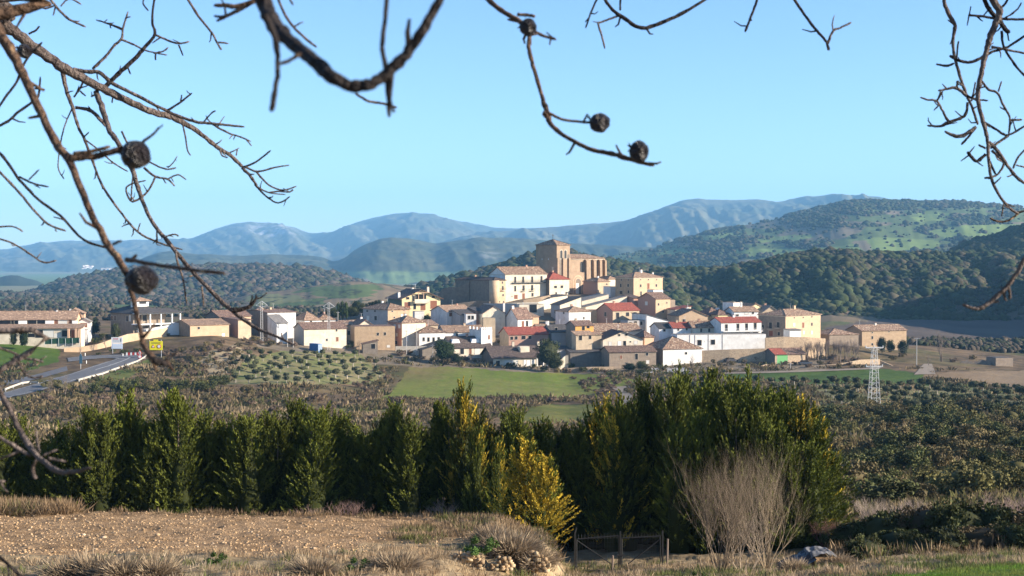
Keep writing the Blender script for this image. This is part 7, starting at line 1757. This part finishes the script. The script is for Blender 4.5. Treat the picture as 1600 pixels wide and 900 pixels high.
# nearer brown branch with fruit
b([(-60, -20), (-15, 30), (15, 75), (40, 125), (65, 180), (88, 225), (108, 250), (122, 285), (145, 340), (170, 385), (190, 412), (202, 442), (210, 475), (220, 520), (234, 556), (265, 568)], [22, 19, 17, 15, 14, 15, 13, 12, 12, 14, 10, 8, 8, 10, 8], [2.3, 1.9], 'brown', name='branch', start=(lp(2.2), .05))
b([(108, 246), (140, 246), (165, 240), (198, 230)], [14, 12, 11, 10], 1.92, 'brown'); b([(115, 240), (145, 236), (172, 229)], [7, 7, 6], 1.9, 'brown'); fruit(A, 212, 242, 46, 44, 1.9, 1); b([(212, 232), (226, 219), (238, 211), (249, 199)], [6, 5, 4.5], 1.9, 'dark')
b([(198, 406), (240, 413), (295, 421), (350, 427)], [9, 7, 7, 7], [1.9, 1.6], 'brown', spurs=.1); fruit(A, 222, 438, 50, 44, 1.9, 2); b([(203, 408), (214, 398)], 6, 1.9, 'dark'); b([(176, 382), (190, 376)], 5, 1.9, 'dark'); b([(240, 562), (262, 570)], [14, 9], 1.9, 'dark')
# low near branch at the left edge
b([(-60, 520), (-12, 592), (15, 640), (35, 680), (52, 706), (70, 722), (88, 735), (110, 738), (142, 731)], [11, 10, 10, 10, 10, 9, 9, 8, 5], [2.3, 2.1], name='branch', start=(lp(.9), .04))
b([(-14, 676), (20, 696), (48, 713)], [8, 7], 2.2); b([(55, 748), (51, 732), (58, 716)], [7, 6], 2.2); b([(57, 673), (58, 690), (62, 708)], [4, 5], 2.2); b([(66, 712), (90, 702)], [5, 3.5], 2.2); b([(75, 716), (103, 721)], [6, 5], 2.2); b([(-14, 753), (8, 752)], 6, 2.2); b([(-14, 858), (15, 884), (38, 906)], [7, 6], 2.2, 'dark', name='branch'); b([(12, 884), (14, 902)], 4, 2.2)
b([(-12, 540), (20, 551), (38, 560), (55, 562), (68, 566)], [5, 5, 5, 4.5], 2.6); b([(26, 556), (36, 580), (50, 590), (67, 588)], [4, 4, 4.5], 2.6); b([(20, 563), (24, 555)], 4, 2.6)
# very near dark branch along the top
b([(350, -130), (385, -55), (412, 5), (425, 35), (445, 55), (468, 78), (492, 96), (522, 122), (552, 135), (582, 130), (612, 108), (640, 78), (664, 40), (690, -8), (700, -60)], [26, 26, 28, 27, 25, 23, 24, 23, 21, 20, 19, 18, 17, 14, 12], [1.45, 1.2, 1.2], 'dark', name='branch', start=(lp(3.3, .25), .035), spurs=.12)
b([(415, 22), (430, 60), (434, 105), (430, 140), (424, 174)], [12, 10, 8, 10], 1.2, 'dark', spurs=.1); b([(432, 100), (450, 96), (470, 82)], [6, 7], 1.2, 'brown', spurs=0); b([(606, -30), (602, 30), (597, 70), (602, 105), (606, 150), (608, 183)], [8, 8, 9, 8, 7], 1.25, 'dark', spurs=.2)
b([(425, -30), (440, 12), (455, 38), (475, 58), (495, 74)], [5, 5, 5, 4], 2.0, 'brown'); b([(556, 146), (575, 158), (595, 161), (620, 168)], [5, 5, 5, 4], 2.0, 'brown'); b([(405, -12), (395, 2), (370, 10), (350, 8), (334, 9)], [8, 9, 8, 6], 1.9, 'brown'); b([(395, 3), (365, 20), (350, 26), (334, 25)], [7, 7, 4], 1.9, 'dark'); b([(352, 27), (338, 33)], 5, 1.9, 'dark'); b([(448, -10), (458, 8)], 4, 2.0)
# sprig with three dried fruits
b([(690, -110), (730, -40), (758, -6), (782, 16), (812, 33), (826, 52), (827, 78), (835, 110), (848, 155), (856, 180), (862, 196), (885, 214), (920, 232), (955, 240), (980, 248), (1022, 259)], [10, 9, 9, 8.5, 8, 8, 7, 7, 7, 10, 8, 7, 8, 8, 9, 5], [2.5, 2.2], 'brown', name='branch', start=(lp(3.35, .25), .03))
b([(808, 22), (825, 24), (836, 26)], [6, 6], 2.2, 'brown'); b([(828, 44), (845, 54), (869, 62)], [5, 6, 5], 2.2, 'brown'); b([(856, 176), (880, 187), (905, 190), (922, 192)], [6, 5, 5], 2.2, 'brown'); b([(912, 190), (918, 178)], 4, 2.2); b([(855, 182), (848, 176)], 9, 2.2, 'brown', spurs=0)
fruit(A, 937, 192, 33, 30, 2.2, 3); fruit(A, 999, 237, 30, 34, 2.2, 4); fruit(A, 825, 43, 27, 27, 2.2, 5)
# ---- right-hand tree
g = Vector((6.0, 4.2, T1(6.0, 4.2)))
TR = empty('almond_tree', g, 0, 'bare grey tree whose knobbly twigs hang in from the upper right', 'bare tree')
q = MB(); q.tube([(0, 0, -.3), (.05, .02, .8), (-.05, .05, 1.9), (-.1, 0, 3.0), (-.3, 0, 4.5)], [.17, .14, .12, .10, .05], 12); q.build('trunk', M_br['grey'], TR, smooth=True)
A = TR; lq = lambda z, dx=-.2: (g.x + dx, g.y, g.z + z)
b([(1600, -130), (1560, -60), (1549, -10), (1562, 18), (1556, 35), (1547, 60), (1540, 85), (1533, 115), (1528, 145), (1530, 170), (1538, 195), (1543, 220), (1545, 250), (1549, 278), (1560, 303), (1575, 323), (1592, 335)], [14, 13, 12, 12, 11, 10.5, 9, 9, 8, 7, 7, 6.5, 6, 6, 5, 4.5, 4], 4.6, name='branch', start=(lq(3.9, -.28), .05))
b([(1500, -90), (1476, -8), (1483, 22), (1492, 40), (1489, 62), (1491, 86), (1498, 112), (1504, 132), (1511, 150), (1520, 170), (1528, 195)], [7, 6.5, 7, 6, 6, 5.5, 5.5, 5, 5], 4.7, name='branch', start=(lq(4.0, -.28), .03))
for pts, w_, m_ in (([(1590, 334), (1575, 345), (1560, 346), (1547, 341)], [4, 4, 3], 'brown'), ([(1588, 332), (1603, 329)], 3.5, 'dark'), ([(1568, 318), (1565, 338)], 3, 'grey'), ([(1513, 24), (1530, 25), (1552, 28), (1575, 30), (1604, 30)], [4, 5, 5, 4.5], 'dark'), ([(1535, -8), (1545, 14), (1560, 30), (1568, 42), (1577, 52)], [7, 7, 8, 7], 'dark'),
                   ([(1517, 10), (1514, 25), (1511, 40)], 2.5, 'dark'), ([(1463, 100), (1478, 103), (1491, 99)], [3, 5, 4], 'dark'), ([(1484, 87), (1500, 95), (1515, 97), (1532, 91), (1550, 81), (1575, 73), (1604, 54)], [5, 6, 6, 5, 5], 'dark'), ([(1549, 73), (1570, 77), (1604, 84)], [5, 4], 'grey'), ([(1565, 48), (1568, 72), (1585, 100), (1604, 122)], [5, 4.5, 4], 'dark'),
                   ([(1512, 160), (1509, 178), (1500, 185), (1482, 191), (1470, 197), (1449, 196)], [5, 6, 6, 4], 'dark'), ([(1482, 190), (1473, 174), (1464, 158), (1450, 156), (1438, 152)], [5, 4, 4, 3], 'grey'), ([(1464, 157), (1473, 143)], 3.5, 'dark'), ([(1510, 150), (1500, 141), (1490, 137), (1480, 139), (1466, 142)], [6, 6, 5, 4], 'grey'), ([(1511, 150), (1525, 155), (1544, 157)], [5, 3.5], 'dark'), ([(1495, 138), (1496, 126)], 4, 'dark'),
                   ([(1495, 90), (1496, 75), (1498, 64)], 3.5, 'grey'), ([(1534, 127), (1545, 140), (1558, 145), (1568, 165), (1578, 185), (1576, 210)], [4.5, 4.5, 4.5, 4], 'grey'), ([(1560, 143), (1565, 127)], 3, 'grey'), ([(1578, 188), (1597, 187)], 4, 'grey'), ([(1525, 198), (1508, 210), (1493, 213), (1476, 205)], [6, 7, 7, 4], 'grey'), ([(1524, 200), (1512, 215), (1502, 226)], [5, 4], 'dark'),
                   ([(1540, 241), (1526, 252), (1518, 245), (1512, 237)], [6, 6, 6], 'dark'), ([(1540, 232), (1529, 226)], 4, 'dark'), ([(1536, 190), (1558, 203), (1575, 211), (1604, 195)], [5, 4.5, 4, 4], 'dark'), ([(1545, 222), (1560, 237), (1575, 260), (1590, 278), (1604, 288)], [7, 6, 6, 5], 'grey'), ([(1576, 212), (1562, 221), (1548, 232)], [5, 5], 'grey'), ([(1550, 235), (1565, 250), (1568, 258), (1558, 273), (1546, 277)], [5, 5, 4, 4], 'grey'),
                   ([(1583, 263), (1590, 247), (1604, 231)], [4, 3.5], 'grey'), ([(1588, 258), (1604, 262)], 3, 'grey'), ([(1546, 252), (1556, 273)], [5, 4], 'dark'), ([(1548, 278), (1538, 278)], [5, 4], 'dark'), ([(1562, 15), (1572, 4), (1578, -10)], [5, 4], 'dark'), ([(1580, 22), (1590, 14), (1596, 4)], 3, 'dark'), ([(1570, 28), (1585, 20)], 3, 'dark'), ([(1518, 158), (1522, 140), (1524, 128)], [4, 3], 'grey'), ([(1524, 155), (1530, 162)], 4, 'grey')):
    b(pts, w_, 4.65, m_)
b([(870, -120), (925, -40), (942, -6), (958, 16), (978, 30), (1003, 44), (1040, 33), (1078, 14), (1115, -10)], [7, 6, 6, 6, 7, 7, 7, 6, 5], 3.6, 'dark', name='branch', start=(lq(4.35, -.35), .025))
b([(936, -8), (925, 15), (915, 44)], [4, 3.5], 3.6, 'dark'); b([(968, 24), (952, 30), (935, 36)], [4, 3.5], 3.6); b([(934, 36), (940, 55), (945, 76)], [4, 3.5], 3.6); b([(969, 16), (970, -8)], 4, 3.6, 'dark')
b([(1200, -60), (1185, -6), (1175, 22), (1164, 50)], [5, 5, 4.5, 4], 3.8, 'dark', name='branch', start=(lq(4.2, -.3), .02)); b([(1200, -60), (1236, -8), (1262, 30), (1280, 52), (1294, 68)], [5, 5, 5, 5], 3.8, 'dark', name='branch', start=(lq(4.2, -.3), .02)); b([(1293, 68), (1302, 48), (1312, 44), (1330, 35)], [5, 4, 3.5], 3.8); b([(1302, 48), (1300, 37)], 3, 3.8); b([(1292, 66), (1294, 79)], [5, 3], 3.8)
b([(2100, 60), (1880, 180), (1720, 300), (1650, 356), (1606, 400), (1590, 425), (1576, 445), (1555, 465), (1535, 480), (1520, 482), (1504, 476)], [13, 12, 10, 9, 8.5, 8, 7.5, 7, 7.5, 6, 5], 2.6, 'grey', name='branch', start=(lq(1.6), .03)); b([(1575, 446), (1578, 458), (1577, 468)], [5, 6], 2.6)
